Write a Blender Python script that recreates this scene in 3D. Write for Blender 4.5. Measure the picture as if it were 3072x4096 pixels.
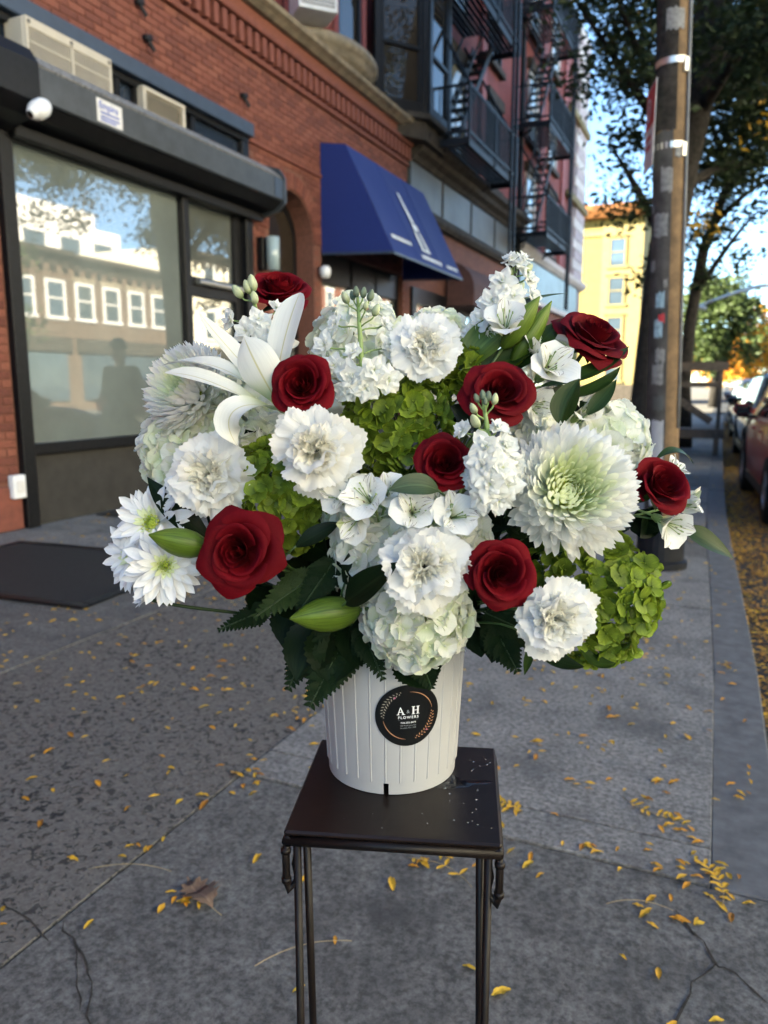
import bpy, math, random
import numpy as np
from mathutils import Vector, Matrix, noise

sc = bpy.context.scene
for o in list(bpy.data.objects):
    bpy.data.objects.remove(o)

# ------------------------------------------------------------------ camera
PITCH, YAW, EYE = math.radians(9.49), math.radians(23.9), 1.30
cam_d = bpy.data.cameras.new('camera')
cam = bpy.data.objects.new('camera', cam_d)
sc.collection.objects.link(cam)
cam.location = (0, 0, EYE)
cam.rotation_euler = (math.pi / 2 - PITCH, 0, YAW)
cam_d.sensor_fit = 'VERTICAL'
cam_d.sensor_height = 34.6
cam_d.lens = 34.6 * 3050 / 4096
cam_d.clip_start, cam_d.clip_end = 0.05, 2000
cam_d.dof.use_dof = True
cam_d.dof.focus_distance = 0.92
cam_d.dof.aperture_fstop = 5.4
sc.camera = cam

# ------------------------------------------------------------------ light
SUN_EL, SUN_AZ = math.radians(27), math.radians(54)   # travel direction measured from +Y towards +X
sun_dir = Vector((math.sin(SUN_AZ) * math.cos(SUN_EL), math.cos(SUN_AZ) * math.cos(SUN_EL), -math.sin(SUN_EL)))
world = bpy.data.worlds.new('World')
sc.world = world
world.use_nodes = True
wn = world.node_tree
sky = wn.nodes.new('ShaderNodeTexSky')
sky.sky_type = 'NISHITA'
sky.sun_disc = False
sky.sun_elevation = SUN_EL
to_sun = -sun_dir
sky.sun_rotation = math.atan2(to_sun.x, to_sun.y)
sky.altitude = 1800
sky.air_density = 0.9
sky.dust_density = 0.4
sky.ozone_density = 1.4
bg = wn.nodes['Background']
bg.inputs['Strength'].default_value = 0.054
wn.links.new(sky.outputs['Color'], bg.inputs['Color'])
sun_d = bpy.data.lights.new('sun', 'SUN')
sun_d.energy = 5.0
sun_d.angle = math.radians(0.5)
sun_d.color = (1.0, 0.86, 0.68)
sun = bpy.data.objects.new('sun', sun_d)
sc.collection.objects.link(sun)
sun.rotation_euler = sun_dir.to_track_quat('-Z', 'Y').to_euler()
sun.location = (-20, -20, 30)
vs = sc.view_settings
vs.view_transform = 'Standard'
vs.look = 'None'
vs.exposure = 3.6
vs.use_white_balance = True
vs.white_balance_temperature = 6350
vs.white_balance_tint = 0
vs.gamma = 1.0
vs.use_curve_mapping = False
sc.cycles.use_denoising = True
sc.cycles.max_bounces = 12
sc.cycles.diffuse_bounces = 8
sc.cycles.transmission_bounces = 8
sc.cycles.glossy_bounces = 3
sc.cycles.transparent_max_bounces = 6
sc.cycles.sample_clamp_indirect = 6.0

RND = random.Random(11)
R = math.radians

def look_ray(u, v):
    """direction of a sight line on the 1659 x 2212 plate used for measuring the photograph"""
    x = (u * 1.8517 - 1536) / 3050.0
    y = (v * 1.8517 - 2048) / 3050.0
    f = math.cos(PITCH) - math.sin(PITCH) * y
    d = math.sin(PITCH) + math.cos(PITCH) * y
    return Vector((-math.sin(YAW) * f + math.cos(YAW) * x, math.cos(YAW) * f + math.sin(YAW) * x, -d))

def at(u, v, d):
    return Vector((0, 0, EYE)) + look_ray(u, v) * d

def on_ground(u, v, z=0.0):
    r = look_ray(u, v)
    return Vector((0, 0, EYE)) + r * ((z - EYE) / r.z)

CR = Vector((math.cos(YAW), math.sin(YAW), 0))
CF = Vector((-math.sin(YAW) * math.cos(PITCH), math.cos(YAW) * math.cos(PITCH), -math.sin(PITCH)))
CU = CR.cross(CF)
def facing(a, b, c):
    return (CR * a + CU * b - CF * c).normalized()

# ------------------------------------------------------------------ materials
MATS = {}
def nmat(name):
    m = bpy.data.materials.new(name)
    m.use_nodes = True
    MATS[name] = m
    nt = m.node_tree
    return m, nt, nt.nodes['Principled BSDF'], nt.nodes['Material Output']

def link(nt, a, b):
    nt.links.new(a, b)

def noise_col(nt, c1, c2, scale, detail=6, rough=0.6, lo=0.35, hi=0.65, coord='Object'):
    tc = nt.nodes.new('ShaderNodeTexCoord')
    n = nt.nodes.new('ShaderNodeTexNoise')
    n.inputs['Scale'].default_value = scale
    n.inputs['Detail'].default_value = detail
    n.inputs['Roughness'].default_value = rough
    link(nt, tc.outputs[coord], n.inputs['Vector'])
    r = nt.nodes.new('ShaderNodeValToRGB')
    r.color_ramp.elements[0].position = lo
    r.color_ramp.elements[1].position = hi
    r.color_ramp.elements[0].color = (*c1, 1)
    r.color_ramp.elements[1].color = (*c2, 1)
    link(nt, n.outputs['Fac'], r.inputs['Fac'])
    return r, n, tc

def bump(nt, src, bsdf, strength, dist=0.01):
    b = nt.nodes.new('ShaderNodeBump')
    b.inputs['Strength'].default_value = strength
    b.inputs['Distance'].default_value = dist
    link(nt, src, b.inputs['Height'])
    link(nt, b.outputs['Normal'], bsdf.inputs['Normal'])
    return b

def mixc(nt, a, b, fac, mode='MIX'):
    m = nt.nodes.new('ShaderNodeMix')
    m.data_type = 'RGBA'
    m.blend_type = mode
    for s, val in ((m.inputs[6], a), (m.inputs[7], b), (m.inputs[0], fac)):
        if hasattr(val, 'links'):
            link(nt, val, s)
        elif isinstance(val, tuple):
            s.default_value = (*val, 1)
        else:
            s.default_value = val
    return m.outputs[2]

def simple(name, col, rough=0.6, metal=0.0, var=0.18, scale=12, bmp=0.15, spec=None, bd=0.004):
    m, nt, b, out = nmat(name)
    c1 = tuple(max(0, c * (1 - var)) for c in col)
    c2 = tuple(min(1, c * (1 + var)) for c in col)
    r, n, tc = noise_col(nt, c1, c2, scale)
    link(nt, r.outputs['Color'], b.inputs['Base Color'])
    b.inputs['Roughness'].default_value = rough
    b.inputs['Metallic'].default_value = metal
    if spec is None and max(col) < .05: spec = .22
    if spec is not None:
        b.inputs['Specular IOR Level'].default_value = spec
    if bmp:
        bump(nt, n.outputs['Fac'], b, bmp, bd)
    return m

def petal_mat(name, base, tip, rib=None, rough=0.55, trans=0.25, sheen=0.0, vein=0.12, ribw=0.06, mid=0.5, speck=None):
    """petal pigment: base to tip along V, an optional midrib, fine veins"""
    m, nt, b, out = nmat(name)
    uv = nt.nodes.new('ShaderNodeUVMap')
    sep = nt.nodes.new('ShaderNodeSeparateXYZ')
    link(nt, uv.outputs['UV'], sep.inputs[0])
    r = nt.nodes.new('ShaderNodeValToRGB')
    r.color_ramp.elements[0].color = (*base, 1)
    r.color_ramp.elements[1].color = (*tip, 1)
    r.color_ramp.elements[1].position = mid
    link(nt, sep.outputs['Y'], r.inputs['Fac'])
    col = r.outputs['Color']
    w = nt.nodes.new('ShaderNodeTexNoise')
    mp = nt.nodes.new('ShaderNodeMapping')
    mp.inputs['Scale'].default_value = (26, 2.2, 1)
    link(nt, uv.outputs['UV'], mp.inputs['Vector'])
    link(nt, mp.outputs['Vector'], w.inputs['Vector'])
    w.inputs['Scale'].default_value = 1.0
    w.inputs['Detail'].default_value = 3
    vr = nt.nodes.new('ShaderNodeMapRange')
    vr.inputs['From Min'].default_value = 0.3
    vr.inputs['From Max'].default_value = 0.7
    vr.inputs['To Min'].default_value = 1 - vein
    vr.inputs['To Max'].default_value = 1.0
    link(nt, w.outputs['Fac'], vr.inputs['Value'])
    cmb = nt.nodes.new('ShaderNodeCombineColor')
    for i in range(3):
        link(nt, vr.outputs[0], cmb.inputs[i])
    col = mixc(nt, col, cmb.outputs[0], 1.0, 'MULTIPLY')
    if rib is not None:
        s1 = nt.nodes.new('ShaderNodeMath'); s1.operation = 'SUBTRACT'; s1.inputs[1].default_value = 0.5
        link(nt, sep.outputs['X'], s1.inputs[0])
        s2 = nt.nodes.new('ShaderNodeMath'); s2.operation = 'ABSOLUTE'
        link(nt, s1.outputs[0], s2.inputs[0])
        rr = nt.nodes.new('ShaderNodeMapRange')
        rr.inputs['From Min'].default_value = 0.0
        rr.inputs['From Max'].default_value = ribw
        rr.inputs['To Min'].default_value = 0.85
        rr.inputs['To Max'].default_value = 0.0
        link(nt, s2.outputs[0], rr.inputs['Value'])
        col = mixc(nt, col, rib, rr.outputs[0])
    if speck is not None:
        sp = nt.nodes.new('ShaderNodeTexNoise')
        mp2 = nt.nodes.new('ShaderNodeMapping')
        mp2.inputs['Scale'].default_value = (16, 5, 1)
        link(nt, uv.outputs['UV'], mp2.inputs['Vector'])
        link(nt, mp2.outputs['Vector'], sp.inputs['Vector'])
        sp.inputs['Scale'].default_value = 1.0
        sp.inputs['Detail'].default_value = 0
        sr = nt.nodes.new('ShaderNodeMapRange')
        sr.inputs['From Min'].default_value = 0.68
        sr.inputs['From Max'].default_value = 0.72
        link(nt, sp.outputs['Fac'], sr.inputs['Value'])
        col = mixc(nt, col, speck, sr.outputs[0])
    oi = nt.nodes.new('ShaderNodeObjectInfo')
    col = mixc(nt, col, oi.outputs['Color'], 1.0, 'MULTIPLY')
    link(nt, col, b.inputs['Base Color'])
    b.inputs['Roughness'].default_value = rough
    b.inputs['Specular IOR Level'].default_value = 0.3
    if sheen:
        b.inputs['Sheen Weight'].default_value = sheen
        b.inputs['Sheen Roughness'].default_value = 0.4
        b.inputs['Sheen Tint'].default_value = (0.6, 0.02, 0.05, 1)
    bump(nt, w.outputs['Fac'], b, 0.25, 0.0012)
    if trans:
        t = nt.nodes.new('ShaderNodeBsdfTranslucent')
        link(nt, col, t.inputs['Color'])
        mx = nt.nodes.new('ShaderNodeMixShader')
        mx.inputs[0].default_value = trans
        link(nt, b.outputs[0], mx.inputs[1])
        link(nt, t.outputs[0], mx.inputs[2])
        link(nt, mx.outputs[0], out.inputs['Surface'])
    return m

def concrete(name, c1, c2, dark, scale=6.0):
    m, nt, b, out = nmat(name)
    r, n, tc = noise_col(nt, c1, c2, scale, 10, 0.7, 0.3, 0.7)
    f = nt.nodes.new('ShaderNodeTexNoise')
    f.inputs['Scale'].default_value = 55; f.inputs['Detail'].default_value = 8; f.inputs['Roughness'].default_value = 0.75
    link(nt, tc.outputs['Object'], f.inputs['Vector'])
    fr = nt.nodes.new('ShaderNodeMapRange')
    fr.inputs['From Min'].default_value = 0.39; fr.inputs['From Max'].default_value = 0.63
    fr.inputs['To Min'].default_value = 0.45; fr.inputs['To Max'].default_value = 1.5
    link(nt, f.outputs['Fac'], fr.inputs['Value'])
    cmb = nt.nodes.new('ShaderNodeCombineColor')
    for i in range(3): link(nt, fr.outputs[0], cmb.inputs[i])
    col = mixc(nt, r.outputs['Color'], cmb.outputs[0], 1.0, 'MULTIPLY')
    st = nt.nodes.new('ShaderNodeTexNoise')
    st.inputs['Scale'].default_value = 2.3; st.inputs['Detail'].default_value = 5; st.inputs['Roughness'].default_value = 0.65
    link(nt, tc.outputs['Object'], st.inputs['Vector'])
    sr = nt.nodes.new('ShaderNodeMapRange')
    sr.inputs['From Min'].default_value = 0.52; sr.inputs['From Max'].default_value = 0.66
    sr.inputs['To Max'].default_value = 0.75
    link(nt, st.outputs['Fac'], sr.inputs['Value'])
    col = mixc(nt, col, dark, sr.outputs[0])
    # old gum spots
    vo = nt.nodes.new('ShaderNodeTexVoronoi'); vo.inputs['Scale'].default_value = 2.1
    link(nt, tc.outputs['Object'], vo.inputs['Vector'])
    vr = nt.nodes.new('ShaderNodeMapRange')
    vr.inputs['From Min'].default_value = 0.055; vr.inputs['From Max'].default_value = 0.075
    vr.inputs['To Min'].default_value = 0.6; vr.inputs['To Max'].default_value = 0.0
    link(nt, vo.outputs['Distance'], vr.inputs['Value'])
    col = mixc(nt, col, tuple(c * 0.45 for c in dark), vr.outputs[0])
    link(nt, col, b.inputs['Base Color'])
    b.inputs['Roughness'].default_value = 0.85
    bump(nt, f.outputs['Fac'], b, 0.5, 0.004)
    return m

def aggregate(name):
    m, nt, b, out = nmat(name)
    tc = nt.nodes.new('ShaderNodeTexCoord')
    wob = nt.nodes.new('ShaderNodeTexNoise'); wob.inputs['Scale'].default_value = 25
    link(nt, tc.outputs['Object'], wob.inputs['Vector'])
    add = nt.nodes.new('ShaderNodeVectorMath'); add.operation = 'MULTIPLY_ADD'
    add.inputs[1].default_value = (0.04, 0.04, 0.04)
    link(nt, wob.outputs['Color'], add.inputs[0]); link(nt, tc.outputs['Object'], add.inputs[2])
    vo = nt.nodes.new('ShaderNodeTexNoise'); vo.inputs['Scale'].default_value = 44; vo.inputs['Detail'].default_value = 2.5; vo.inputs['Roughness'].default_value = 0.6; vo.inputs['Distortion'].default_value = 0.5
    link(nt, add.outputs[0], vo.inputs['Vector'])
    pit = nt.nodes.new('ShaderNodeMapRange')
    pit.inputs['From Min'].default_value = 0.40; pit.inputs['From Max'].default_value = 0.455
    pit.inputs['To Min'].default_value = 1.0; pit.inputs['To Max'].default_value = 0.0
    link(nt, vo.outputs['Fac'], pit.inputs['Value'])
    th = nt.nodes.new('ShaderNodeValue'); th.outputs[0].default_value = 1.0
    big = nt.nodes.new('ShaderNodeTexNoise'); big.inputs['Scale'].default_value = 2.2; big.inputs['Detail'].default_value = 4
    link(nt, tc.outputs['Object'], big.inputs['Vector'])
    br = nt.nodes.new('ShaderNodeMapRange'); br.inputs['From Min'].default_value = 0.3; br.inputs['From Max'].default_value = 0.6
    br.inputs['To Min'].default_value = 0.45
    link(nt, big.outputs['Fac'], br.inputs['Value'])
    m1 = nt.nodes.new('ShaderNodeMath'); m1.operation = 'MULTIPLY'
    link(nt, pit.outputs[0], m1.inputs[0]); link(nt, th.outputs[0], m1.inputs[1])
    m2 = nt.nodes.new('ShaderNodeMath'); m2.operation = 'MULTIPLY'
    link(nt, m1.outputs[0], m2.inputs[0]); link(nt, br.outputs[0], m2.inputs[1])
    r, n, _ = noise_col(nt, (0.05, 0.047, 0.043), (0.15, 0.14, 0.128), 60, 10, 0.8, 0.34, 0.66)
    col = mixc(nt, r.outputs['Color'], (0.010, 0.011, 0.012), m2.outputs[0])
    link(nt, col, b.inputs['Base Color'])
    b.inputs['Roughness'].default_value = 0.9
    inv = nt.nodes.new('ShaderNodeMath'); inv.operation = 'SUBTRACT'; inv.inputs[0].default_value = 1.0
    link(nt, m2.outputs[0], inv.inputs[1])
    bump(nt, inv.outputs[0], b, 0.8, 0.006)
    return m

def brick_piece(name, c1, c2, c3):
    m, nt, b, out = nmat(name)
    oi = nt.nodes.new('ShaderNodeObjectInfo')
    ge = nt.nodes.new('ShaderNodeNewGeometry')
    ad = nt.nodes.new('ShaderNodeMath'); ad.operation = 'ADD'
    link(nt, oi.outputs['Random'], ad.inputs[0]); link(nt, ge.outputs['Random Per Island'], ad.inputs[1])
    fr = nt.nodes.new('ShaderNodeMath'); fr.operation = 'FRACT'
    link(nt, ad.outputs[0], fr.inputs[0])
    r = nt.nodes.new('ShaderNodeValToRGB')
    r.color_ramp.elements[0].color = (*c1, 1)
    r.color_ramp.elements[1].color = (*c3, 1)
    e = r.color_ramp.elements.new(0.55); e.color = (*c2, 1)
    link(nt, fr.outputs[0], r.inputs['Fac'])
    rr, n, tc = noise_col(nt, (0.75, 0.75, 0.75), (1.1, 1.1, 1.1), 30)
    geo = nt.nodes.new('ShaderNodeTexNoise'); geo.inputs['Scale'].default_value = 0.8
    link(nt, ge.outputs['Position'], geo.inputs['Vector'])
    col = mixc(nt, r.outputs['Color'], rr.outputs['Color'], 1.0, 'MULTIPLY')
    link(nt, col, b.inputs['Base Color'])
    b.inputs['Roughness'].default_value = 0.85
    bump(nt, n.outputs['Fac'], b, 0.3, 0.004)
    return m

def brick_tex(name, c1, c2, mortar, axis='YZ', scale=1.0):
    m, nt, b, out = nmat(name)
    ge = nt.nodes.new('ShaderNodeNewGeometry')
    sp = nt.nodes.new('ShaderNodeSeparateXYZ'); link(nt, ge.outputs['Position'], sp.inputs[0])
    cb = nt.nodes.new('ShaderNodeCombineXYZ')
    link(nt, sp.outputs['Y' if axis[0] == 'Y' else 'X'], cb.inputs[0]); link(nt, sp.outputs['Z'], cb.inputs[1])
    bt = nt.nodes.new('ShaderNodeTexBrick')
    bt.inputs['Scale'].default_value = 1.0
    bt.inputs['Brick Width'].default_value = 0.21 * scale
    bt.inputs['Row Height'].default_value = 0.075 * scale
    bt.inputs['Mortar Size'].default_value = 0.006 * scale
    bt.inputs['Color1'].default_value = (*c1, 1); bt.inputs['Color2'].default_value = (*c2, 1)
    bt.inputs['Mortar'].default_value = (*mortar, 1)
    link(nt, cb.outputs[0], bt.inputs['Vector'])
    n = nt.nodes.new('ShaderNodeTexNoise'); n.inputs['Scale'].default_value = 1.3; n.inputs['Detail'].default_value = 6
    link(nt, ge.outputs['Position'], n.inputs['Vector'])
    mr = nt.nodes.new('ShaderNodeMapRange'); mr.inputs['To Min'].default_value = 0.65; mr.inputs['To Max'].default_value = 1.25
    link(nt, n.outputs['Fac'], mr.inputs['Value'])
    cmb = nt.nodes.new('ShaderNodeCombineColor')
    for i in range(3): link(nt, mr.outputs[0], cmb.inputs[i])
    link(nt, mixc(nt, bt.outputs['Color'], cmb.outputs[0], 1.0, 'MULTIPLY'), b.inputs['Base Color'])
    b.inputs['Roughness'].default_value = 0.85
    bump(nt, bt.outputs['Fac'], b, -0.4, 0.006)
    return m

def glass_mat(name, film, ior=1.9, rough=0.02, filmrough=0.9):
    """a pane that mirrors the street over whatever film or dark room lies behind it"""
    m, nt, b, out = nmat(name)
    r, n, tc = noise_col(nt, tuple(c * 0.85 for c in film), tuple(c * 1.1 for c in film), 1.2)
    link(nt, r.outputs['Color'], b.inputs['Base Color'])
    b.inputs['Roughness'].default_value = filmrough
    b.inputs['Specular IOR Level'].default_value = 0
    b.inputs['Coat Weight'].default_value = 1.0
    b.inputs['Coat Roughness'].default_value = rough
    b.inputs['Coat IOR'].default_value = ior
    return m

def leaf_mat(name, c1, c2, rough=0.45, rib=None, trans=0.2, spec=0.4):
    m, nt, b, out = nmat(name)
    uv = nt.nodes.new('ShaderNodeUVMap')
    sep = nt.nodes.new('ShaderNodeSeparateXYZ'); link(nt, uv.outputs['UV'], sep.inputs[0])
    w = nt.nodes.new('ShaderNodeTexNoise')
    mp = nt.nodes.new('ShaderNodeMapping'); mp.inputs['Scale'].default_value = (18, 1.6, 1)
    link(nt, uv.outputs['UV'], mp.inputs['Vector']); link(nt, mp.outputs['Vector'], w.inputs['Vector'])
    w.inputs['Scale'].default_value = 1.0; w.inputs['Detail'].default_value = 3
    r = nt.nodes.new('ShaderNodeValToRGB')
    r.color_ramp.elements[0].position = 0.3; r.color_ramp.elements[1].position = 0.7
    r.color_ramp.elements[0].color = (*c1, 1); r.color_ramp.elements[1].color = (*c2, 1)
    link(nt, w.outputs['Fac'], r.inputs['Fac'])
    col = r.outputs['Color']
    if rib:
        s1 = nt.nodes.new('ShaderNodeMath'); s1.operation = 'SUBTRACT'; s1.inputs[1].default_value = 0.5
        link(nt, sep.outputs['X'], s1.inputs[0])
        s2 = nt.nodes.new('ShaderNodeMath'); s2.operation = 'ABSOLUTE'; link(nt, s1.outputs[0], s2.inputs[0])
        rr = nt.nodes.new('ShaderNodeMapRange'); rr.inputs['From Max'].default_value = 0.05
        rr.inputs['To Min'].default_value = 0.7; rr.inputs['To Max'].default_value = 0.0
        link(nt, s2.outputs[0], rr.inputs['Value'])
        col = mixc(nt, col, rib, rr.outputs[0])
    oi = nt.nodes.new('ShaderNodeObjectInfo')
    col = mixc(nt, col, oi.outputs['Color'], 1.0, 'MULTIPLY')
    link(nt, col, b.inputs['Base Color'])
    b.inputs['Roughness'].default_value = rough
    b.inputs['Specular IOR Level'].default_value = spec
    bump(nt, w.outputs['Fac'], b, 0.3, 0.0015)
    if trans:
        t = nt.nodes.new('ShaderNodeBsdfTranslucent'); link(nt, col, t.inputs['Color'])
        mx = nt.nodes.new('ShaderNodeMixShader'); mx.inputs[0].default_value = trans
        link(nt, b.outputs[0], mx.inputs[1]); link(nt, t.outputs[0], mx.inputs[2])
        link(nt, mx.outputs[0], out.inputs['Surface'])
    return m

# ------------------------------------------------------------------ mesh helpers
def lnk(o, parent=None):
    sc.collection.objects.link(o)
    if parent is not None:
        o.parent = parent
    return o

def mesh(name, verts, faces, mat=None, smooth=False, uvs=None):
    me = bpy.data.meshes.new(name)
    me.from_pydata([tuple(v) for v in verts], [], faces)
    if mat is not None:
        me.materials.append(MATS[mat] if isinstance(mat, str) else mat)
    if smooth:
        me.polygons.foreach_set('use_smooth', [True] * len(me.polygons))
    if uvs is not None:
        ul = me.uv_layers.new(name='UVMap')
        li = np.zeros(len(me.loops), dtype=np.int32)
        me.loops.foreach_get('vertex_index', li)
        ul.data.foreach_set('uv', np.asarray(uvs, dtype=np.float32)[li].ravel())
    me.update()
    return me

def thing(name, label, cat, loc=(0, 0, 0), group=None):
    o = bpy.data.objects.new(name, None)
    o.empty_display_size = 0.05
    lnk(o)
    o.location = loc
    o['label'] = label; o['category'] = cat
    if group: o['group'] = group
    return o

def tag(o, label, cat, group=None):
    o['label'] = label; o['category'] = cat
    if group: o['group'] = group
    return o

def struct(o):
    o['kind'] = 'structure'
    return o

def wpart(name, me, parent=None):
    """mesh given in world coordinates, hung under its thing (or under a part of it)"""
    o = bpy.data.objects.new(name, me)
    lnk(o)
    if parent is not None:
        m = parent.matrix_basis.copy()
        p = parent
        while p.parent is not None:
            m = p.parent.matrix_basis @ p.matrix_parent_inverse @ m
            p = p.parent
        o.parent = parent
        o.matrix_parent_inverse = m.inverted()
    return o

def box_vf(lo, hi, bev=0.0):
    (x0, y0, z0), (x1, y1, z1) = lo, hi
    if bev <= 0:
        v = [(x0,y0,z0),(x1,y0,z0),(x1,y1,z0),(x0,y1,z0),(x0,y0,z1),(x1,y0,z1),(x1,y1,z1),(x0,y1,z1)]
        f = [(0,3,2,1),(4,5,6,7),(0,1,5,4),(1,2,6,5),(2,3,7,6),(3,0,4,7)]
        return v, f
    b = min(bev, (x1-x0)*.45, (y1-y0)*.45, (z1-z0)*.45)
    v = []; ids = {}
    for i, x in enumerate((x0, x1)):
        for j, y in enumerate((y0, y1)):
            for k, z in enumerate((z0, z1)):
                sx, sy, sz = (b if i == 0 else -b), (b if j == 0 else -b), (b if k == 0 else -b)
                ids[(i,j,k,'x')] = len(v); v.append((x, y+sy, z+sz))
                ids[(i,j,k,'y')] = len(v); v.append((x+sx, y, z+sz))
                ids[(i,j,k,'z')] = len(v); v.append((x+sx, y+sy, z))
    f = []
    for i in (0, 1):
        q = [ids[(i,0,0,'x')], ids[(i,1,0,'x')], ids[(i,1,1,'x')], ids[(i,0,1,'x')]]; f.append(q if i else q[::-1])
        q = [ids[(0,i,0,'y')], ids[(1,i,0,'y')], ids[(1,i,1,'y')], ids[(0,i,1,'y')]]; f.append(q[::-1] if i else q)
        q = [ids[(0,0,i,'z')], ids[(1,0,i,'z')], ids[(1,1,i,'z')], ids[(0,1,i,'z')]]; f.append(q if i else q[::-1])
    for a in (0, 1):
        for c in (0, 1):
            f.append([ids[(a,c,0,'x')], ids[(a,c,1,'x')], ids[(a,c,1,'y')], ids[(a,c,0,'y')]])
            f.append([ids[(a,0,c,'x')], ids[(a,1,c,'x')], ids[(a,1,c,'z')], ids[(a,0,c,'z')]])
            f.append([ids[(0,a,c,'y')], ids[(1,a,c,'y')], ids[(1,a,c,'z')], ids[(0,a,c,'z')]])
    for i in (0,1):
        for j in (0,1):
            for k in (0,1):
                f.append([ids[(i,j,k,'x')], ids[(i,j,k,'y')], ids[(i,j,k,'z')]])
    return v, f

class MB:
    """collects shapes that belong to one mesh"""
    def __init__(s): s.v = []; s.f = []; s.uv = []
    def add(s, v, f, uv=None):
        n = len(s.v); s.v += [tuple(p) for p in v]; s.f += [tuple(i + n for i in q) for q in f]
        s.uv += list(uv) if uv is not None else [(0.5, 0.5)] * len(v)
        return s
    def box(s, lo, hi, bev=0.0): return s.add(*box_vf(lo, hi, bev))
    def obox(s, c, size, rot, bev=0.0):
        v, f = box_vf([-q / 2 for q in size], [q / 2 for q in size], bev)
        c = Vector(c)
        return s.add([c + rot @ Vector(p) for p in v], f)
    def bar(s, a, b, w, h=None, up=(0, 0, 1)):
        """rectangular bar from a to b"""
        a, b = Vector(a), Vector(b); h = h or w
        d = (b - a); L = d.length; d.normalize()
        up = Vector(up)
        if abs(d.dot(up)) > .98: up = Vector((1, 0, 0))
        x = d.cross(up).normalized(); z = x.cross(d)
        m = Matrix((x, d, z)).transposed()
        return s.obox((a + b) / 2, (w, L, h), m)
    def tube(s, pts, rad, n=8, caps=True):
        v, f, uv = tube_vf(pts, rad, n, caps); return s.add(v, f, uv)
    def lathe(s, prof, n=24, c=(0, 0, 0), a0=0, a1=2*math.pi, m=None):
        full = abs(a1 - a0 - 2 * math.pi) < 1e-6
        k = n if full else n + 1
        v = []; f = []
        for r_, z in prof:
            for i in range(k):
                a = a0 + (a1 - a0) * i / n
                p = Vector((r_ * math.cos(a), r_ * math.sin(a), z))
                if m is not None: p = m @ p
                v.append(p + Vector(c))
        for j in range(len(prof) - 1):
            for i in range(n):
                i2 = (i + 1) % k if full else i + 1
                f.append((j*k+i, j*k+i2, (j+1)*k+i2, (j+1)*k+i))
        return s.add(v, f)
    def prism(s, poly, axis, a, b):
        """closed polygon extruded along an axis (0,1,2)"""
        n = len(poly); v = []
        for t in (a, b):
            for p in poly:
                q = list(p); q.insert(axis, t); v.append(tuple(q))
        f = [tuple(range(n))[::-1], tuple(range(n, 2 * n))]
        for i in range(n): f.append((i, (i+1) % n, n + (i+1) % n, n + i))
        return s.add(v, f)
    def mesh(s, name, mat, smooth=False, uv=False):
        return mesh(name, s.v, s.f, mat, smooth, s.uv if uv else None)
    def part(s, name, mat, parent=None, smooth=False, uv=False):
        return wpart(name, s.mesh(name, mat, smooth, uv), parent)

def tube_vf(pts, rad, n=8, caps=True):
    pts = [Vector(p) for p in pts]
    if not hasattr(rad, '__len__'): rad = [rad] * len(pts)
    v = []; f = []; uv = []
    d0 = (pts[1] - pts[0]).normalized()
    x = d0.orthogonal().normalized()
    for i, p in enumerate(pts):
        d = (pts[min(i+1, len(pts)-1)] - pts[max(i-1, 0)]).normalized()
        x = (x - d * x.dot(d)); x = x.normalized() if x.length > 1e-6 else d.orthogonal().normalized()
        y = d.cross(x)
        for k in range(n):
            a = 2 * math.pi * k / n
            v.append(p + (x * math.cos(a) + y * math.sin(a)) * rad[i]); uv.append((k / n, i / (len(pts)-1)))
    for i in range(len(pts) - 1):
        for k in range(n):
            f.append((i*n+k, i*n+(k+1) % n, (i+1)*n+(k+1) % n, (i+1)*n+k))
    if caps:
        f.append(tuple(range(n))[::-1]); f.append(tuple(range((len(pts)-1)*n, len(pts)*n)))
    return v, f, uv

def boxpart(name, lo, hi, mat, parent, bev=0.0):
    return MB().box(lo, hi, bev).part(name, mat, parent)

def bez(p0, p1, p2, p3, n):
    out = []
    for i in range(n + 1):
        t = i / n; s = 1 - t
        out.append(Vector(p0)*s**3 + Vector(p1)*3*s*s*t + Vector(p2)*3*s*t*t + Vector(p3)*t**3)
    return out

def grid_vf(fn, nu, nv):
    """fn(s in -1..1, t in 0..1) -> point"""
    v = []; uv = []; f = []
    for j in range(nv + 1):
        for i in range(nu + 1):
            s = -1 + 2 * i / nu; t = j / nv
            v.append(fn(s, t)); uv.append(((s + 1) / 2, t))
    for j in range(nv):
        for i in range(nu):
            a = j * (nu + 1) + i
            f.append((a, a + 1, a + nu + 2, a + nu + 1))
    return v, f, uv

def copy_of(o, parent=None):
    c = o.copy(); sc.collection.objects.link(c)
    if parent is not None: c.parent = parent
    return c
# ------------------------------------------------------------------ setting materials
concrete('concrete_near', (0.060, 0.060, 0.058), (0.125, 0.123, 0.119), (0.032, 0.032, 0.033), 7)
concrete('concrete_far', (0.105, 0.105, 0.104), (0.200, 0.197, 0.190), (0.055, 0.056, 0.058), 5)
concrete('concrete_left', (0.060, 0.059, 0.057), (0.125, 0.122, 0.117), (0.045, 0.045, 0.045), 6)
aggregate('aggregate_paving')
simple('joint_dirt', (0.035, 0.032, 0.028), 0.95, var=0.4, scale=40)
simple('asphalt', (0.035, 0.035, 0.037), 0.85, var=0.3, scale=30, bmp=0.4)
simple('earth', (0.08, 0.07, 0.055), 0.95, var=0.3, scale=2)
simple('curb_stone', (0.085, 0.088, 0.094), 0.8, var=0.25, scale=14, bmp=0.4)
brick_piece('brick', (0.115, 0.034, 0.022), (0.175, 0.053, 0.032), (0.205, 0.070, 0.043))
simple('mortar', (0.150, 0.062, 0.042), 0.95, var=0.2, scale=20)
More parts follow.
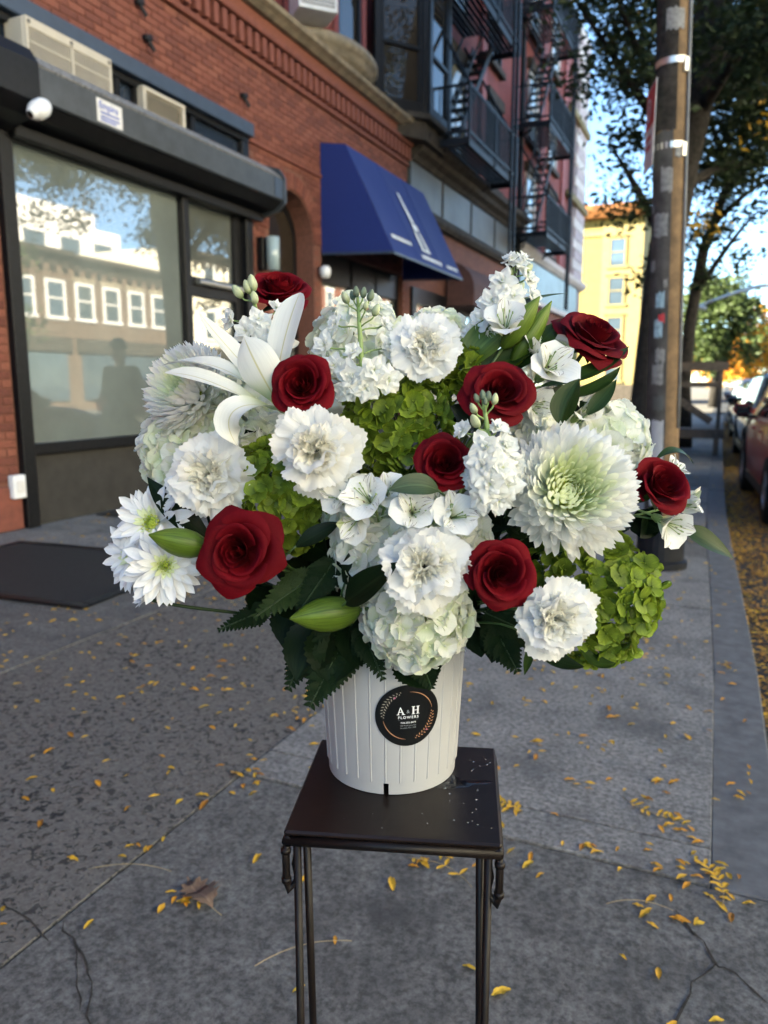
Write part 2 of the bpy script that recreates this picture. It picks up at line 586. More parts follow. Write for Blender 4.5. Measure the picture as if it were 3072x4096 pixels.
brick_tex('brick_wall', (0.20, 0.06, 0.035), (0.16, 0.046, 0.028), (0.15, 0.07, 0.05))
brick_tex('red_brick_wall', (0.22, 0.045, 0.04), (0.17, 0.034, 0.032), (0.13, 0.05, 0.045))
brick_tex('grey_brick_wall', (0.33, 0.29, 0.30), (0.26, 0.22, 0.235), (0.2, 0.18, 0.18))
brick_tex('brown_brick_wall', (0.115, 0.075, 0.050), (0.095, 0.062, 0.042), (0.12, 0.09, 0.065))
brick_tex('dark_brick_wall', (0.19, 0.07, 0.045), (0.14, 0.05, 0.035), (0.12, 0.08, 0.07))
simple('terracotta', (0.160, 0.048, 0.030), 0.8, var=0.2, scale=9)
simple('stone_trim', (0.20, 0.165, 0.115), 0.8, var=0.3, scale=6, bmp=0.3)
simple('dark_stone', (0.045, 0.037, 0.029), 0.8, var=0.35, scale=5, bmp=0.3)
simple('black_metal', (0.006, 0.006, 0.007), 0.42, 0.0, var=0.3, scale=20, bmp=0.05)
simple('iron', (0.007, 0.008, 0.011), 0.55, 0.0, var=0.3, scale=12, bmp=0.05)
simple('shutter_grey', (0.038, 0.043, 0.050), 0.42, 0.0, var=0.22, scale=7, bmp=0.05)
simple('shutter_under', (0.008, 0.008, 0.009), 0.5, var=0.3, scale=9)
simple('blue_beam', (0.030, 0.046, 0.078), 0.5, var=0.12, scale=8, bmp=0.03)
simple('speckled_top', (0.16, 0.16, 0.165), 0.8, var=0.8, scale=40, bmp=0.5)
simple('base_panel', (0.036, 0.034, 0.031), 0.8, var=0.15, scale=7)
simple('ac_beige', (0.44, 0.40, 0.33), 0.5, var=0.06, scale=5, bmp=0.0)
simple('ac_dark', (0.09, 0.085, 0.08), 0.7, var=0.2)
simple('ac_white', (0.55, 0.57, 0.60), 0.5, var=0.08, scale=5, bmp=0.0)
simple('white_plastic', (0.72, 0.73, 0.75), 0.4, var=0.04, scale=4, bmp=0.0)
simple('white_paint', (0.70, 0.69, 0.66), 0.6, var=0.06, scale=5)
simple('pale_blue_sign', (0.22, 0.32, 0.36), 0.4, var=0.2, scale=1.6, bmp=0.05)
simple('grey_panel', (0.055, 0.060, 0.057), 0.5, var=0.3, scale=1.3, bmp=0.1)
simple('brown_awning', (0.085, 0.038, 0.03), 0.8, var=0.15, scale=8)
simple('awning_blue', (0.004, 0.017, 0.135), 0.75, var=0.10, scale=60, bmp=0.25, bd=0.001)
simple('awning_print', (0.62, 0.68, 0.74), 0.7, var=0.15, scale=30)
simple('yellow_stucco', (0.165, 0.130, 0.032), 0.85, var=0.08, scale=2)
simple('orange_cornice', (0.14, 0.05, 0.006), 0.8, var=0.2, scale=3)
simple('cream_trim', (0.18, 0.14, 0.05), 0.8, var=0.1, scale=3)
simple('cream_render', (0.78, 0.71, 0.58), 0.8, var=0.08, scale=2)
simple('pilaster_red', (0.26, 0.075, 0.075), 0.75, var=0.15, scale=4)
simple('pilaster_lilac', (0.42, 0.36, 0.38), 0.75, var=0.2, scale=4)
simple('quoin_white', (0.56, 0.53, 0.52), 0.8, var=0.15, scale=5)
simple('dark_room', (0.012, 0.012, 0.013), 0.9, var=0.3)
simple('rubber_mat', (0.022, 0.023, 0.024), 0.75, var=0.3, scale=60, bmp=0.5)
simple('bark', (0.030, 0.026, 0.022), 0.95, var=0.45, scale=16, bmp=1.0, bd=0.02)
simple('pole_wood', (0.14, 0.088, 0.042), 0.85, var=0.35, scale=9, bmp=0.5)
simple('pole_grey', (0.055, 0.051, 0.047), 0.8, var=0.4, scale=10, bmp=0.4)
simple('galvanised', (0.55, 0.55, 0.52), 0.35, 0.85, var=0.1)
simple('paper_white', (0.19, 0.19, 0.185), 0.8, var=0.3, scale=40)
simple('paper_pale', (0.36, 0.37, 0.39), 0.7, var=0.12, scale=12)
simple('paper_blue', (0.25, 0.36, 0.42), 0.8, var=0.3, scale=40)
simple('sign_red', (0.42, 0.03, 0.035), 0.5, var=0.1)
simple('sign_white', (0.62, 0.61, 0.6), 0.5, var=0.1)
simple('blue_ink', (0.05, 0.09, 0.38), 0.6, var=0.1)
simple('bench_wood', (0.075, 0.058, 0.045), 0.8, var=0.3, scale=14, bmp=0.3)
simple('far_grey', (0.16, 0.165, 0.17), 0.7)
glass_mat('shop_glass', (0.155, 0.178, 0.168), 2.4)
glass_mat('door_glass', (0.11, 0.12, 0.11), 2.3)
glass_mat('transom_glass', (0.02, 0.03, 0.05), 1.75, 0.06)
glass_mat('upper_glass', (0.028, 0.022, 0.016), 1.42, 0.02)
glass_mat('far_glass', (0.05, 0.07, 0.09), 1.9, 0.05)
glass_mat('pale_glass', (0.32, 0.40, 0.42), 1.7, 0.1)
glass_mat('curtain_glass', (0.42, 0.36, 0.24), 1.6, 0.1)
glass_mat('car_glass', (0.015, 0.02, 0.022), 1.8, 0.02)
m, nt, b, out = nmat('car_red')
b.inputs['Base Color'].default_value = (0.30, 0.006, 0.016, 1); b.inputs['Roughness'].default_value = 0.4
b.inputs['Coat Weight'].default_value = 0.25; b.inputs['Metallic'].default_value = 0.0
m, nt, b, out = nmat('car_grey')
b.inputs['Base Color'].default_value = (0.10, 0.125, 0.15, 1); b.inputs['Roughness'].default_value = 0.3
b.inputs['Coat Weight'].default_value = 1.0; b.inputs['Metallic'].default_value = 0.4
m, nt, b, out = nmat('car_silver')
b.inputs['Base Color'].default_value = (0.42, 0.44, 0.46, 1); b.inputs['Roughness'].default_value = 0.3
b.inputs['Coat Weight'].default_value = 1.0; b.inputs['Metallic'].default_value = 0.4
simple('tyre', (0.014, 0.014, 0.015), 0.8, var=0.2)
simple('rim', (0.3, 0.3, 0.31), 0.35, 0.8, var=0.1)
simple('black_plastic', (0.014, 0.014, 0.015), 0.5, var=0.2)
simple('lamp_red', (0.35, 0.01, 0.012), 0.2, var=0.1)
simple('lamp_clear', (0.6, 0.6, 0.58), 0.15, var=0.1)
leaf_mat('tree_leaf', (0.035, 0.055, 0.012), (0.075, 0.105, 0.025), 0.6, trans=0.3)
leaf_mat('tree_leaf_dark', (0.014, 0.026, 0.007), (0.030, 0.050, 0.014), 0.6, trans=0.25)
leaf_mat('tree_leaf_yellow', (0.45, 0.26, 0.02), (0.62, 0.40, 0.04), 0.6, trans=0.35)
leaf_mat('tree_leaf_orange', (0.50, 0.20, 0.02), (0.65, 0.32, 0.03), 0.6, trans=0.35)
leaf_mat('litter_leaf', (0.20, 0.095, 0.018), (0.46, 0.25, 0.04), 0.8, trans=0.0)
leaf_mat('yellow_leaflet', (0.42, 0.24, 0.012), (0.62, 0.38, 0.03), 0.65, trans=0.1)
leaf_mat('brown_leaf', (0.13, 0.08, 0.05), (0.21, 0.14, 0.09), 0.8, rib=(0.3, 0.2, 0.13), trans=0.1)
simple('twig', (0.30, 0.235, 0.13), 0.8, var=0.2)

X = -5.8
# ------------------------------------------------------------------ ground, road, sidewalk
def sheet(name, x0, x1, y0, y1, z, mat):
    return struct(wpart(name, mesh(name, [(x0,y0,z),(x1,y0,z),(x1,y1,z),(x0,y1,z)], [(0,1,2,3)], mat)))
sheet('ground', -400, 400, -200, 900, -0.20, 'earth')
def kerb_x(y): return float(np.interp(y, [-40, 3.1, 5.3, 7.7, 12, 20, 40], [.27, .235, .175, .095, .045, .0, -.03]))
sheet('road', -0.6, 12.6, -60, 500, -0.13, 'asphalt')
YS = [-40, 3.1, 5.3, 7.7, 12, 20, 40]
walk = struct(MB().prism([(-5.9, -40)] + [(kerb_x(y) - .012, y) for y in YS] + [(-5.9, 40)], 2, -0.19, -0.02).part('sidewalk', 'joint_dirt'))
walk_far = struct(boxpart('far_sidewalk', (12.61, -60, -0.19), (18.5, 200, 0.0), 'concrete_far', None))
curb = struct(MB().prism([(kerb_x(y) - .011, y) for y in YS] + [(kerb_x(y), y) for y in YS[::-1]], 2, -0.19, -0.03).part('curb', 'joint_dirt'))

def slab(x0, x1, y0, y1, mat, dz=0.0, name='paving_slab', parent=walk, right=None):
    """right: None or the distance its right edge keeps from the kerb line"""
    g = 0.0035
    mb = MB().box((x0+g, y0+g, -0.06), (x1-g, y1-g, dz), 0.0025)
    if right is not None:
        xm = (x0 + x1) / 2
        mb.v = [((kerb_x(p[1]) - right + (p[0] - x1)) if p[0] > xm else p[0], p[1], p[2]) for p in mb.v]
    return mb.part(name, mat, parent)

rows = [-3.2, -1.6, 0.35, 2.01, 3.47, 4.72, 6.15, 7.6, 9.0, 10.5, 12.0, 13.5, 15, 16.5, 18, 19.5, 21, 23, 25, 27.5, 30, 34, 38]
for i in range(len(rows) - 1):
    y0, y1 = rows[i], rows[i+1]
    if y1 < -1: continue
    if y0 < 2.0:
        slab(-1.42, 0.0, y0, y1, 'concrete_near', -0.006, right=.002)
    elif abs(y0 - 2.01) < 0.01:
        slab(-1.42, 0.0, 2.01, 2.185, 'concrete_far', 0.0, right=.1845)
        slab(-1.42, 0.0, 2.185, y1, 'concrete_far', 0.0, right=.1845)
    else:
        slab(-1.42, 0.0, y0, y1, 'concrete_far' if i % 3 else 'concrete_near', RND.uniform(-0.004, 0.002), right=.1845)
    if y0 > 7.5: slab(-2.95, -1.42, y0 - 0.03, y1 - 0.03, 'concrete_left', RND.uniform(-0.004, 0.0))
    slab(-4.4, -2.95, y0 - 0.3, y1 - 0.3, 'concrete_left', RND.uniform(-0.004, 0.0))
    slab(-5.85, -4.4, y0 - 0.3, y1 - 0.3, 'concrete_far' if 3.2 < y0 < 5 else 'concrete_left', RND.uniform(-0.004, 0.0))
slab(-2.95, -1.42, -1.6, 4.69, 'aggregate_paving', -.005); slab(-2.95, -1.42, 4.69, 7.57, 'aggregate_paving', -.003)
cy = 2.01
while cy < 36:
    L = RND.uniform(1.3, 1.9)
    g = 0.003
    mb = MB().box((-.187, cy+g, -0.19), (0.0, cy+L-g, RND.uniform(-0.004, 0.0)), 0.005)
    mb.v = [(p[0] + kerb_x(p[1]), p[1], p[2]) for p in mb.v]
    mb.part('kerb_stone', 'curb_stone', curb); cy += L

def ground_line(name, pts, w, mat, parent, z=0.0, jit=0.012, seed=1):
    """a thin irregular ribbon lying on the paving: cracks"""
    rn = random.Random(seed)
    P = []
    for a, b_ in zip(pts[:-1], pts[1:]):
        a, b_ = Vector(a), Vector(b_)
        n = max(2, int((b_ - a).length / 0.03))
        for i in range(n):
            P.append(a.lerp(b_, i / n) + Vector((rn.uniform(-jit, jit), rn.uniform(-jit, jit), 0)))
    P.append(Vector(pts[-1]))
    v = []; f = []
    for i, p in enumerate(P):
        d = (P[min(i+1, len(P)-1)] - P[max(i-1, 0)]); d = Vector((-d.y, d.x, 0)).normalized()
        k = w * rn.uniform(0.35, 1.2) * (0.25 if i in (0, len(P)-1) else 1)
        v += [(p.x + d.x*k, p.y + d.y*k, z), (p.x - d.x*k, p.y - d.y*k, z)]
        if i: f.append((2*i-2, 2*i-1, 2*i+1, 2*i))
    return wpart(name, mesh(name, v, f, mat), parent)
G = lambda u, v: on_ground(u, v)
ground_line('crack', [G(130,1990), G(165,2040), G(190,2080), G(196,2212)], 0.0035, 'joint_dirt', walk, -0.0035, 0.006, 2)
ground_line('crack', [G(165,2040), G(168,2100), G(172,2180)], 0.0018, 'joint_dirt', walk, -0.0035, 0.006, 3)
ground_line('crack', [G(1462,1960), G(1500,2010), G(1545,2075), G(1570,2092), G(1600,2110), G(1659,2165)], 0.0035, 'joint_dirt', walk, -0.0035, 0.007, 4)
ground_line('crack', [G(1548,2078), G(1500,2120), G(1470,2165), G(1455,2230)], 0.003, 'joint_dirt', walk, -0.0035, 0.007, 5)
ground_line('crack', [G(0,1945), G(60,1985), G(105,2030)], 0.003, 'joint_dirt', walk, -0.0035, 0.007, 6)

# mats and cellar plate by the shop
mat_o = MB()
a = R(-8)
mat_o.obox((-4.33, 3.85, 0.007), (1.75, 1.30, 0.012), Matrix.Rotation(R(4), 3, 'Z'), 0.004)
mt = thing('rubber_mat', 'dark ribbed rubber mat lying on the pavement before the shop window', 'mat', (-4.33, 3.85, 0))
mat_o.part('mat_sheet', 'rubber_mat', mt)
rim_ = MB()
for sx, sy, lx, ly in ((0, -.66, 1.86, .07), (0, .66, 1.86, .07), (-.895, 0, .07, 1.25), (.895, 0, .07, 1.25)):
    q = Matrix.Rotation(R(4), 3, 'Z') @ Vector((sx, sy, 0))
    rim_.obox((-4.33 + q.x, 3.85 + q.y, 0.010), (lx, ly, 0.018), Matrix.Rotation(R(4), 3, 'Z'), 0.006)
rim_.part('edge_strip', 'black_metal', mt)
mt2 = thing('door_mat', 'black door mat lying against the shop front step', 'mat', (-5.2, 6.9, 0))
MB().box((-5.72, 5.75, 0.002), (-4.85, 8.6, 0.014), 0.004).part('mat_sheet', 'rubber_mat', mt2)

# ------------------------------------------------------------------ brick storefront building
b1 = thing('brick_storefront', 'orange brick shop building with corbelled dentil band and bay windows', 'building', (X, 5, 0))
arch = [(10.5 - 0.62 + 0.62*math.cos(t), 3.38 + 0.62*math.sin(t)) for t in np.linspace(0, math.pi, 15)]
arch = arch[::-1]
poly = [(8.78, 5.36), (8.78, 0), (9.26, 0)] + arch + [(10.5, 0), (10.74, 0), (10.74, 3.36), (14.0, 3.36), (14.0, 0), (14.2, 0), (14.2, 5.36)]
MB().prism(poly, 0, -6.15, X - 0.012).part('wall', 'mortar', b1)
boxpart('wall', (-6.15, 4.95, 4.57), (X - 0.012, 8.78, 5.36), 'mortar', b1)
boxpart('wall', (-6.15, 4.3, 0), (X - 0.012, 4.95, 5.36), 'mortar', b1)
boxpart('wall', (-6.15, -9, 0), (X, 4.3, 5.36), 'brick_wall', b1)
boxpart('stone_base', (-6.14, 4.3, 0.002), (X + 0.02, 4.94, 0.40), 'terracotta', b1, 0.01)
boxpart('upper_wall', (-16, -9, 5.95), (-6.5, 14.2, 13.2), 'red_brick_wall', b1)
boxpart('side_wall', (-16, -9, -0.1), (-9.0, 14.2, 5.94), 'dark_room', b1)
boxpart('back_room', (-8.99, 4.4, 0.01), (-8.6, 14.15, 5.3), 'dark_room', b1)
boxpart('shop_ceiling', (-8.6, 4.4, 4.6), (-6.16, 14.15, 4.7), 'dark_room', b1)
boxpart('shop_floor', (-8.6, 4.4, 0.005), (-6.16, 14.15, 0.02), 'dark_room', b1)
# bricks
def in_wall(y, z, hl):
    if z < 0.42 and y < 4.95: return False
    if y + hl > 14.18 or z > 5.34: return False
    if y - hl < 4.32: return False
    if y < 4.95: return y + hl < 4.96
    if y - hl < 4.95: return False
    if y + hl < 8.78: return z - 0.03 > 4.575
    if y - hl < 8.80 and z < 4.575: return False
    for yy in (y - hl, y, y + hl):
        if 9.26 < yy < 10.5:
            top = 3.38 + math.sqrt(max(0, 0.62**2 - (yy - 9.88)**2))
            if z - 0.035 < top + 0.24: return False
        if 10.74 < yy < 14.0 and z - 0.035 < 3.36: return False
    return True
bl, bh, bp = 0.203, 0.066, 0.0755
slots = []
k = 0
z = 0.44
while z < 5.33:
    y = 4.3 + (0.105 if k % 2 else 0.0)
    while y < 14.2:
        if in_wall(y + bl/2, z + bh/2, bl/2): slots.append((y + bl/2, z + bh/2, bl))
        elif in_wall(y + bl/4, z + bh/2, bl/4 - .004): slots.append((y + bl/4, z + bh/2, bl/2 - .008))
        y += 0.2115
    z += bp; k += 1
def seen(y, z):
    """rough rank: how large a brick shows from the pavement"""
    vis = 1.0
    if 10.6 < y and z < 4.9: vis = 0.2
    if z > 4.55 and y < 5.4: vis = 0.05
    return vis / (5.8**2 + y*y + (z-1.3)**2)
slots.sort(key=lambda s: -seen(s[0], s[1]))
bmesh_full = MB().box((-0.02, -bl/2, -bh/2), (0.012, bl/2, bh/2), 0.004).mesh('brick', 'brick')
bmesh_half = MB().box((-0.02, -(bl/2-.008)/2, -bh/2), (0.012, (bl/2-.008)/2, bh/2), 0.004).mesh('brick', 'brick')
rest = MB()
for n, (y, z, l) in enumerate(slots):
    dx = RND.uniform(-0.003, 0.002)
    if n < 300:
        o = bpy.data.objects.new('brick', bmesh_full if l == bl else bmesh_half)
        lnk(o, b1); o.location = (X - 0.012 + dx + 5.8, y - 5, z)
    else:
        rest.box((X - 0.032 + dx, y - l/2, z - bh/2), (X + dx, y + l/2, z + bh/2), 0.004)
o = rest.part('brickwork', 'brick', b1); o['kind'] = 'stuff'
# arch of upright bricks
for i in range(27):
    t = math.pi * (i + .5) / 27
    c = Vector((X - 0.006, 9.88 + 0.745*math.cos(t), 3.38 + 0.745*math.sin(t)))
    MB().obox(c, (0.03, 0.215, 0.075 * .93), Matrix.Rotation(t, 3, 'X'), 0.004).part('brick', 'brick', b1)
# hood string course over the arch
boxpart('string_course', (X - 0.01, 8.80, 4.36), (X + 0.035, 10.72, 4.41), 'terracotta', b1, 0.008)
# corbel, dentils and cornice
boxpart('string_course', (-6.1, 4.3, 5.362), (X + 0.05, 14.19, 5.43), 'terracotta', b1, 0.012)
boxpart('dentil_bed', (-6.1, 4.3, 5.432), (X + 0.005, 14.19, 5.70), 'terracotta', b1)
dm = MB().box((0, -0.045, -0.115), (0.085, 0.045, 0.115), 0.006).mesh('dentil', 'terracotta')
y = 7.4
while y < 14.15:
    o = bpy.data.objects.new('dentil', dm); lnk(o, b1); o.location = (0.005, y - 5, 5.57); y += 0.172
boxpart('string_course', (-6.1, 4.3, 5.702), (X + 0.12, 14.19, 5.78), 'terracotta', b1, 0.012)
boxpart('frieze', (-6.1, 4.3, 5.782), (X + 0.07, 14.19, 5.93), 'brick', b1)
MB().prism([(-6.3, 5.932), (X + 0.14, 5.932), (X + 0.20, 5.97), (X + 0.27, 6.00), (X + 0.29, 6.05), (X + 0.24, 6.08), (-6.3, 6.13)], 1, 4.3, 14.22).part('cornice', 'stone_trim', b1)
for u, v in ((318, 82), (526, 207), (300, 5)):
    r_ = look_ray(u, v); p = Vector((0, 0, EYE)) + r_ * ((X + .02) / r_.x)
    MB().obox(p, (0.09, 0.11, 0.06), Matrix.Rotation(.3, 3, 'X'), 0.015).bar(p + Vector((0.02, 0, -.03)), p + Vector((0.05, .05, -.12)), .03).part('wall_anchor', 'iron', b1)
# round oriel base and bay
def oriel(cy, a_y, a_x, prof, name, mat, parent, n=26):
    v = []; f = []
    for k_, z_ in prof:
        for i in range(n + 1):
            t = -math.pi / 2 + math.pi * i / n
            v.append((-6.5 + a_x * k_ * math.cos(t), cy + a_y * k_ * math.sin(t), z_))
    for j in range(len(prof) - 1):
        for i in range(n): f.append((j*(n+1)+i, j*(n+1)+i+1, (j+1)*(n+1)+i+1, (j+1)*(n+1)+i))
    return wpart(name, mesh(name, v, f, mat, True), parent)
oc, oy, ox = 12.05, 1.25, 0.86
oriel(oc, oy, ox, [(0.0, 5.98), (0.45, 6.0), (0.60, 6.06), (0.68, 6.15), (0.72, 6.17), (0.72, 6.22), (0.78, 6.24), (0.87, 6.34), (0.92, 6.36), (0.92, 6.42), (0.97, 6.45), (1.02, 6.50), (1.02, 6.57), (0.97, 6.59), (0.97, 6.62), (0.0, 6.66)], 'oriel_base', 'stone_trim', b1)
pts = [(-6.5, oc - 1.15), (-5.98, oc - 0.60), (-5.98, oc + 0.55), (-6.5, oc + 1.10)]
for i in range(3):
    p, q = Vector(pts[i]), Vector(pts[i+1])
    d = (q - p).normalized(); nrm = Vector((d.y, -d.x))
    L = (q - p).length
    rot = Matrix(((nrm.x, d.x, 0), (nrm.y, d.y, 0), (0, 0, 1)))
    c = (p + q) / 2
    w_ = MB()
    for s in (-1, 1):
        cc = c + d * s * (L/2 - 0.07)
        w_.obox((cc.x, cc.y, 8.3), (0.14, 0.14, 3.6), rot)
    w_.obox((c.x, c.y, 6.56), (0.14, L - .28, 0.14), rot).obox((c.x, c.y, 9.8), (0.14, L - .28, 0.6), rot)
    w_.part('bay_pier', 'red_brick_wall', b1)
    fr = MB()
    for s in (-1, 1):
        cc = c + d * s * (L/2 - 0.18)
        fr.obox((cc.x, cc.y, 8.06), (0.10, 0.07, 2.85), rot)
    fr.obox((c.x, c.y, 7.85), (0.09, L - .43, 0.07), rot)
    wf = fr.part('bay_window', 'black_metal', b1)
    gl = MB().obox((c.x - nrm.x*.02, c.y - nrm.y*.02, 8.06), (0.02, L - .43, 2.8), rot).part('pane', 'upper_glass', wf)
boxpart('bay_roof', (-6.9, oc - 1.3, 10.11), (-5.8, oc + 1.3, 10.35), 'dark_stone', b1)
ac = thing('window_air_conditioner', 'white air conditioner jutting from the bay window above the cornice', 'air conditioner', (-6.1, 11.1, 6.62))
p, q = Vector(pts[0]), Vector(pts[1]); d = (q-p).normalized(); nrm = Vector((d.y, -d.x)); c = (p+q)/2
rot = Matrix(((nrm.x, d.x, 0), (nrm.y, d.y, 0), (0, 0, 1)))
cc = c + nrm * .28
MB().obox((cc.x, cc.y, 6.92), (0.58, 0.60, 0.42), rot, 0.012).part('case', 'ac_white', ac)
face = c + nrm * .575
g_ = MB()
for i in range(16):
    e = face + d * (-.25 + .5 * i / 15); g_.obox((e.x, e.y, 6.93), (0.012, 0.012, 0.30), rot)
for i in range(5):
    g_.obox((face.x, face.y, 6.80 + .065*i), (0.010, 0.5, 0.008), rot)
MB().obox((face.x, face.y, 6.93), (0.006, 0.52, 0.32), rot).part('grille_back', 'ac_dark', ac)
g_.part('grille', 'ac_white', ac)
# angled window of the next bay
bb = [(-6.0, 13.08), (-5.34, 13.98), (-5.34, 15.15), (-6.0, 15.9)]
for i in range(3):
    p, q = Vector(bb[i]), Vector(bb[i+1])
    d = (q - p).normalized(); nrm = Vector((d.y, -d.x)); L = (q - p).length; c = (p + q) / 2
    rot = Matrix(((nrm.x, d.x, 0), (nrm.y, d.y, 0), (0, 0, 1)))
    fr = MB()
    for s in (-1, 1):
        cc = c + d * s * (L/2 - 0.07); fr.obox((cc.x, cc.y, 8.6), (0.12, 0.13, 4.9), rot, .01)
        cc = c + d * s * (L/2 - 0.17); fr.obox((cc.x, cc.y, 8.6), (0.08, 0.07, 4.7), rot, .01)
    for zz, hh in ((6.24, .18), (7.22, .07), (9.6, 1.6)):
        fr.obox((c.x, c.y, zz), (0.10, L - .27, hh), rot, .01)
    wf = fr.part('bay_window', 'black_metal', b1)
    MB().obox((c.x - nrm.x*.02, c.y - nrm.y*.02, 7.86), (0.02, L - .40, 1.22), rot).part('pane', 'upper_glass', wf)
    MB().obox((c.x - nrm.x*.01, c.y - nrm.y*.01, 6.75), (0.02, L - .40, 0.88), rot).part('pane', 'upper_glass', wf)
MB().prism([(-6.2, 12.95), (-5.24, 13.92), (-5.24, 15.2), (-6.2, 15.98)], 2, 6.06, 6.15).part('bay_sill', 'dark_stone', b1)
MB().prism([(-6.0, 13.15), (-5.38, 14.0), (-5.38, 15.1), (-6.0, 15.85)], 2, 5.75, 6.06).part('bay_sill', 'dark_stone', b1)

# shop front: frame, panes, panels
sf = thing('shop_front', 'black framed shop front with a large frosted display window', 'shop front', (X, 6.9, 0))
fr = MB()
for y0, y1 in ((4.955, 5.09), (7.36, 7.47), (8.62, 8.775)):
    fr.box((X - 0.12, y0, 0.0), (X + 0.06, y1, 3.56), 0.008)
fr.box((X - 0.10, 5.09, 3.38), (X + 0.05, 7.36, 3.55), 0.008).box((X - 0.10, 5.09, 0.66), (X + 0.05, 7.36, 0.765), 0.008)
fr.box((X - 0.10, 7.47, 3.40), (X + 0.05, 8.62, 3.55), 0.008)
fr.part('frame', 'black_metal', sf)
boxpart('display_pane', (X - 0.05, 5.09, 0.765), (X - 0.03, 7.36, 3.38), 'shop_glass', sf)
boxpart('base_panel', (X - 0.06, 5.09, 0.0), (X - 0.02, 7.36, 0.66), 'base_panel', sf)
# recessed door
dr = MB()
dr.box((X - 0.14, 7.47, 2.46), (X - 0.02, 8.62, 2.56), .006).box((X - 0.14, 7.47, 0.0), (X - 0.02, 7.55, 2.46)).box((X - 0.14, 8.45, 0.0), (X - 0.02, 8.62, 3.40)).box((X - 0.14, 7.55, 0), (X - 0.02, 8.45, .3)).box((X - 0.14, 7.55, 2.34), (X - 0.02, 8.45, 2.46))
door = dr.part('door', 'black_metal', sf)
boxpart('pane', (X - 0.09, 7.55, 0.3), (X - 0.07, 8.45, 2.34), 'door_glass', door)
boxpart('pane', (X - 0.09, 7.475, 2.56), (X - 0.07, 8.45, 3.40), 'door_glass', door)
MB().tube([(X + .03, 7.62, 2.50), (X + .03, 8.55, 2.50)], .035, 10).part('closer', 'galvanised', door)
# transom band
tr = thing('transom_window', 'dark blue transom windows under a slate blue steel beam', 'window', (X, 6.9, 3.9))
boxpart('beam', (X - 0.12, 4.4, 4.40), (X + 0.10, 8.80, 4.56), 'blue_beam', tr, 0.008)
f2 = MB().box((X - 0.1, 4.5, 4.33), (X + 0.03, 8.775, 4.398), .006).box((X - 0.1, 8.62, 3.56), (X + 0.03, 8.775, 4.33), .006).box((X - 0.1, 4.96, 3.60), (X + 0.0, 8.62, 3.92), .006)
for y0 in (5.02, 6.42, 6.70, 7.62):
    f2.box((X - 0.1, y0, 3.92), (X + 0.015, y0 + 0.07, 4.33))
f2.box((X - 0.1, 4.5, 3.56), (X + 0.0, 4.96, 4.33))
f2.part('frame', 'black_metal', tr)
for y0, y1 in ((5.09, 6.42), (6.49, 6.70), (6.77, 7.62), (7.69, 8.62)):
    boxpart('pane', (X - 0.06, y0, 3.92), (X - 0.045, y1, 4.33), 'transom_glass', tr)
# roll shutter housing
gb = thing('roll_shutter_box', 'long grey steel roll shutter housing above the shop window', 'shutter box', (X + .25, 7, 3.5))
prof = [(X + .062, 3.50), (X + .30, 3.52), (X + .44, 3.63), (X + .44, 3.885), (X + .08, 4.03), (X + .062, 4.03)]
MB().prism([(X + .42, 3.618), (X + .44, 3.632), (X + .44, 3.885), (X + .42, 3.893)], 1, 5.06, 8.92).part('front_plate', 'shutter_grey', gb)
MB().prism([(X + .07, 3.50), (X + .30, 3.52), (X + .418, 3.612), (X + .40, 3.615), (X + .28, 3.54), (X + .07, 3.52)], 1, 5.06, 8.9).part('underside', 'shutter_under', gb)
MB().prism([(X + .42, 3.896), (X + .43, 3.91), (X + .225, 4.055), (X + .08, 4.07), (X + .07, 4.03)], 1, 5.06, 8.94).part('speckled_top', 'speckled_top', gb)
for y0 in (4.55, 8.905):
    MB().prism([(X + .06, 3.42), (X + .34, 3.50), (X + .46, 3.60), (X + .46, 3.90), (X + .38, 4.02), (X + .06, 4.12)], 1, y0, y0 + (0.50 if y0 < 6 else .05)).part('end_plate', 'black_metal' if y0 < 6 else 'shutter_grey', gb)
MB().box((X + .06, 5.06, 3.385), (X + .14, 8.9, 3.49), .01).part('guide_rail', 'black_metal', gb)
MB().box((X + .442, 8.70, 3.64), (X + .447, 8.9, 3.87)).part('patch_plate', 'blue_beam', gb)
st_ = thing('installer_sticker', 'white sticker with blue lettering on the shutter housing', 'sticker', (X + .45, 5.85, 3.66))
boxpart('card', (X + .442, 5.70, 3.655), (X + .444, 6.02, 3.855), 'sign_white', st_)
ink = MB()
rs = random.Random(4)
def flat_text(body, size, mat, fn, align='CENTER', name='lettering', parent=None, bold=0.0, space=1.0):
    cu = bpy.data.curves.new('text', 'FONT'); cu.body = body; cu.size = size; cu.align_x = align
    cu.offset = bold; cu.space_character = space; cu.resolution_u = 3
    to = bpy.data.objects.new('text', cu); sc.collection.objects.link(to)
    dg = bpy.context.evaluated_depsgraph_get()
    me = bpy.data.meshes.new_from_object(to.evaluated_get(dg))
    bpy.data.objects.remove(to)
    for v_ in me.vertices: v_.co = fn(v_.co.x, v_.co.y)
    me.materials.clear(); me.materials.append(MATS[mat]); me.name = name
    return wpart(name, me, parent)
flat_text('Empire', 0.085, 'blue_ink', lambda x, y: Vector((X + .4455, 5.845 + x, 3.775 + y)), parent=st_, bold=.002)
for i, zz in enumerate((3.735, 3.70, 3.672)):
    ink.box((X + .444, 5.74, zz), (X + .4452, 5.98 - .04 * (i == 2), zz + .016))
ink.part('small_print', 'blue_ink', st_)
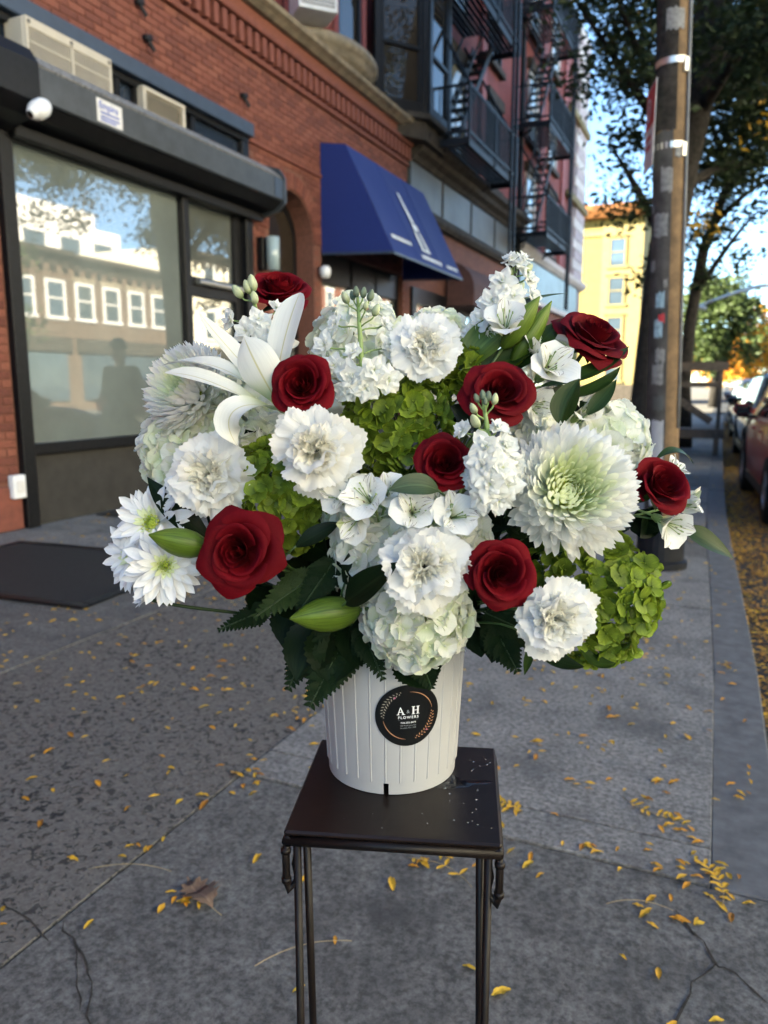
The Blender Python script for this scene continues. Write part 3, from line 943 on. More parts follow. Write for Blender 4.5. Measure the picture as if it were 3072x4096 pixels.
# rooftop vents behind the housing: the two air conditioner grilles
a1 = thing('air_conditioner_grille', 'wide beige air conditioner with upright louvres standing in the transom', 'air conditioner', (X + .2, 5.65, 3.95))
MB().box((X - 0.04, 5.16, 3.95), (X + .20, 6.17, 4.30), .02).part('case', 'ac_beige', a1)
MB().box((X + .201, 5.20, 3.985), (X + .206, 6.13, 4.215)).part('grille_back', 'ac_dark', a1)
for (y0, y1) in ((5.205, 5.655), (5.69, 6.125)):
    gr = MB()
    for i in range(16):
        yy = y0 + (y1 - y0) * (i + .5) / 16; gr.box((X + .206, yy - .0035, 3.985), (X + .217, yy + .0035, 4.215))
    gr.box((X + .206, y0, 4.10), (X + .219, y1, 4.112))
    gr.part('louvre_panel', 'ac_beige', a1)
gr = MB().box((X + .206, 5.66, 3.96), (X + .222, 5.685, 4.24))
for y0, y1, z0, z1 in ((5.165, 6.165, 4.215, 4.295), (5.165, 6.165, 3.95, 3.985), (5.165, 5.20, 3.985, 4.215), (6.13, 6.165, 3.985, 4.215)):
    gr.box((X + .201, y0, z0), (X + .222, y1, z1), .006)
gr.part('bezel', 'ac_beige', a1)
for y0 in (5.20, 5.665, 6.13): MB().lathe([(0.0, 0), (.018, 0), (.018, .004), (0, .004)], 12, (X + .222, y0, 4.255), m=Matrix.Rotation(R(90), 3, 'Y')).part('screw_cap', 'ac_dark', a1)
a2 = thing('vent_grille', 'smaller cream louvred vent grille standing in the transom', 'vent', (X + .1, 7.1, 3.98))
bz = MB()
for y0, y1, z0, z1 in ((6.74, 7.42, 4.25, 4.29), (6.74, 7.42, 3.95, 3.99), (6.74, 6.785, 3.99, 4.25), (7.375, 7.42, 3.99, 4.25)):
    bz.box((X - .04, y0, z0), (X + .10, y1, z1), .006)
bz.part('bezel', 'ac_beige', a2)
boxpart('grille_back', (X + .0, 6.785, 3.99), (X + .03, 7.375, 4.25), 'ac_dark', a2)
for i in range(11):
    zz = 3.995 + .0235 * i
    MB().obox((X + .075, 7.08, zz + .008), (.035, .585, .006), Matrix.Rotation(R(30), 3, 'Y')).part('louvre', 'ac_beige', a2)
a1.location.z += .065; a2.location.z += .06
# camera dome under the housing
sc_ = thing('security_camera', 'white bullet security camera under the shutter housing', 'camera', (X + .42, 4.98, 3.5))
MB().lathe([(0, -.11), (.035, -.108), (.05, -.085), (.055, -.06), (.07, -.05), (.078, 0.0), (.075, .06), (.055, .1), (0, .115)], 20, (X + .50, 4.98, 3.52), m=Matrix.Rotation(R(-55), 3, 'X')).part('housing', 'white_plastic', sc_, True)
MB().lathe([(0, -.112), (.03, -.111)], 12, (X + .50, 4.98, 3.52), m=Matrix.Rotation(R(-55), 3, 'X')).part('lens', 'black_metal', sc_)
MB().tube([(X + .36, 4.98, 3.58), (X + .49, 4.99, 3.56)], .018).part('bracket', 'white_plastic', sc_)
# wall lamp by the arch
wl = thing('wall_lamp', 'boxy wall lamp with pale glass on the brick pier', 'lamp', (X + .12, 9.05, 3.0))
MB().box((X + .001, 8.93, 2.80), (X + .10, 9.06, 3.22), .01).part('back_box', 'black_metal', wl)
MB().lathe([(.0, 2.79), (.085, 2.80), (.09, 3.22), (0, 3.23)], 14, (X + .19, 9.03, 0)).part('glass', 'pale_glass', wl, True)
# outlet box on brick strip
eb = thing('outlet_box', 'white weatherproof outlet box on the brick strip beside the frame', 'outlet', (X + .05, 4.87, .38))
MB().box((X + .001, 4.81, .29), (X + .075, 4.945, .50), .01).part('cover', 'white_plastic', eb)
MB().box((X + .076, 4.835, .35), (X + .088, 4.92, .45), .006).part('flap', 'sign_white', eb)
# arched doorway
ad = thing('arched_door', 'dark arched doorway with fanlight between brick piers', 'door', (X - .2, 9.88, 0))
MB().prism([(9.27, 0.01), (9.27, 3.38)] + [(9.88 + .61*math.cos(t), 3.38 + .61*math.sin(t)) for t in np.linspace(math.pi, 0, 13)][1:] + [(10.49, 0.01)], 0, X - .34, X - .30).part('door_leaf', 'black_metal', ad)
MB().prism([(9.40, 2.62), (9.40, 3.36)] + [(9.88 + .48*math.cos(t), 3.36 + .48*math.sin(t)) for t in np.linspace(math.pi, 0, 11)][1:] + [(10.36, 2.62)], 0, X - .298, X - .29).part('fanlight', 'upper_glass', ad)
boxpart('lintel_bar', (X - .30, 9.28, 2.46), (X - .18, 10.48, 2.58), 'base_panel', ad, .01)
boxpart('pane', (X - .298, 9.42, .9), (X - .29, 10.34, 2.40), 'door_glass', ad)
# shop under the awning
s2 = thing('shop_front', 'dark shop front in shade under the blue awning', 'shop front', (X, 12.4, 0))
f3 = MB()
for y0 in (10.745, 11.9, 12.9, 13.9): f3.box((X - .2, y0, 0), (X - .1, y0 + .09, 3.35))
f3.box((X - .2, 10.83, 2.9), (X - .1, 13.9, 3.35)).box((X - .2, 10.83, 0), (X - .1, 13.9, .5))
f3.part('frame', 'black_metal', s2)
for y0, y1 in ((10.84, 11.895), (11.995, 12.895), (12.995, 13.895)): boxpart('pane', (X - .17, y0, .5), (X - .15, y1, 2.9), 'door_glass', s2)
# blue awning
aw = thing('awning', 'royal blue canvas awning with pale printed emblem', 'awning', (X, 12.3, 3.3))
y0, y1 = 10.73, 13.96
A = [(X + .004, 4.87), (X + .42, 4.80), (-4.60, 3.235), (-4.60, 3.19), ]
def strip(p, q, name):
    d = Vector((q[0]-p[0], q[1]-p[1])); n_ = Vector((-d.y, d.x)).normalized() * 0.006
    return MB().prism([p, q, (q[0]-n_.x, q[1]-n_.y), (p[0]-n_.x, p[1]-n_.y)], 1, y0 + .004, y1 - .004).part(name, 'awning_blue', aw)
strip(A[0], A[1], 'top_panel')
def sag_pt(s, t):
    al_ = y0 + .004 + (y1 - y0 - .008) * (s + 1) / 2
    sg = -.022 * math.sin(math.pi * t) * abs(math.sin(math.pi * (s + 1) * 1.5)) + .006 * noise.noise(Vector((al_ * 2.2, t * 3, 0)))
    p_ = Vector((A[1][0] + (A[2][0] - A[1][0]) * t, al_, A[1][1] + (A[2][1] - A[1][1]) * t))
    e_ = Vector((A[2][0] - A[1][0], 0, A[2][1] - A[1][1])).normalized(); n_ = Vector((-e_.z, 0, e_.x))
    return p_ + n_ * sg
v, f, uv = grid_vf(sag_pt, 48, 14)
wpart('slope_panel', mesh('slope_panel', v, f, 'awning_blue', True), aw)
for yy in (y0 + (y1 - y0)/3, y0 + 2*(y1 - y0)/3):
    MB().bar((A[1][0], yy, A[1][1] + .004), (A[2][0], yy, A[2][1] + .004), .012, .004).part('seam', 'awning_blue', aw)
for yy in (y0, y1):
    MB().prism([(X + .004, 4.86), (X + .42, 4.79), (-4.605, 3.235), (X + .004, 3.29)], 1, yy - .004, yy + .004).part('side_panel', 'awning_blue', aw)
hm = MB().bar((-4.60, y0, 3.215), (-4.60, y1, 3.215), .02, .035)
for yy in (y0, y1): hm.bar((X + .01, yy, 3.27), (-4.6, yy, 3.215), .02, .03)
hm.part('frame_bar', 'blue_beam', aw)
sl = Vector((-4.60 - (X + .42), 0, 3.235 - 4.80)); sl.normalize()
sn = Vector((-sl.z, 0, sl.x)); sn = sn if sn.x > 0 else -sn
def on_slope(along, down, off=.004): return Vector((X + .42, along, 4.80)) + sl * down + sn * off
em = MB()
def quad_on(pts):
    v = [on_slope(*p) for p in pts]; em.add(v, [tuple(range(len(v)))])
quad_on([(12.22, .42), (12.30, .42), (12.42, .95), (12.28, .95)]); quad_on([(12.26, .97), (12.46, .97), (12.50, 1.10), (12.24, 1.10)])
quad_on([(12.20, 1.13), (12.30, 1.13), (12.33, 1.44), (12.20, 1.44)]); quad_on([(12.42, 1.13), (12.50, 1.13), (12.56, 1.44), (12.46, 1.44)])
quad_on([(12.18, 1.45), (12.60, 1.45), (12.60, 1.49), (12.18, 1.49)])
em.part('emblem', 'awning_print', aw)
em = MB()
rs = random.Random(8)
for (yy0, yy1, dn, h_) in ((10.95, 11.75, 1.42, .07), (12.05, 12.95, 1.58, .075), (13.25, 13.8, 1.58, .07)):
    yy = yy0
    while yy < yy1:
        w_ = rs.uniform(.04, .075); quad_on([(yy, dn), (yy + w_, dn), (yy + w_, dn + h_), (yy, dn + h_)]); yy += w_ + .018
em.part('lettering', 'awning_print', aw)
sl2 = thing('spot_lamp', 'small round white spot lamp beside the blue awning', 'lamp', (X + .1, 10.62, 2.95))
MB().lathe([(0, -.09), (.06, -.08), (.085, -.02), (.085, .05), (.05, .09), (0, .1)], 14, (X + .12, 10.62, 2.98)).part('globe', 'white_plastic', sl2, True)
MB().tube([(X, 10.62, 3.05), (X + .1, 10.62, 3.03)], .015).part('bracket', 'black_metal', sl2)

# ------------------------------------------------------------------ second building
b2 = thing('red_brick_tenement', 'red painted tenement with grey shop band and stone cornice', 'building', (X, 18.3, 0))
boxpart('lower_wall', (-9, 14.23, 0), (X - .02, 22.38, 4.72), 'dark_brick_wall', b2)
boxpart('upper_wall', (-16, 14.23, 4.73), (X - .06, 22.38, 13.4), 'red_brick_wall', b2)
MB().prism([(X - .05, 4.50), (X + .10, 4.52), (X + .16, 4.60), (X + .16, 4.66), (X + .08, 4.76), (X - .05, 4.78)], 1, 14.24, 22.38).part('lower_moulding', 'dark_stone', b2)
boxpart('sign_band', (X - .05, 14.24, 4.785), (X + .05, 22.38, 5.50), 'grey_panel', b2)
MB().prism([(X - .05, 5.51), (X + .08, 5.52), (X + .14, 5.60), (X + .26, 5.66), (X + .30, 5.74), (X + .42, 5.80), (X + .44, 5.92), (X + .30, 5.97), (X - .05, 6.0)], 1, 14.24, 22.38).part('cornice', 'dark_stone', b2)
for yy in (16.0, 18.0, 20.0): boxpart('band_joint', (X + .051, yy, 4.79), (X + .07, yy + .05, 5.5), 'dark_stone', b2)
for yy, w_ in ((15.95, .42), (18.75, .34), (21.85, .5)):
    boxpart('pilaster', (X - .059, yy, 6.01), (X + .05, yy + w_, 13.3), 'pilaster_red', b2, .01)
MB().tube([(X + .12, 15.85, 5.98), (X + .12, 15.85, 13.3)], .06).part('downpipe', 'iron', b2)
MB().tube([(X + .12, 22.28, .1), (X + .12, 22.28, 13.3)], .07).part('downpipe', 'iron', b2)
def win(parent, y0, y1, z0, z1, glass='upper_glass', frame='black_metal', xf=X - .06, lintel='dark_stone'):
    w = MB()
    for a_, b__ in ((y0, y0 + .08), (y1 - .08, y1)): w.box((xf + .002, a_, z0), (xf + .07, b__, z1))
    for zz in (z0, (z0 + z1)/2 - .03, z1 - .08): w.box((xf + .002, y0 + .08, zz), (xf + .06, y1 - .08, zz + .07))
    wo = w.part('window', frame, parent)
    boxpart('pane', (xf + .003, y0 + .08, z0 + .07), (xf + .02, y1 - .08, z1 - .08), glass, wo)
    boxpart('sill', (xf + .003, y0 - .12, z0 - .14), (xf + .16, y1 + .12, z0 - .003), lintel, wo)
    boxpart('lintel', (xf + .003, y0 - .15, z1 + .003), (xf + .14, y1 + .15, z1 + .26), lintel, wo)
    return wo
for zz in (6.25, 9.15):
    win(b2, 16.6, 17.7, zz, zz + 1.95, 'curtain_glass' if zz < 7 else 'pale_glass')
    win(b2, 19.4, 20.5, zz, zz + 1.95)
ac2_ = thing('window_air_conditioner', 'pale air conditioner in a window behind the fire escape', 'air conditioner', (X + .2, 19.9, 6.9))
MB().box((X + .02, 19.6, 6.36), (X + .38, 20.2, 6.78), .015).part('case', 'ac_white', ac2_)
MB().box((X + .381, 19.65, 6.41), (X + .39, 20.15, 6.73)).part('grille', 'ac_dark', ac2_)
# ground floor shop of the second building
s3 = thing('shop_front', 'dark shop front with brown rounded awning in the red tenement', 'shop front', (X, 18.3, 0))
boxpart('frame', (X - .018, 14.4, 0.0), (X + .04, 22.2, 3.2), 'black_metal', s3)
for y_ in (14.6, 16.4, 18.2, 20.0): boxpart('pane', (X + .041, y_, .6), (X + .05, y_ + 1.6, 2.9), 'door_glass', s3)
ba = thing('awning', 'brown rounded awning over a dark shop door', 'awning', (X, 17.9, 2.9))
MB().prism([(X + .045, 3.95)] + [(X + .05 + 0.62*math.sin(t), 3.35 + 0.60*math.cos(t)) for t in np.linspace(.1, math.pi/2, 8)] + [(X + .67, 3.0), (X + .045, 3.0)], 1, 16.4, 19.4).part('canopy', 'brown_awning', ba)
em = MB()
rs = random.Random(3)
yy = 16.9
while yy < 19.0:
    w_ = rs.uniform(.06, .12); em.box((X + .671, yy, 3.08), (X + .675, yy + w_, 3.30)); yy += w_ + .03
em.part('lettering', 'paper_white', ba)
# ------------------------------------------------------------------ third building
b3 = thing('corner_tenement', 'corner tenement with pale quoins and a light blue shop sign band', 'building', (X, 27.5, 0))
boxpart('lower_wall', (-9, 22.42, 0), (X - .03, 33.2, 4.2), 'dark_brick_wall', b3)
boxpart('upper_wall', (-16, 22.42, 4.21), (X - .06, 31.0, 14.6), 'red_brick_wall', b3)
boxpart('corner_wall', (-16, 31.01, 4.21), (X - .03, 33.2, 14.6), 'grey_brick_wall', b3)
boxpart('sign_band', (X - .02, 22.5, 3.95), (X + .06, 32.0, 5.05), 'pale_blue_sign', b3)
MB().prism([(X - .02, 5.06), (X + .12, 5.08), (X + .24, 5.2), (X + .26, 5.34), (X - .02, 5.38)], 1, 22.5, 33.1).part('cornice', 'quoin_white', b3)
boxpart('lower_moulding', (X - .02, 22.5, 3.80), (X + .12, 32.0, 3.94), 'quoin_white', b3)
k = 0
zz = 5.4
while zz < 14.4:
    boxpart('quoin', (X - .029, 31.02 if k % 2 else 31.3, zz), (X + .04, 33.21, zz + .36), 'quoin_white' if k % 2 else 'pilaster_lilac', b3, .015)
    zz += .38; k += 1
for zz in (8.0, 10.9):
    boxpart('string_course', (X - .02, 29.4, zz + .05), (X + .16, 33.25, zz + .30), 'cream_trim', b3, .02)
for yy, w_ in ((22.5, .35), (25.2, .4), (28.6, .4)): boxpart('pilaster', (X - .059, yy, 5.4), (X + .03, yy + w_, 14.5), 'pilaster_red', b3, .01)
for zz in (5.6, 8.4, 11.3):
    win(b3, 23.5, 24.7, zz, zz + 1.9, 'pale_glass', 'quoin_white'); win(b3, 26.4, 27.6, zz, zz + 1.9, 'pale_glass', 'quoin_white')
s4 = thing('shop_front', 'far shop front below the light blue sign band', 'shop front', (X, 27, 0))
boxpart('frame', (X - .025, 22.6, 0.0), (X + .03, 33.0, 3.1), 'black_metal', s4)
for y_ in (22.8, 24.8, 26.8, 28.8, 30.8): boxpart('pane', (X + .031, y_, .6), (X + .04, y_ + 1.7, 2.9), 'door_glass', s4)
# unseen neighbour behind the viewpoint, added to cast the row's shadow
nb = thing('shading_neighbour', 'unseen four storey brick building added along the row to shade the pavement', 'building', (X, -25, 0))
boxpart('wall', (-16, -42, 0), (X - .02, -9.05, 13.2), 'brick_wall', nb)
for zz in (4.5, 7.4, 10.3):
    for i in range(8): win(nb, -40 + 4 * i, -38.8 + 4 * i, zz, zz + 1.7, 'upper_glass', 'white_paint', X - .02)

# ------------------------------------------------------------------ fire escapes
def fire_escape(label, y0, y1, levels, xo=-4.78, top=14.0):
    fe = thing('fire_escape', label, 'fire escape', (X, (y0+y1)/2, levels[0]), 'iron fire escapes on the tenements')
    for li, z in enumerate(levels):
        fm = MB()
        fm.box((X + .02, y0, z - .10), (xo, y0 + .05, z + .02)).box((X + .02, y1 - .05, z - .10), (xo, y1, z + .02))
        fm.box((xo - .05, y0 + .05, z - .12), (xo, y1 - .05, z + .03))
        for yy in (y0 + .3, y1 - .3):
            fm.bar((X, yy, z - .35), (X + .45, yy, z - .08), .05)
        fm.part('platform_frame', 'iron', fe)
        n = 9
        for i in range(n):
            xx = X + .08 + (xo - X - .2) * i / (n - 1)
            if i < 4: boxpart('platform_slat', (xx, y0 + .06, z - .02), (xx + .075, y1 - 1.2, z), 'iron', fe)
            else: boxpart('platform_slat', (xx, y0 + .06, z - .02), (xx + .075, y1 - .06, z), 'iron', fe)
        rl = MB()
        for zz in (z + .12, z + .95): rl.bar((xo, y0, zz), (xo, y1, zz), .035, .045); rl.bar((X + .05, y0, zz), (xo, y0, zz), .035, .045); rl.bar((X + .05, y1, zz), (xo, y1, zz), .035, .045)
        yy = y0
        while yy <= y1: rl.bar((xo, yy, z), (xo, yy, z + .95), .024); yy += .12
        xx = X + .1
        while xx < xo: rl.bar((xx, y0, z), (xx, y0, z + .95), .018); rl.bar((xx, y1, z), (xx, y1, z + .95), .018); xx += .13
        for yy in (y0, y1, (y0+y1)/2): rl.bar((xo, yy, z - .1), (xo, yy, z + 1.0), .05)
        rl.part('railing', 'iron', fe)
        if li + 1 < len(levels) or True:
            zt = levels[li+1] if li + 1 < len(levels) else z + 2.85
            sa, sb = Vector((X + .32, y0 + .55, z)), Vector((X + .32, y1 - .5, zt))
            stn = MB()
            for dx in (-.22, .22):
                stn.bar(sa + Vector((dx, 0, 0)), sb + Vector((dx, 0, 0)), .03, .13)
                stn.bar(sa + Vector((dx, 0, .8)), sb + Vector((dx, 0, .8)), .03, .04)
            stn.part('stair_stringer', 'iron', fe)
            nn = 11
            for i in range(1, nn):
                c = sa.lerp(sb, i / nn); boxpart('stair_tread', (c.x - .21, c.y - .09, c.z - .015), (c.x + .21, c.y + .09, c.z + .015), 'iron', fe)
    zt = levels[-1] + 1
    br = MB()
    for z in levels:
        for yy in (y0 + .05, y1 - .9):
            br.bar((xo + .01, yy, z + .95), (X + .02, yy, z + 2.7), .05, .05)
    br.bar((xo + .02, y1 - .2, 3.6), (xo + .02, y1 - .2, zt + 2), .06); br.bar((xo + .02, y1 - .55, 3.6), (xo + .02, y1 - .55, zt), .05)
    br.part('hanger_rod', 'iron', fe)
    return fe
fire_escape('black iron fire escape with slatted balconies before the red tenement', 14.75, 18.35, (5.92, 8.72, 11.5))
fire_escape('black iron fire escape hanging on the far corner tenement', 21.7, 25.15, (5.42, 8.25, 11.1))

# ------------------------------------------------------------------ far yellow building
yb = thing('yellow_building', 'sunlit yellow building with an orange cornice at the end of the row', 'building', (-10, 62, 0))
boxpart('wall', (-13.5, 62, 0), (-6.3, 75, 13.6), 'yellow_stucco', yb)
boxpart('bay', (-9.25, 61.5, 0), (-6.28, 61.98, 13.0), 'cream_trim', yb)
MB().prism([(61.3, 13.62), (61.05, 14.1), (61.05, 14.5), (62.5, 14.5), (62.5, 13.62)], 0, -13.6, -6.0).part('cornice', 'orange_cornice', yb)
boxpart('string_course', (-13.5, 61.88, 12.4), (-9.27, 61.99, 12.7), 'cream_trim', yb)
for zz in (1.6, 4.4, 7.3, 10.1):
    w = MB().box((-8.75, 61.40, zz), (-8.60, 61.49, zz + 2.0)).box((-7.60, 61.40, zz), (-7.45, 61.49, zz + 2.0)).box((-8.6, 61.40, zz + 1.9), (-7.6, 61.49, zz + 2.05)).box((-8.6, 61.4, zz + .95), (-7.6, 61.49, zz + 1.02)).box((-8.9, 61.38, zz - .18), (-7.3, 61.49, zz - .002))
    wo = w.part('window', 'cream_trim', yb)
    boxpart('pane', (-8.6, 61.45, zz), (-7.6, 61.485, zz + 1.9), 'far_glass', wo)
    MB().prism([(-8.95, zz + 2.12), (-7.25, zz + 2.12), (-8.1, zz + 2.5)], 1, 61.36, 61.49).part('pediment', 'cream_trim', wo)
boxpart('ground_band', (-13.55, 61.3, 0), (-6.2, 61.39, 1.3), 'dark_stone', yb)

# ------------------------------------------------------------------ across the street
def row_house(label, y0, y1, h, x0, wallmat, trim, rows_, cols, depth=10, frame='white_paint', cor='dark_stone'):
    t = thing('row_house', label, 'building', (x0, (y0+y1)/2, 0))
    boxpart('wall', (x0, y0 + .01, 0), (x0 + depth, y1 - .01, h), wallmat, t)
    MB().prism([(x0 - .05, h - .5), (x0 - .15, h - .35), (x0 - .5, h - .1), (x0 - .5, h + .12), (x0 + .4, h + .12), (x0 + .4, h - .5)], 1, y0, y1).part('cornice', cor, t)
    n = int((y1 - y0) / .7)
    for i in range(n):
        yy = y0 + (y1 - y0) * (i + .5) / n; boxpart('bracket', (x0 - .34, yy - .08, h - .72), (x0 - .051, yy + .08, h - .35), cor, t)
    for z in rows_:
        for c in range(cols):
            yc = y0 + (y1 - y0) * (c + .5) / cols
            w = MB()
            for s in (-1, 1): w.box((x0 - .06, yc + s*.55 - .08, z), (x0 - .002, yc + s*.55 + .08, z + 1.75))
            w.box((x0 - .06, yc - .47, z + 1.6), (x0 - .002, yc + .47, z + 1.75)).box((x0 - .06, yc - .47, z + .82), (x0 - .002, yc + .47, z + .9)).box((x0 - .1, yc - .7, z - .16), (x0 - .002, yc + .7, z - .002))
            wo = w.part('window', frame, t)
            boxpart('pane', (x0 - .03, yc - .47, z), (x0 - .003, yc + .47, z + 1.6), 'far_glass', wo)
            boxpart('lintel', (x0 - .08, yc - .75, z + 1.76), (x0 - .003, yc + .75, z + 2.0), trim, wo)
    boxpart('shop_band', (x0 - .2, y0 + .2, 2.9), (x0 - .003, y1 - .2, 3.6), cor, t)
    boxpart('shop_pane', (x0 - .1, y0 + .5, .5), (x0 - .004, y1 - .5, 2.8), 'far_glass', t)
    return t
row_house('brown brick row house across the street, seen in the shop window', 22, 29.5, 7.6, 18.5, 'brown_brick_wall', 'brown_brick_wall', (4.6,), 4, frame='quoin_white')
row_house('second brown brick row house across the street beside the first', 29.5, 37, 7.5, 18.5, 'brown_brick_wall', 'stone_trim', (4.6,), 4, frame='quoin_white')
row_house('cream rendered house across the street beyond the brown row', 37, 45, 9.2, 18.5, 'cream_render', 'white_paint', (4.2, 6.9), 3)
row_house('orange brick house across the street with white bands', 56, 80, 10.0, 18.5, 'brick_wall', 'white_paint', (4.2, 7.2), 8)
row_house('unseen pale house across the street, added to bounce warm sunlight', 8, 22, 13.0, 18.5, 'cream_render', 'white_paint', (4.8, 7.8), 6)  # out of view; pale facade added to throw warm sun at the bouquet
row_house('wide unseen apartment house across the street, cream and tall to bounce sunlight', -32, -6, 15.0, 18.5, 'cream_render', 'white_paint', (4.3, 7.4, 10.0), 9)  # unseen; cream and tall so it bounces sunlight over the road
row_house('unseen apartment house across the street, cream to bounce more sunlight', -6, 8, 14.0, 18.5, 'cream_render', 'white_paint', (4.3, 7.4, 10.4), 5)  # unseen as well, coloured cream for its bounced light
wb = thing('white_apartment_block', 'white apartment block rising behind the brown row houses', 'building', (31, 40, 0))
boxpart('wall', (31, 34, 0), (44, 47, 12.4), 'quoin_white', wb)
boxpart('wall', (31.5, 35, 12.4), (44, 45, 13.6), 'quoin_white', wb)
for z in (7.4, 10.0):
    for i in range(4):
        yc = 35 + i * 3.1; boxpart('window', (30.94, yc, z), (30.99, yc + 1.7, z + 1.4), 'far_glass', wb)

# ------------------------------------------------------------------ trees
def leaf_cloud(clumps, per, size, seed, flat=0.5):
    rn = np.random.default_rng(seed)
    n = len(clumps) * per
    base = np.repeat(np.array([c[:3] for c in clumps]), per, axis=0)
    sp = np.repeat(np.array([c[3] for c in clumps]), per)
    p = base + rn.normal(size=(n, 3)) * sp[:, None] * np.array([1, 1, .75])
    a = rn.normal(size=(n, 3)); a[:, 2] *= flat; a /= np.linalg.norm(a, axis=1)[:, None]
    t = rn.normal(size=(n, 3)); t -= a * (t * a).sum(1)[:, None]; t /= np.linalg.norm(t, axis=1)[:, None]
    L = size * rn.uniform(.6, 1.25, n); W = L * rn.uniform(.35, .55, n)
    v = np.empty((n, 4, 3)); nn = np.cross(a, t)
    v[:, 0] = p - a * L[:, None] / 2; v[:, 2] = p + a * L[:, None] / 2
    v[:, 1] = p + t * W[:, None] / 2 + nn * L[:, None] * .08; v[:, 3] = p - t * W[:, None] / 2 + nn * L[:, None] * .08
    f = np.arange(n * 4).reshape(n, 4)
    return v.reshape(-1, 3).tolist(), f.tolist(), np.tile(np.array([(.5, 0), (1, .5), (.5, 1), (0, .5)]), (n, 1)).tolist()
def limb(pts, r0, r1, n=10):
    m_ = len(pts); return tube_vf(pts, [r0 + (r1 - r0) * i / (m_ - 1) for i in range(m_)], n)
def crown_part(tr, clumps, per, size, seed, mat, name='crown', flat=.5):
    v, f, uv = leaf_cloud(clumps, per, size, seed, flat)
    o = wpart(name, mesh(name, v, f, mat, False, uv), tr); o['kind'] = 'stuff'; return o

t1 = thing('street_tree', 'leaning street tree with thick dark trunk behind the utility pole', 'tree', (-.88, 10.2, 0), 'street trees along the kerb')
tp = [(-.90, 10.2, -.02), (-.88, 10.2, .6), (-.86, 10.2, 1.6), (-.80, 10.2, 2.8), (-.66, 10.2, 3.9), (-.47, 10.2, 5.1), (-.36, 10.2, 6.2), (-.2, 10.3, 7.6), (.1, 10.5, 9.0)]
mb = MB()
v, f, uv = tube_vf(tp, [.33, .24, .21, .20, .195, .20, .17, .13, .05], 16)
rn = random.Random(5)
v = [Vector(p) * 1.0 + Vector((noise.noise(Vector(p) * 5) * .05, noise.noise(Vector(p) * 5 + Vector((9, 9, 9))) * .05, 0)) for p in v]
mb.add(v, f, uv).part('trunk', 'bark', t1, True)
brs = []
rn = random.Random(21)
for (s, e) in (((-.66, 10.2, 3.9), (-1.9, 9.2, 5.6)), ((-.47, 10.2, 5.1), (1.6, 9.4, 6.4)), ((-.8, 10.2, 3.0), (-1.6, 11.0, 4.4)), ((-.4, 10.2, 5.8), (-1.8, 11.5, 7.6)), ((-.36, 10.2, 6.2), (1.2, 11.8, 8.0)), ((-.5, 10.2, 4.8), (.9, 11.3, 5.4)), ((-.5, 10.2, 4.4), (.5, 8.4, 4.9)), ((-.7, 10.2, 3.6), (.4, 12.6, 4.3)), ((-.66, 10.2, 3.9), (-1.3, 8.6, 5.2))):
    s, e = Vector(s), Vector(e); md = s.lerp(e, .5) + Vector((rn.uniform(-.2, .2), rn.uniform(-.2, .2), .25))
    v, f, uv = limb(bez(s, s.lerp(md, .6), md, e, 8), .075, .015, 7); MB().add(v, f, uv).part('branch', 'bark', t1, True); brs.append((s, md, e))
cl = []
rn = random.Random(6)
for s, md, e in brs:
    for i in range(13):
        t = rn.uniform(.25, 1.1); p = s.lerp(md, t * 2) if t < .5 else md.lerp(e, t * 2 - 1)
        cl.append((p.x + rn.gauss(0, .42), p.y + rn.gauss(0, .5), p.z + rn.gauss(0, .33), rn.uniform(.13, .26)))
for i in range(150):   # outer shell
    a_, b__ = rn.uniform(0, 6.28), rn.uniform(-.5, 1)
    k_ = rn.uniform(.65, 1.0)
    cl.append((-.1 + 2.3 * k_ * math.cos(a_) * math.sqrt(1 - b__*b__*.8), 10.4 + 2.6 * k_ * math.sin(a_) * math.sqrt(1 - b__*b__*.8), 5.4 + 2.6 * b__ * k_, rn.uniform(.14, .28)))
cl = [c for c in cl if c[0] / c[1] > -.150 + .03 * math.sin(c[2] * 3) - (.03 if c[2] > 5 else 0)]
crown_part(t1, cl, 140, .11, 3, 'tree_leaf_dark')
crown_part(t1, [c for i, c in enumerate(cl) if i % 4 == 0], 14, .095, 4, 'tree_leaf')
crown_part(t1, [(.75, 8.2, 4.75, .28), (.95, 8.4, 4.9, .25), (.5, 8.3, 5.0, .25), (-1.2, 9.3, 5.6, .2), (.9, 10, 4.2, .2), (.3, 9.5, 4.0, .15), (-.5, 11, 3.3, .18)], 55, .10, 5, 'tree_leaf_yellow', 'turning_leaves')
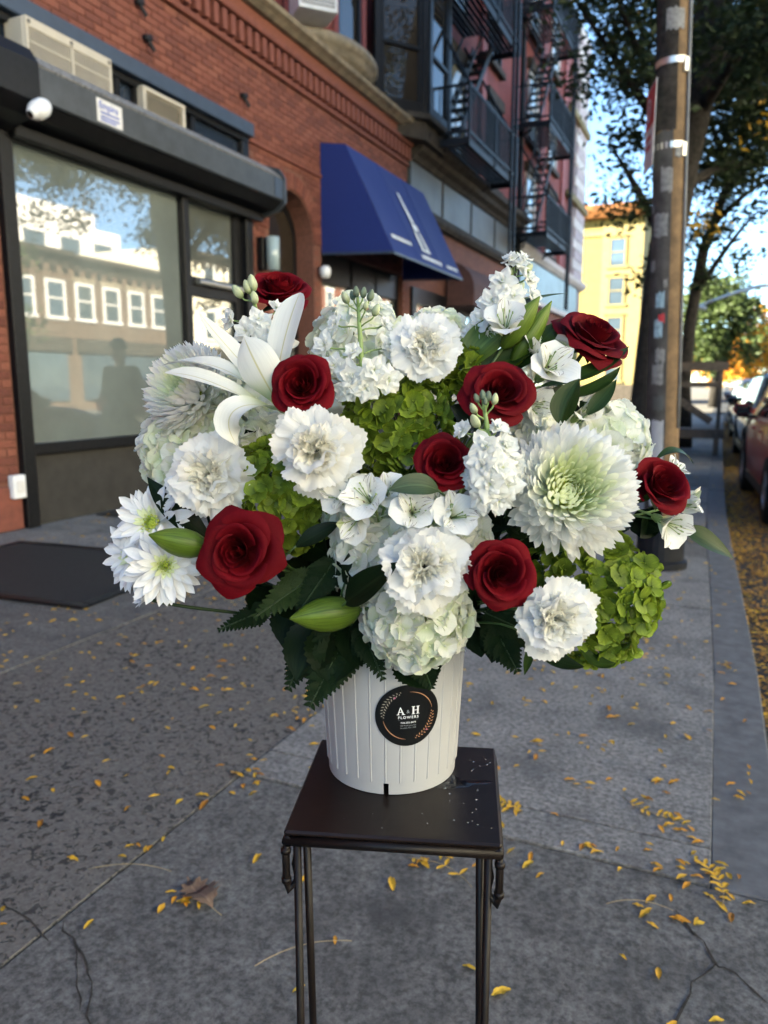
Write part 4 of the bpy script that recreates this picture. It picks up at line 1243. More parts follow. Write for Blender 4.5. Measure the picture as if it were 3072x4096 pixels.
# grown to full size at its pit further along the kerb, roots under the paving
t1.scale = (1.3, 1.3, 1.3); t1.location = (-1.145, 13.27, -.39)
t2 = thing('street_tree', 'slender forked street tree growing beside the wooden bench', 'tree', (-.55, 17.2, 0), 'street trees along the kerb')
P2 = lambda u, v: at(u, v, 1.0) - Vector((0, 0, EYE))
def aty(u, v, y):
    r_ = look_ray(u, v); return Vector((0, 0, EYE)) + r_ * (y / r_.y)
tp = [(-.72, 17.2, -.02), aty(1478, 830, 17.2), aty(1492, 690, 17.2), aty(1520, 540, 17.2), aty(1560, 430, 17.2), aty(1592, 330, 17.2), aty(1620, 240, 17.2), aty(1660, 120, 17.2)]
v, f, uv = tube_vf(tp, [.16, .13, .12, .105, .085, .07, .055, .03], 10); MB().add(v, f, uv).part('trunk', 'bark', t2, True)
for a_, b__ in (((1535, 490), (1680, 380)), ((1560, 430), (1690, 300)), ((1500, 640), (1640, 455)), ((1575, 390), (1500, 180))):
    s, e = aty(*a_, 17.2), aty(*b__, 17.0); v, f, uv = limb(bez(s, s.lerp(e, .3) + Vector((0, 0, .1)), s.lerp(e, .7) + Vector((0, 0, .2)), e, 8), .075, .02, 7); MB().add(v, f, uv).part('branch', 'bark', t2, True)
cl = []
rn = random.Random(16)
for i in range(150):
    u, v_ = rn.uniform(1490, 1790), rn.uniform(-150, 520)
    if v_ > 400 and u > 1560: continue
    p = aty(u, v_, rn.uniform(15, 19.5)); cl.append((p.x, p.y, p.z, rn.uniform(.2, .36)))
for (u, v_) in ((1600, 560), (1560, 500), (1510, 600), (1630, 455)):
    p = aty(u, v_, 17); cl.append((p.x, p.y, p.z, .2))
crown_part(t2, cl, 130, .14, 13, 'tree_leaf_dark'); crown_part(t2, cl[::3], 22, .13, 14, 'tree_leaf')
def far_tree(label, x, y, h, rx, rz, mat, seed, n=60, per=60, size=.5, mat2=None, name='street_tree', group='trees far along the street'):
    t = thing(name, label, 'tree', (x, y, 0), group)
    v, f, uv = limb([(x, y, -.1), (x + .1, y, h * .3), (x, y, h * .6)], .3, .15); MB().add(v, f, uv).part('trunk', 'bark', t, True)
    rn = random.Random(seed); cl = []
    for i in range(n):
        d_ = Vector((rn.gauss(0, 1), rn.gauss(0, 1), rn.gauss(0, 1))).normalized() * rn.uniform(.45, 1.0)
        cl.append((x + d_.x * rx, y + d_.y * rx, h - rz + d_.z * rz, rx * rn.uniform(.1, .2)))
    crown_part(t, cl, per, size, seed, mat)
    if mat2: crown_part(t, cl[::2], per // 2, size, seed + 1, mat2)
    return t
far_tree('dense dark green tree down the street beyond the bench', -.7, 52, 8.1, 2.7, 3.1, 'tree_leaf', 31, 90, 80, .38, 'tree_leaf_dark')
far_tree('golden yellow autumn tree far down the street', 4.5, 80, 9.5, 4.2, 4.3, 'tree_leaf_yellow', 33, 70, 70, .5, 'tree_leaf_orange')
far_tree('orange autumn tree standing before the golden ones', 1.6, 92, 7.5, 3.6, 3.2, 'tree_leaf_orange', 35, 60, 60, .5, 'tree_leaf_yellow')
far_tree('tall yellow green tree behind the orange one', 8.0, 100, 10, 4.5, 4.2, 'tree_leaf_yellow', 37, 80, 70, .6, 'tree_leaf')
far_tree('broad amber tree closing the view down the street', -2.0, 130, 9, 6, 4, 'tree_leaf_orange', 39, 60, 60, .7, 'tree_leaf_yellow')
far_tree('leafy green tree across the street by the brown row houses', 13.8, 20.0, 7.4, 2.5, 2.6, 'tree_leaf', 41, 60, 45, .3, 'tree_leaf_dark', group='trees across the street')
far_tree('bushy yellowing tree behind the brown row houses', 29.0, 47, 10.6, 4.0, 3.2, 'tree_leaf', 43, 70, 60, .4, 'tree_leaf_yellow', group='trees across the street')
far_tree('second leafy street tree across the road near the viewpoint', 13.9, 14.0, 10.5, 2.4, 2.6, 'tree_leaf_dark', 45, 26, 24, .3, 'tree_leaf', group='trees across the street')
far_tree('thin leafed street tree across the road by the cream house', 13.9, 41, 9.5, 2.6, 3.0, 'tree_leaf', 47, 50, 40, .3, group='trees across the street')

# ------------------------------------------------------------------ utility pole
up = thing('utility_pole', 'weathered wooden utility pole with metal bands and torn stickers', 'pole', (-.36, 5.76, 0))
p0, p1 = Vector((-.362, 5.76, 0)), Vector((-.56, 5.76, 6.4))
def pole_at(z): return p0.lerp(p1, z / 6.4)
v, f, uv = tube_vf([pole_at(z) for z in (0.02, .5, 1.5, 2.5, 3.5, 4.5, 6.4)], [.112, .11, .108, .106, .104, .102, .10], 20)
MB().add(v, f, uv).part('shaft', 'pole_wood', up, True)
MB().lathe([(0.19, 0.0), (.19, .05), (.165, .06), (.16, .30), (.125, .34), (.118, .36)], 24, (p0.x, p0.y, 0)).part('base_collar', 'iron', up)
for z in (2.86, 3.38):
    v, f, uv = tube_vf([pole_at(z - .02), pole_at(z + .02)], .109, 20, False); MB().add(v, f, uv).part('metal_band', 'galvanised', up, True)
    c = pole_at(z); MB().obox((c.x + .09, c.y - .07, z - .03), (.03, .02, .09), Matrix.Rotation(.6, 3, 'Z'), .004).part('band_buckle', 'galvanised', up)
def pole_patch(z0, z1, a0, a1, mat, name, off=.0025, seed=0):
    """paper, paint or shade-coloured skin wrapped round part of the shaft; angle 0 faces the viewer side of the street"""
    rn = random.Random(seed); v = []; f = []; n = 8
    for j, z in enumerate((z0, (z0+z1)/2, z1)):
        c = pole_at(z)
        rr = .112 + (.10 - .112) * z / 6.4 + off + .002
        for i in range(n + 1):
            a_ = a0 + (a1 - a0) * i / n; zz = z + (rn.uniform(-.012, .012) if j != 1 else 0)
            v.append((c.x + rr * math.cos(a_), c.y + rr * math.sin(a_), zz))
    for j in range(2):
        for i in range(n): f.append((j*(n+1)+i, j*(n+1)+i+1, (j+1)*(n+1)+i+1, (j+1)*(n+1)+i))
    return wpart(name, mesh(name, v, f, mat, True), up)
A_ = lambda d: R(d)      # -90 faces the camera side, 180 the shops
pole_patch(.37, 2.95, A_(-195), A_(-78), 'pole_grey', 'paint_shade_skin', .0, 1)  # grey paint and the shade of the unlit side, coloured as one
pole_patch(2.95, 6.3, A_(-195), A_(-68), 'bark', 'paint_shade_skin', .0, 2)  # dark upper skin colours in the shade of the unlit side
pole_patch(.45, 1.05, A_(-128), A_(-84), 'paper_pale', 'paint_patch', .0018, 3)
rn = random.Random(12)
for i, (z, h_, a0, a1, mt_) in enumerate(((2.56, .16, -115, -76, 'paper_white'), (2.28, .15, -140, -88, 'paper_white'), (1.82, .10, -122, -92, 'paper_blue'), (3.56, .13, -110, -50, 'paper_white'),
        (1.62, .12, -125, -96, 'paper_blue'), (1.45, .09, -118, -86, 'paper_white'), (1.3, .14, -130, -90, 'paper_white'), (2.06, .07, -150, -128, 'paper_white'), (2.78, .06, -70, -50, 'paper_white'),
        (1.12, .10, -122, -88, 'grey_panel'), (1.95, .05, -96, -84, 'paper_white'), (2.44, .05, -146, -138, 'paper_white'), (1.72, .05, -110, -90, 'sign_red'))):
    pole_patch(z, z + h_, A_(a0), A_(a1), mt_, 'sticker', .0032 + .0004 * i, i + 5)
v, f, uv = tube_vf([pole_at(z) + Vector((.105, -.05, 0)) for z in (1.0, 2.0, 3.0, 4.2, 6.3)], .010, 8); MB().add(v, f, uv).part('conduit', 'far_grey', up, True)
ns = thing('parking_sign', 'red and white no parking sign strapped edge-on to the utility pole', 'sign', (-.56, 5.72, 2.9))
cs = pole_at(2.98) + Vector((-.13, -.03, 0))
rotm = Matrix.Rotation(R(-74), 3, 'Z')
def sgn(lo, hi, mat, name):
    v_, f_ = box_vf(lo, hi); MB().add([cs + rotm @ Vector(p) for p in v_], f_).part(name, mat, ns)
sgn((-.15, -.002, -.25), (.15, .002, .28), 'sign_white', 'plate')
sgn((-.14, -.004, .02), (.14, -.0025, .27), 'sign_red', 'red_field')
for k_, (r0, r1) in enumerate(((.055, .075),)):
    v_ = []; f_ = []
    for i in range(24):
        a_ = 2*math.pi*i/24
        for rr in (r0, r1): v_.append(cs + rotm @ Vector((rr*math.cos(a_)-.05, -.006, .14 + rr*math.sin(a_))))
    for i in range(24): f_.append((2*i, 2*i+1, (2*i+3) % 48, (2*i+2) % 48))
    wpart('ring', mesh('ring', v_, f_, 'sign_white'), ns)
flat_text('P', .10, 'sign_white', lambda x, y: cs + rotm @ Vector((-.05 + x, -.0062, .105 + y)), parent=ns, name='letter')
for zz in (-.06, -.12): sgn((-.11, -.0045, zz), (.05, -.003, zz + .03), 'sign_red', 'small_print')

# ------------------------------------------------------------------ wooden bench frame
bn = thing('wooden_bench', 'tall weathered wooden bench frame beside the street tree', 'bench', (-.5, 15.5, 0))
def bar_(name, a_, b__, w, h): return MB().bar(a_, b__, w, h).part(name, 'bench_wood', bn)
bx0, bx1, byy = -1.0, -.10, 15.5
for xx in (bx0, bx1):
    for yy, hh in ((byy, 1.66), (byy + .5, 1.66)): bar_('post', (xx, yy, 0.003), (xx, yy, hh), .09, .07)
bar_('top_rail', (bx0 - .1, byy - .06, 1.63), (bx1 + .12, byy - .06, 1.63), .05, .16); bar_('top_rail', (bx0, byy + .52, 1.63), (bx1, byy + .52, 1.63), .05, .14)
bar_('mid_rail', (bx0, byy - .05, 1.30), (bx1, byy - .05, 1.30), .04, .10)
bar_('brace', (bx0, byy - .04, 1.15), (bx1 - .12, byy - .04, .62), .05, .13)
for yy in (byy - .08, byy + .1, byy + .28, byy + .46): bar_('seat_board', (bx0 - .08, yy, .46), (bx1 + .12, yy, .46), .15, .04)
bar_('apron', (bx0 - .08, byy - .18, .40), (bx1 + .12, byy - .18, .40), .03, .16)
for xx in (bx0 + .02, bx1 - .02): bar_('leg', (xx, byy - .12, .003), (xx, byy - .12, .40), .07, .07)

# ------------------------------------------------------------------ cars
def car(name, label, x, y, paint, L=4.5, W=1.85, Ht=1.68, group='cars parked along the kerb', yaw=R(2.2)):
    """x = kerb side face, y = rear bumper, nose pointing down the street"""
    c = thing(name, label, 'car', (x + W/2, y + L/2, -.13), group)
    g = -.13
    # side profile stations: t along length, lower body top (belt) height
    st = [(0.0, .42, .80, .72), (.03, .30, 1.00, .88), (.10, .26, 1.06, .96), (.30, .24, 1.07, 1.0), (.55, .24, 1.06, 1.0), (.70, .25, 1.03, .99), (.80, .25, .99, .97), (.92, .27, .92, .90), (.98, .34, .80, .80), (1.0, .44, .66, .68)]
    v = []; f = []; n = 12
    for t, zb, zt, k in st:
        hw = W/2 * k
        ring = [(-hw*.86, zb), (-hw*.98, zb + .10), (-hw, zb + (zt-zb)*.5), (-hw*.985, zt - .10), (-hw*.93, zt - .02), (-hw*.80, zt), (hw*.80, zt), (hw*.93, zt - .02), (hw*.985, zt - .10), (hw, zb + (zt-zb)*.5), (hw*.98, zb + .10), (hw*.86, zb)]
        for px, pz in ring: v.append((x + W/2 + px, y + L*t, g + pz))
    for j in range(len(st) - 1):
        for i in range(n): f.append((j*n+i, j*n+(i+1) % n, (j+1)*n+(i+1) % n, (j+1)*n+i))
    f.append(tuple(range(n))); f.append(tuple(range((len(st)-1)*n, len(st)*n))[::-1])
    body = wpart('body', mesh('body', v, f, paint, True), c)
    # glasshouse
    def ring2(t0, t1, z, k): return [(x + W/2 - W/2*k, y + L*t0, g + z), (x + W/2 + W/2*k, y + L*t0, g + z), (x + W/2 + W/2*k, y + L*t1, g + z), (x + W/2 - W/2*k, y + L*t1, g + z)]
    R0, R1, R2 = ring2(.035, .735, 1.04, .93), ring2(.10, .555, Ht - .06, .76), ring2(.13, .52, Ht, .70)
    v = R0 + R1 + R2; f = []
    for j in (0, 4): f += [(j+i, j+(i+1) % 4, j+4+(i+1) % 4, j+4+i) for i in range(4)]
    f.append((8, 9, 10, 11))
    wpart('cabin', mesh('cabin', v, f, paint, False), c)
    def panel(q, inset, name, mat, off):
        q = [Vector(p) for p in q]; cen = sum(q, Vector()) / 4; nn = (q[1]-q[0]).cross(q[2]-q[1]).normalized()
        if nn.dot(cen - Vector((x + W/2, y + L*.4, g + 1.2))) < 0: nn = -nn
        q = [p.lerp(cen, inset) + nn * off for p in q]
        return wpart(name, mesh(name, q, [(0,1,2,3)], mat), c)
    panel([R0[0], R0[1], R1[1], R1[0]], .08, 'rear_window', 'car_glass', .006)
    panel([R0[2], R0[3], R1[3], R1[2]], .07, 'windscreen', 'car_glass', .006)
    for a_, b__ in ((3, 0), (1, 2)):
        A0, B0, A1, B1 = Vector(R0[a_]), Vector(R0[b__]), Vector(R1[a_]), Vector(R1[b__])
        for s0, s1 in ((.14, .50), (.54, .90)):
            panel([A0.lerp(B0, s0), A0.lerp(B0, s1), A1.lerp(B1, s1), A1.lerp(B1, s0)], .06, 'side_window', 'car_glass', .006)
    # wheels
    for tx in (x + .11, x + W - .11):
        for ty in (y + L*.19, y + L*.80):
            m_ = Matrix.Rotation(R(90), 3, 'Y')
            w = MB().lathe([(.20, -.11), (.33, -.11), (.355, -.07), (.355, .07), (.33, .11), (.20, .11)], 28, (tx, ty, g + .355), m=m_).part('wheel', 'tyre', c, True)
            rm = MB().lathe([(.0, -.085), (.20, -.09), (.205, -.105), (.205, .105), (.20, .09), (0, .085)], 20, (tx, ty, g + .355), m=m_)
            for i in range(5):
                a_ = 2*math.pi*i/5
                for s in (-1, 1): rm.bar((tx + s*.095, ty, g + .355), (tx + s*.095, ty + .19*math.cos(a_), g + .355 + .19*math.sin(a_)), .05, .02, (1, 0, 0))
            rm.part('rim', 'rim', w)
    for side in (-1, 1):
        mx = x + W/2 + side * (W/2 + .09); my = y + L*.66
        mr = MB().obox((mx, my, g + 1.12), (.22, .12, .15), Matrix.Rotation(side * .15, 3, 'Z'), .045).part('mirror', paint, c, True)
        MB().obox((mx - side*.02, my, g + 1.035), (.20, .10, .03), Matrix.Identity(3), .01).bar((mx - side*.02, my, g + 1.03), (mx - side*.2, my + .02, g + 1.03), .05, .04).part('mirror_foot', 'black_plastic', mr)
        MB().obox((mx, my - .066, g + 1.12), (.17, .01, .11), Matrix.Rotation(side * .15, 3, 'Z')).part('mirror_glass', 'car_glass', mr)
        for ty in (.36, .53): MB().box((x + W/2 + side*(W/2*1.0) - .015, y + L*ty, g + .90), (x + W/2 + side*(W/2) + .02, y + L*ty + .16, g + .93), .008).part('door_handle', paint, c)
        MB().obox((x + W/2 + side*W*.40, y + .06, g + .92), (.22, .08, .24), Matrix.Identity(3), .02).part('tail_light', 'lamp_red', c)
        MB().obox((x + W/2 + side*W*.34, y + L - .06, g + .70), (.34, .10, .14), Matrix.Identity(3), .03).part('headlight', 'lamp_clear', c)
        MB().box((x + W/2 + side*W*.475 - .03, y + L*.1, g + .22), (x + W/2 + side*W*.475 + .03, y + L*.9, g + .36), .02).part('side_skirt', 'black_plastic', c)
    MB().box((x + .25, y - .05, g + .36), (x + W - .25, y + .04, g + .55), .03).part('rear_bumper', 'black_plastic', c)
    c.rotation_euler.z = yaw
    return c
car('parked_car', 'dark red sport utility car parked at the leaf strewn kerb', .34, 7.9, 'car_red', yaw=R(3.4))
car('parked_car', 'grey blue car parked ahead of the dark red one', .26, 14.0, 'car_grey', 4.6, 1.85, 1.62)
car('parked_car', 'silver car parked further along the same kerb', .2, 19.8, 'car_silver', 4.5, 1.8, 1.5)
car('parked_car', 'white looking car furthest along the kerb in view', .15, 25.6, 'car_silver', 4.5, 1.8, 1.6)
car('parked_car', 'grey car parked across the street by the brown row houses', 10.6, 25, 'car_grey', 4.5, 1.8, 1.5)

# street light with a long arm
sl3 = thing('street_light', 'curved grey street light arm reaching over the road', 'street light', (3.9, 34, 0))
pa = [aty(1512, 660, 34), aty(1545, 648, 34), aty(1590, 632, 34), aty(1640, 618, 34), aty(1720, 612, 34)]
v, f, uv = tube_vf(pa, [.05, .06, .07, .08, .09], 8); MB().add(v, f, uv).part('arm', 'galvanised', sl3, True)
pe = pa[-1]; MB().tube([(pe.x, 34, -.1), (pe.x, 34, pe.z)], .1).part('mast', 'galvanised', sl3)
ph = pa[0]; MB().obox((ph.x - .1, 34, ph.z - .04), (.75, .3, .16), Matrix.Rotation(R(14), 3, 'Y'), .06).part('lamp_head', 'galvanised', sl3)

# ------------------------------------------------------------------ passer-by mirrored in the shop window
simple('coat_dark', (0.012, 0.013, 0.016), 0.85, var=0.2)
simple('trousers_dark', (0.015, 0.017, 0.024), 0.9, var=0.2)
simple('skin', (0.42, 0.26, 0.19), 0.55, var=0.06)
simple('shoe', (0.012, 0.011, 0.01), 0.5, var=0.2)
def skinned(name, pts, edges, rad, mat, parent, sub=2):
    me = bpy.data.meshes.new(name); me.from_pydata([tuple(p) for p in pts], edges, []); me.materials.append(MATS[mat])
    o = wpart(name, me, parent)
    md = o.modifiers.new('skin', 'SKIN'); md.use_smooth_shade = True
    if not me.skin_vertices: me.skin_vertices.new()
    for i, r_ in enumerate(rad): me.skin_vertices[0].data[i].radius = (r_, r_) if not isinstance(r_, tuple) else r_
    me.skin_vertices[0].data[0].use_root = True
    s = o.modifiers.new('sub', 'SUBSURF'); s.levels = s.render_levels = sub
    return o
px_, py_ = -4.80, 7.45
per = thing('person', 'person in dark coat and cap standing before the shop, mirrored in its window', 'person', (px_, py_, 0))
def W_(x, y, z): return Vector((px_ + x, py_ + y, z))
# body: pelvis, spine, neck, head; arms forward holding something at the chest; legs
bp_ = [W_(0,0,1.0), W_(0,0,1.18), W_(0,.01,1.38), W_(0,0,1.50), W_(0,-.01,1.57), W_(0,-.03,1.68), W_(0,-.03,1.80),
       W_(.19,0,1.46), W_(.26,.03,1.20), W_(.16,-.20,1.12), W_(-.19,0,1.46), W_(-.27,.02,1.20), W_(-.26,-.02,.94),
       W_(.10,0,.92), W_(.11,-.01,.50), W_(.12,.02,.09), W_(-.10,0,.92), W_(-.11,-.02,.50), W_(-.12,.0,.09)]
be_ = [(0,1),(1,2),(2,3),(3,4),(4,5),(5,6),(2,7),(7,8),(8,9),(2,10),(10,11),(11,12),(0,13),(13,14),(14,15),(0,16),(16,17),(17,18)]
br_ = [(.16,.12), (.155,.11), (.17,.11), (.075,.07), .058, (.085,.10), (.075,.09), .075, .055, .04, .075, .055, .042, .095, .068, .045, .095, .068, .045]
body = skinned('body', bp_, be_, br_, 'skin', per)
coat = skinned('coat', [W_(0,0,.86), W_(0,0,1.02), W_(0,0,1.2), W_(0,.01,1.40), W_(0,0,1.52), W_(.20,0,1.46), W_(.275,.03,1.20), W_(.18,-.17,1.13), W_(-.20,0,1.46), W_(-.285,.02,1.20), W_(-.275,-.01,1.0)],
    [(0,1),(1,2),(2,3),(3,4),(3,5),(5,6),(6,7),(3,8),(8,9),(9,10)], [(.20,.15), (.185,.14), (.18,.13), (.20,.13), (.09,.085), .09, .07, .055, .09, .07, .055], 'coat_dark', per)
skinned('trousers', [W_(0,0,.98), W_(.10,0,.90), W_(.11,-.01,.50), W_(.12,.02,.09), W_(-.10,0,.90), W_(-.11,-.02,.50), W_(-.12,0,.09)], [(0,1),(1,2),(2,3),(0,4),(4,5),(5,6)], [(.165,.125), .11, .085, .07, .11, .085, .07], 'trousers_dark', per)
for sx_, oy_ in ((.12, .02), (-.12, 0)):
    MB().obox(W_(sx_, oy_ - .07, .05), (.10, .28, .10), Matrix.Identity(3), .035).part('shoe', 'shoe', per, True)
cap = MB().lathe([(0, .125), (.05, .118), (.095, .07), (.108, 0.0), (.10, -.01)], 18, tuple(W_(0, -.02, 1.745))); cap.obox(W_(0, -.155, 1.742), (.14, .12, .012), Matrix.Rotation(.15, 3, 'X'), .005)
cap.part('cap', 'coat_dark', per, True)
face_ = MB().obox(W_(0, -.125, 1.655), (.028, .035, .045), Matrix.Identity(3), .01)
face_.part('nose', 'skin', per, True)
MB().obox(W_(0, -.115, 1.61), (.05, .012, .012), Matrix.Identity(3), .005).part('mouth', 'sign_red', per)
for s in (-1, 1):
    MB().obox(W_(s*.035, -.115, 1.69), (.022, .012, .012), Matrix.Identity(3), .005).part('eye', 'coat_dark', per)
    MB().obox(W_(s*.092, -.02, 1.67), (.018, .04, .06), Matrix.Identity(3), .008).part('ear', 'skin', per, True)
for hx, hy, hz, dx, dy, dz in ((.16, -.20, 1.12, -.3, -.9, -.1), (-.26, -.02, .94, 0, -.2, -1)):
    d_ = Vector((dx, dy, dz)).normalized(); sd_ = d_.orthogonal().normalized(); hpos = W_(hx, hy, hz)
    pts_ = [hpos, hpos + d_*.085]; ed_ = [(0, 1)]; rd_ = [(.03, .022), (.038, .018)]
    hand = skinned('hand', pts_, ed_, rd_, 'skin', per, 1)
    for k in range(4):
        a_ = hpos + d_*.085 + sd_*(-.03 + .02*k); L_ = (.06, .072, .068, .05)[k]
        skinned('finger', [a_, a_ + d_*L_*.55, a_ + d_*L_ + d_.cross(sd_)*.02], [(0, 1), (1, 2)], [.009, .0085, .007], 'skin', hand, 1)
    a_ = hpos + d_*.03 + sd_*.035; skinned('thumb', [a_, a_ + sd_*.02 + d_*.025, a_ + sd_*.025 + d_*.055], [(0, 1), (1, 2)], [.011, .010, .008], 'skin', hand, 1)
# ------------------------------------------------------------------ bouquet materials
petal_mat('rose_red', (0.045, 0.0, 0.0015), (0.105, 0.0002, 0.004), None, 0.75, 0.05, 0.0, 0.10, mid=0.6)
MATS['rose_red'].node_tree.nodes['Principled BSDF'].inputs['Specular IOR Level'].default_value = 0.12
petal_mat('carnation_white', (0.80, 0.80, 0.66), (0.88, 0.88, 0.86), None, 0.7, 0.48, vein=0.06, mid=0.35)
petal_mat('mum_white', (0.80, 0.83, 0.64), (0.90, 0.90, 0.87), None, 0.55, 0.5, vein=0.06, mid=0.45)
petal_mat('mum_heart', (0.46, 0.56, 0.14), (0.86, 0.89, 0.66), None, 0.55, 0.45, vein=0.06, mid=0.75)
petal_mat('daisy_white', (0.70, 0.74, 0.55), (0.82, 0.83, 0.84), None, 0.5, 0.25, vein=0.12, mid=0.3)
petal_mat('hydrangea_white', (0.68, 0.74, 0.48), (0.86, 0.87, 0.80), None, 0.6, 0.42, vein=0.10, mid=0.45)
petal_mat('hydrangea_green', (0.080, 0.135, 0.008), (0.25, 0.345, 0.032), (0.12, 0.18, 0.018), 0.55, 0.30, vein=0.38, ribw=0.045, mid=0.75)
petal_mat('stock_white', (0.66, 0.72, 0.40), (0.87, 0.88, 0.85), None, 0.65, 0.42, vein=0.08, mid=0.3)
petal_mat('stock_bud', (0.19, 0.25, 0.10), (0.50, 0.55, 0.34), None, 0.6, 0.1, vein=0.3)
petal_mat('stock_bud_dark', (0.10, 0.14, 0.085), (0.17, 0.22, 0.15), None, 0.6, 0.1, vein=0.3)
petal_mat('lily_white', (0.46, 0.56, 0.20), (0.76, 0.76, 0.70), (0.46, 0.42, 0.14), 0.45, 0.25, vein=0.07, ribw=0.035, mid=0.42)
petal_mat('alstro_white', (0.66, 0.70, 0.36), (0.82, 0.83, 0.81), None, 0.5, 0.28, vein=0.10, mid=0.5)
petal_mat('alstro_streak', (0.70, 0.70, 0.30), (0.82, 0.82, 0.78), (0.62, 0.64, 0.36), 0.5, 0.28, vein=0.12, mid=0.5, speck=(0.06, 0.02, 0.03))
petal_mat('alstro_green', (0.30, 0.40, 0.05), (0.62, 0.66, 0.40), (0.22, 0.32, 0.04), 0.5, 0.2, vein=0.2, ribw=.1, mid=0.8)
petal_mat('lily_bud', (0.06, 0.11, 0.010), (0.15, 0.23, 0.022), (0.035, 0.065, 0.008), 0.42, 0.1, vein=0.55, ribw=0.05, mid=0.8)
petal_mat('mum_eye', (0.40, 0.48, 0.05), (0.62, 0.68, 0.16), None, 0.6, 0.1, vein=0.1)
leaf_mat('leaf_green', (0.013, 0.030, 0.005), (0.027, 0.052, 0.009), 0.42, (0.035, 0.062, 0.015), 0.18, 0.22)
leaf_mat('leaf_bright', (0.06, 0.11, 0.012), (0.11, 0.18, 0.022), 0.4, (0.20, 0.30, 0.06), 0.25)
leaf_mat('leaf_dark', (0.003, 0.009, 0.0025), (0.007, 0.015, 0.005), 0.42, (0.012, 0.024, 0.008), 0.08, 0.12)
leaf_mat('leaf_greyish', (0.035, 0.06, 0.025), (0.06, 0.09, 0.04), 0.5, (0.12, 0.18, 0.08), 0.2)
leaf_mat('fern_green', (0.003, 0.010, 0.0025), (0.008, 0.019, 0.005), 0.55, None, 0.06, 0.08)
leaf_mat('fern_light', (0.010, 0.022, 0.005), (0.022, 0.040, 0.010), 0.55, None, 0.12, 0.12)
simple('stem_green', (0.045, 0.085, 0.02), 0.5, var=0.25, scale=60, bmp=.1)
simple('stem_dark', (0.018, 0.035, 0.012), 0.5, var=0.25, scale=60, bmp=.1)
simple('stem_pale', (0.20, 0.29, 0.09), 0.5, var=0.15, scale=60, bmp=.1)
simple('pot_white', (0.37, 0.375, 0.385), 0.38, var=0.03, scale=9, bmp=0.02)
simple('stand_brown', (0.0115, 0.0068, 0.0055), 0.36, var=0.45, scale=7, bmp=0.08)
simple('stand_iron', (0.008, 0.0055, 0.005), 0.42, var=0.4, scale=25, bmp=0.2)
simple('sticker_black', (0.006, 0.007, 0.008), 0.35, var=0.1, bmp=0)
simple('print_white', (0.70, 0.72, 0.74), 0.5, var=0.02, bmp=0)
simple('print_grey', (0.26, 0.28, 0.30), 0.5, var=0.05, bmp=0)
simple('print_copper', (0.42, 0.22, 0.12), 0.45, var=0.2, bmp=0)
simple('print_sage', (0.26, 0.24, 0.20), 0.5, var=0.2, bmp=0)
simple('print_pink', (0.45, 0.12, 0.25), 0.5, var=0.2, bmp=0)
m, nt, b, out = nmat('water_drop')
b.inputs['Base Color'].default_value = (0.9, 0.95, 1, 1); b.inputs['Roughness'].default_value = 0.02
b.inputs['Transmission Weight'].default_value = 1.0; b.inputs['IOR'].default_value = 1.33

# ------------------------------------------------------------------ stand
SZ = 0.78
c_fl, c_fr, c_bl, c_br = (on_ground(u, v, SZ) for u, v in ((612, 1795), (1085, 1825), (672, 1595), (1048, 1614)))
ex = (c_fr - c_fl).normalized(); ey = Vector((-ex.y, ex.x, 0))
sw = (c_fr - c_fl).length; sd = ((c_bl - c_fl).dot(ey) + (c_br - c_fr).dot(ey)) / 2
SO = c_fl.copy()
def S(a, b_, z): return Vector((SO.x + ex.x*a + ey.x*b_, SO.y + ex.y*a + ey.y*b_, z))
srot = Matrix((ex, ey, Vector((0, 0, 1)))).transposed()
stand = thing('plant_stand', 'tall dark brown metal plant stand with a square top', 'plant stand', (S(sw/2, sd/2, 0)))
MB().obox(S(sw/2, sd/2, SZ - .0035), (sw, sd, .007), srot, .0025).part('top_plate', 'stand_brown', stand)
fr = MB()
for a, b_ in ((S(0, 0.004, SZ - .014), S(sw, 0.004, SZ - .014)), (S(0, sd - .004, SZ - .014), S(sw, sd - .004, SZ - .014)), (S(.004, 0, SZ - .014), S(.004, sd, SZ - .014)), (S(sw - .004, 0, SZ - .014), S(sw - .004, sd, SZ - .014))):
    fr.tube([a, b_], .0065, 10)
fr.part('rim_rod', 'stand_iron', stand, True)
for sx in (0, 1):
    for sy in (0, 1):
        a0 = 0.0 if sx == 0 else sw; s = 1 if sx == 0 else -1
        b0 = 0.006 if sy == 0 else sd - .006; t = 1 if sy == 0 else -1
        lg = MB()
        if sy == 0: lg.tube([S(a0 + s*.015, b0, SZ - .010), S(a0 + s*.015, b0, .39), S(a0 + s*.015, b0, 0.004)], .0050, 10)
        else: lg.tube([S(a0 + s*.025, .014, SZ - .010), S(a0 + s*.018, sd*.28, .42), S(a0 - s*.004, sd - .01, 0.004)], .0050, 10)
        lg.part('leg', 'stand_iron', stand, True)
        hk = MB()
        hp = [S(a0 + s*.003, b0, SZ - .016), S(a0 + s*.002, b0 - t*.004, SZ - .03), S(a0 + s*.002, b0 - t*.004, SZ - .066), S(a0 + s*.004, b0 - t*.003, SZ - .078), S(a0 + s*.012, b0, SZ - .070), S(a0 + s*.016, b0, SZ - .060)]
        hk.tube(hp, [.0046, .0048, .0048, .0052, .004, .003], 8)
        for zz in (.026, .064): hk.tube([S(a0 + s*.002, b0 - t*.004, SZ - zz - .003), S(a0 + s*.002, b0 - t*.004, SZ - zz + .003)], .0062, 10)
        hk.tube([S(a0 + s*.016, b0, SZ - .02), S(a0 + s*.011, b0, SZ - .045), S(a0 + s*.016, b0, SZ - .072)], .0035, 6)
        hk.part('scroll_hook', 'stand_iron', stand, True)
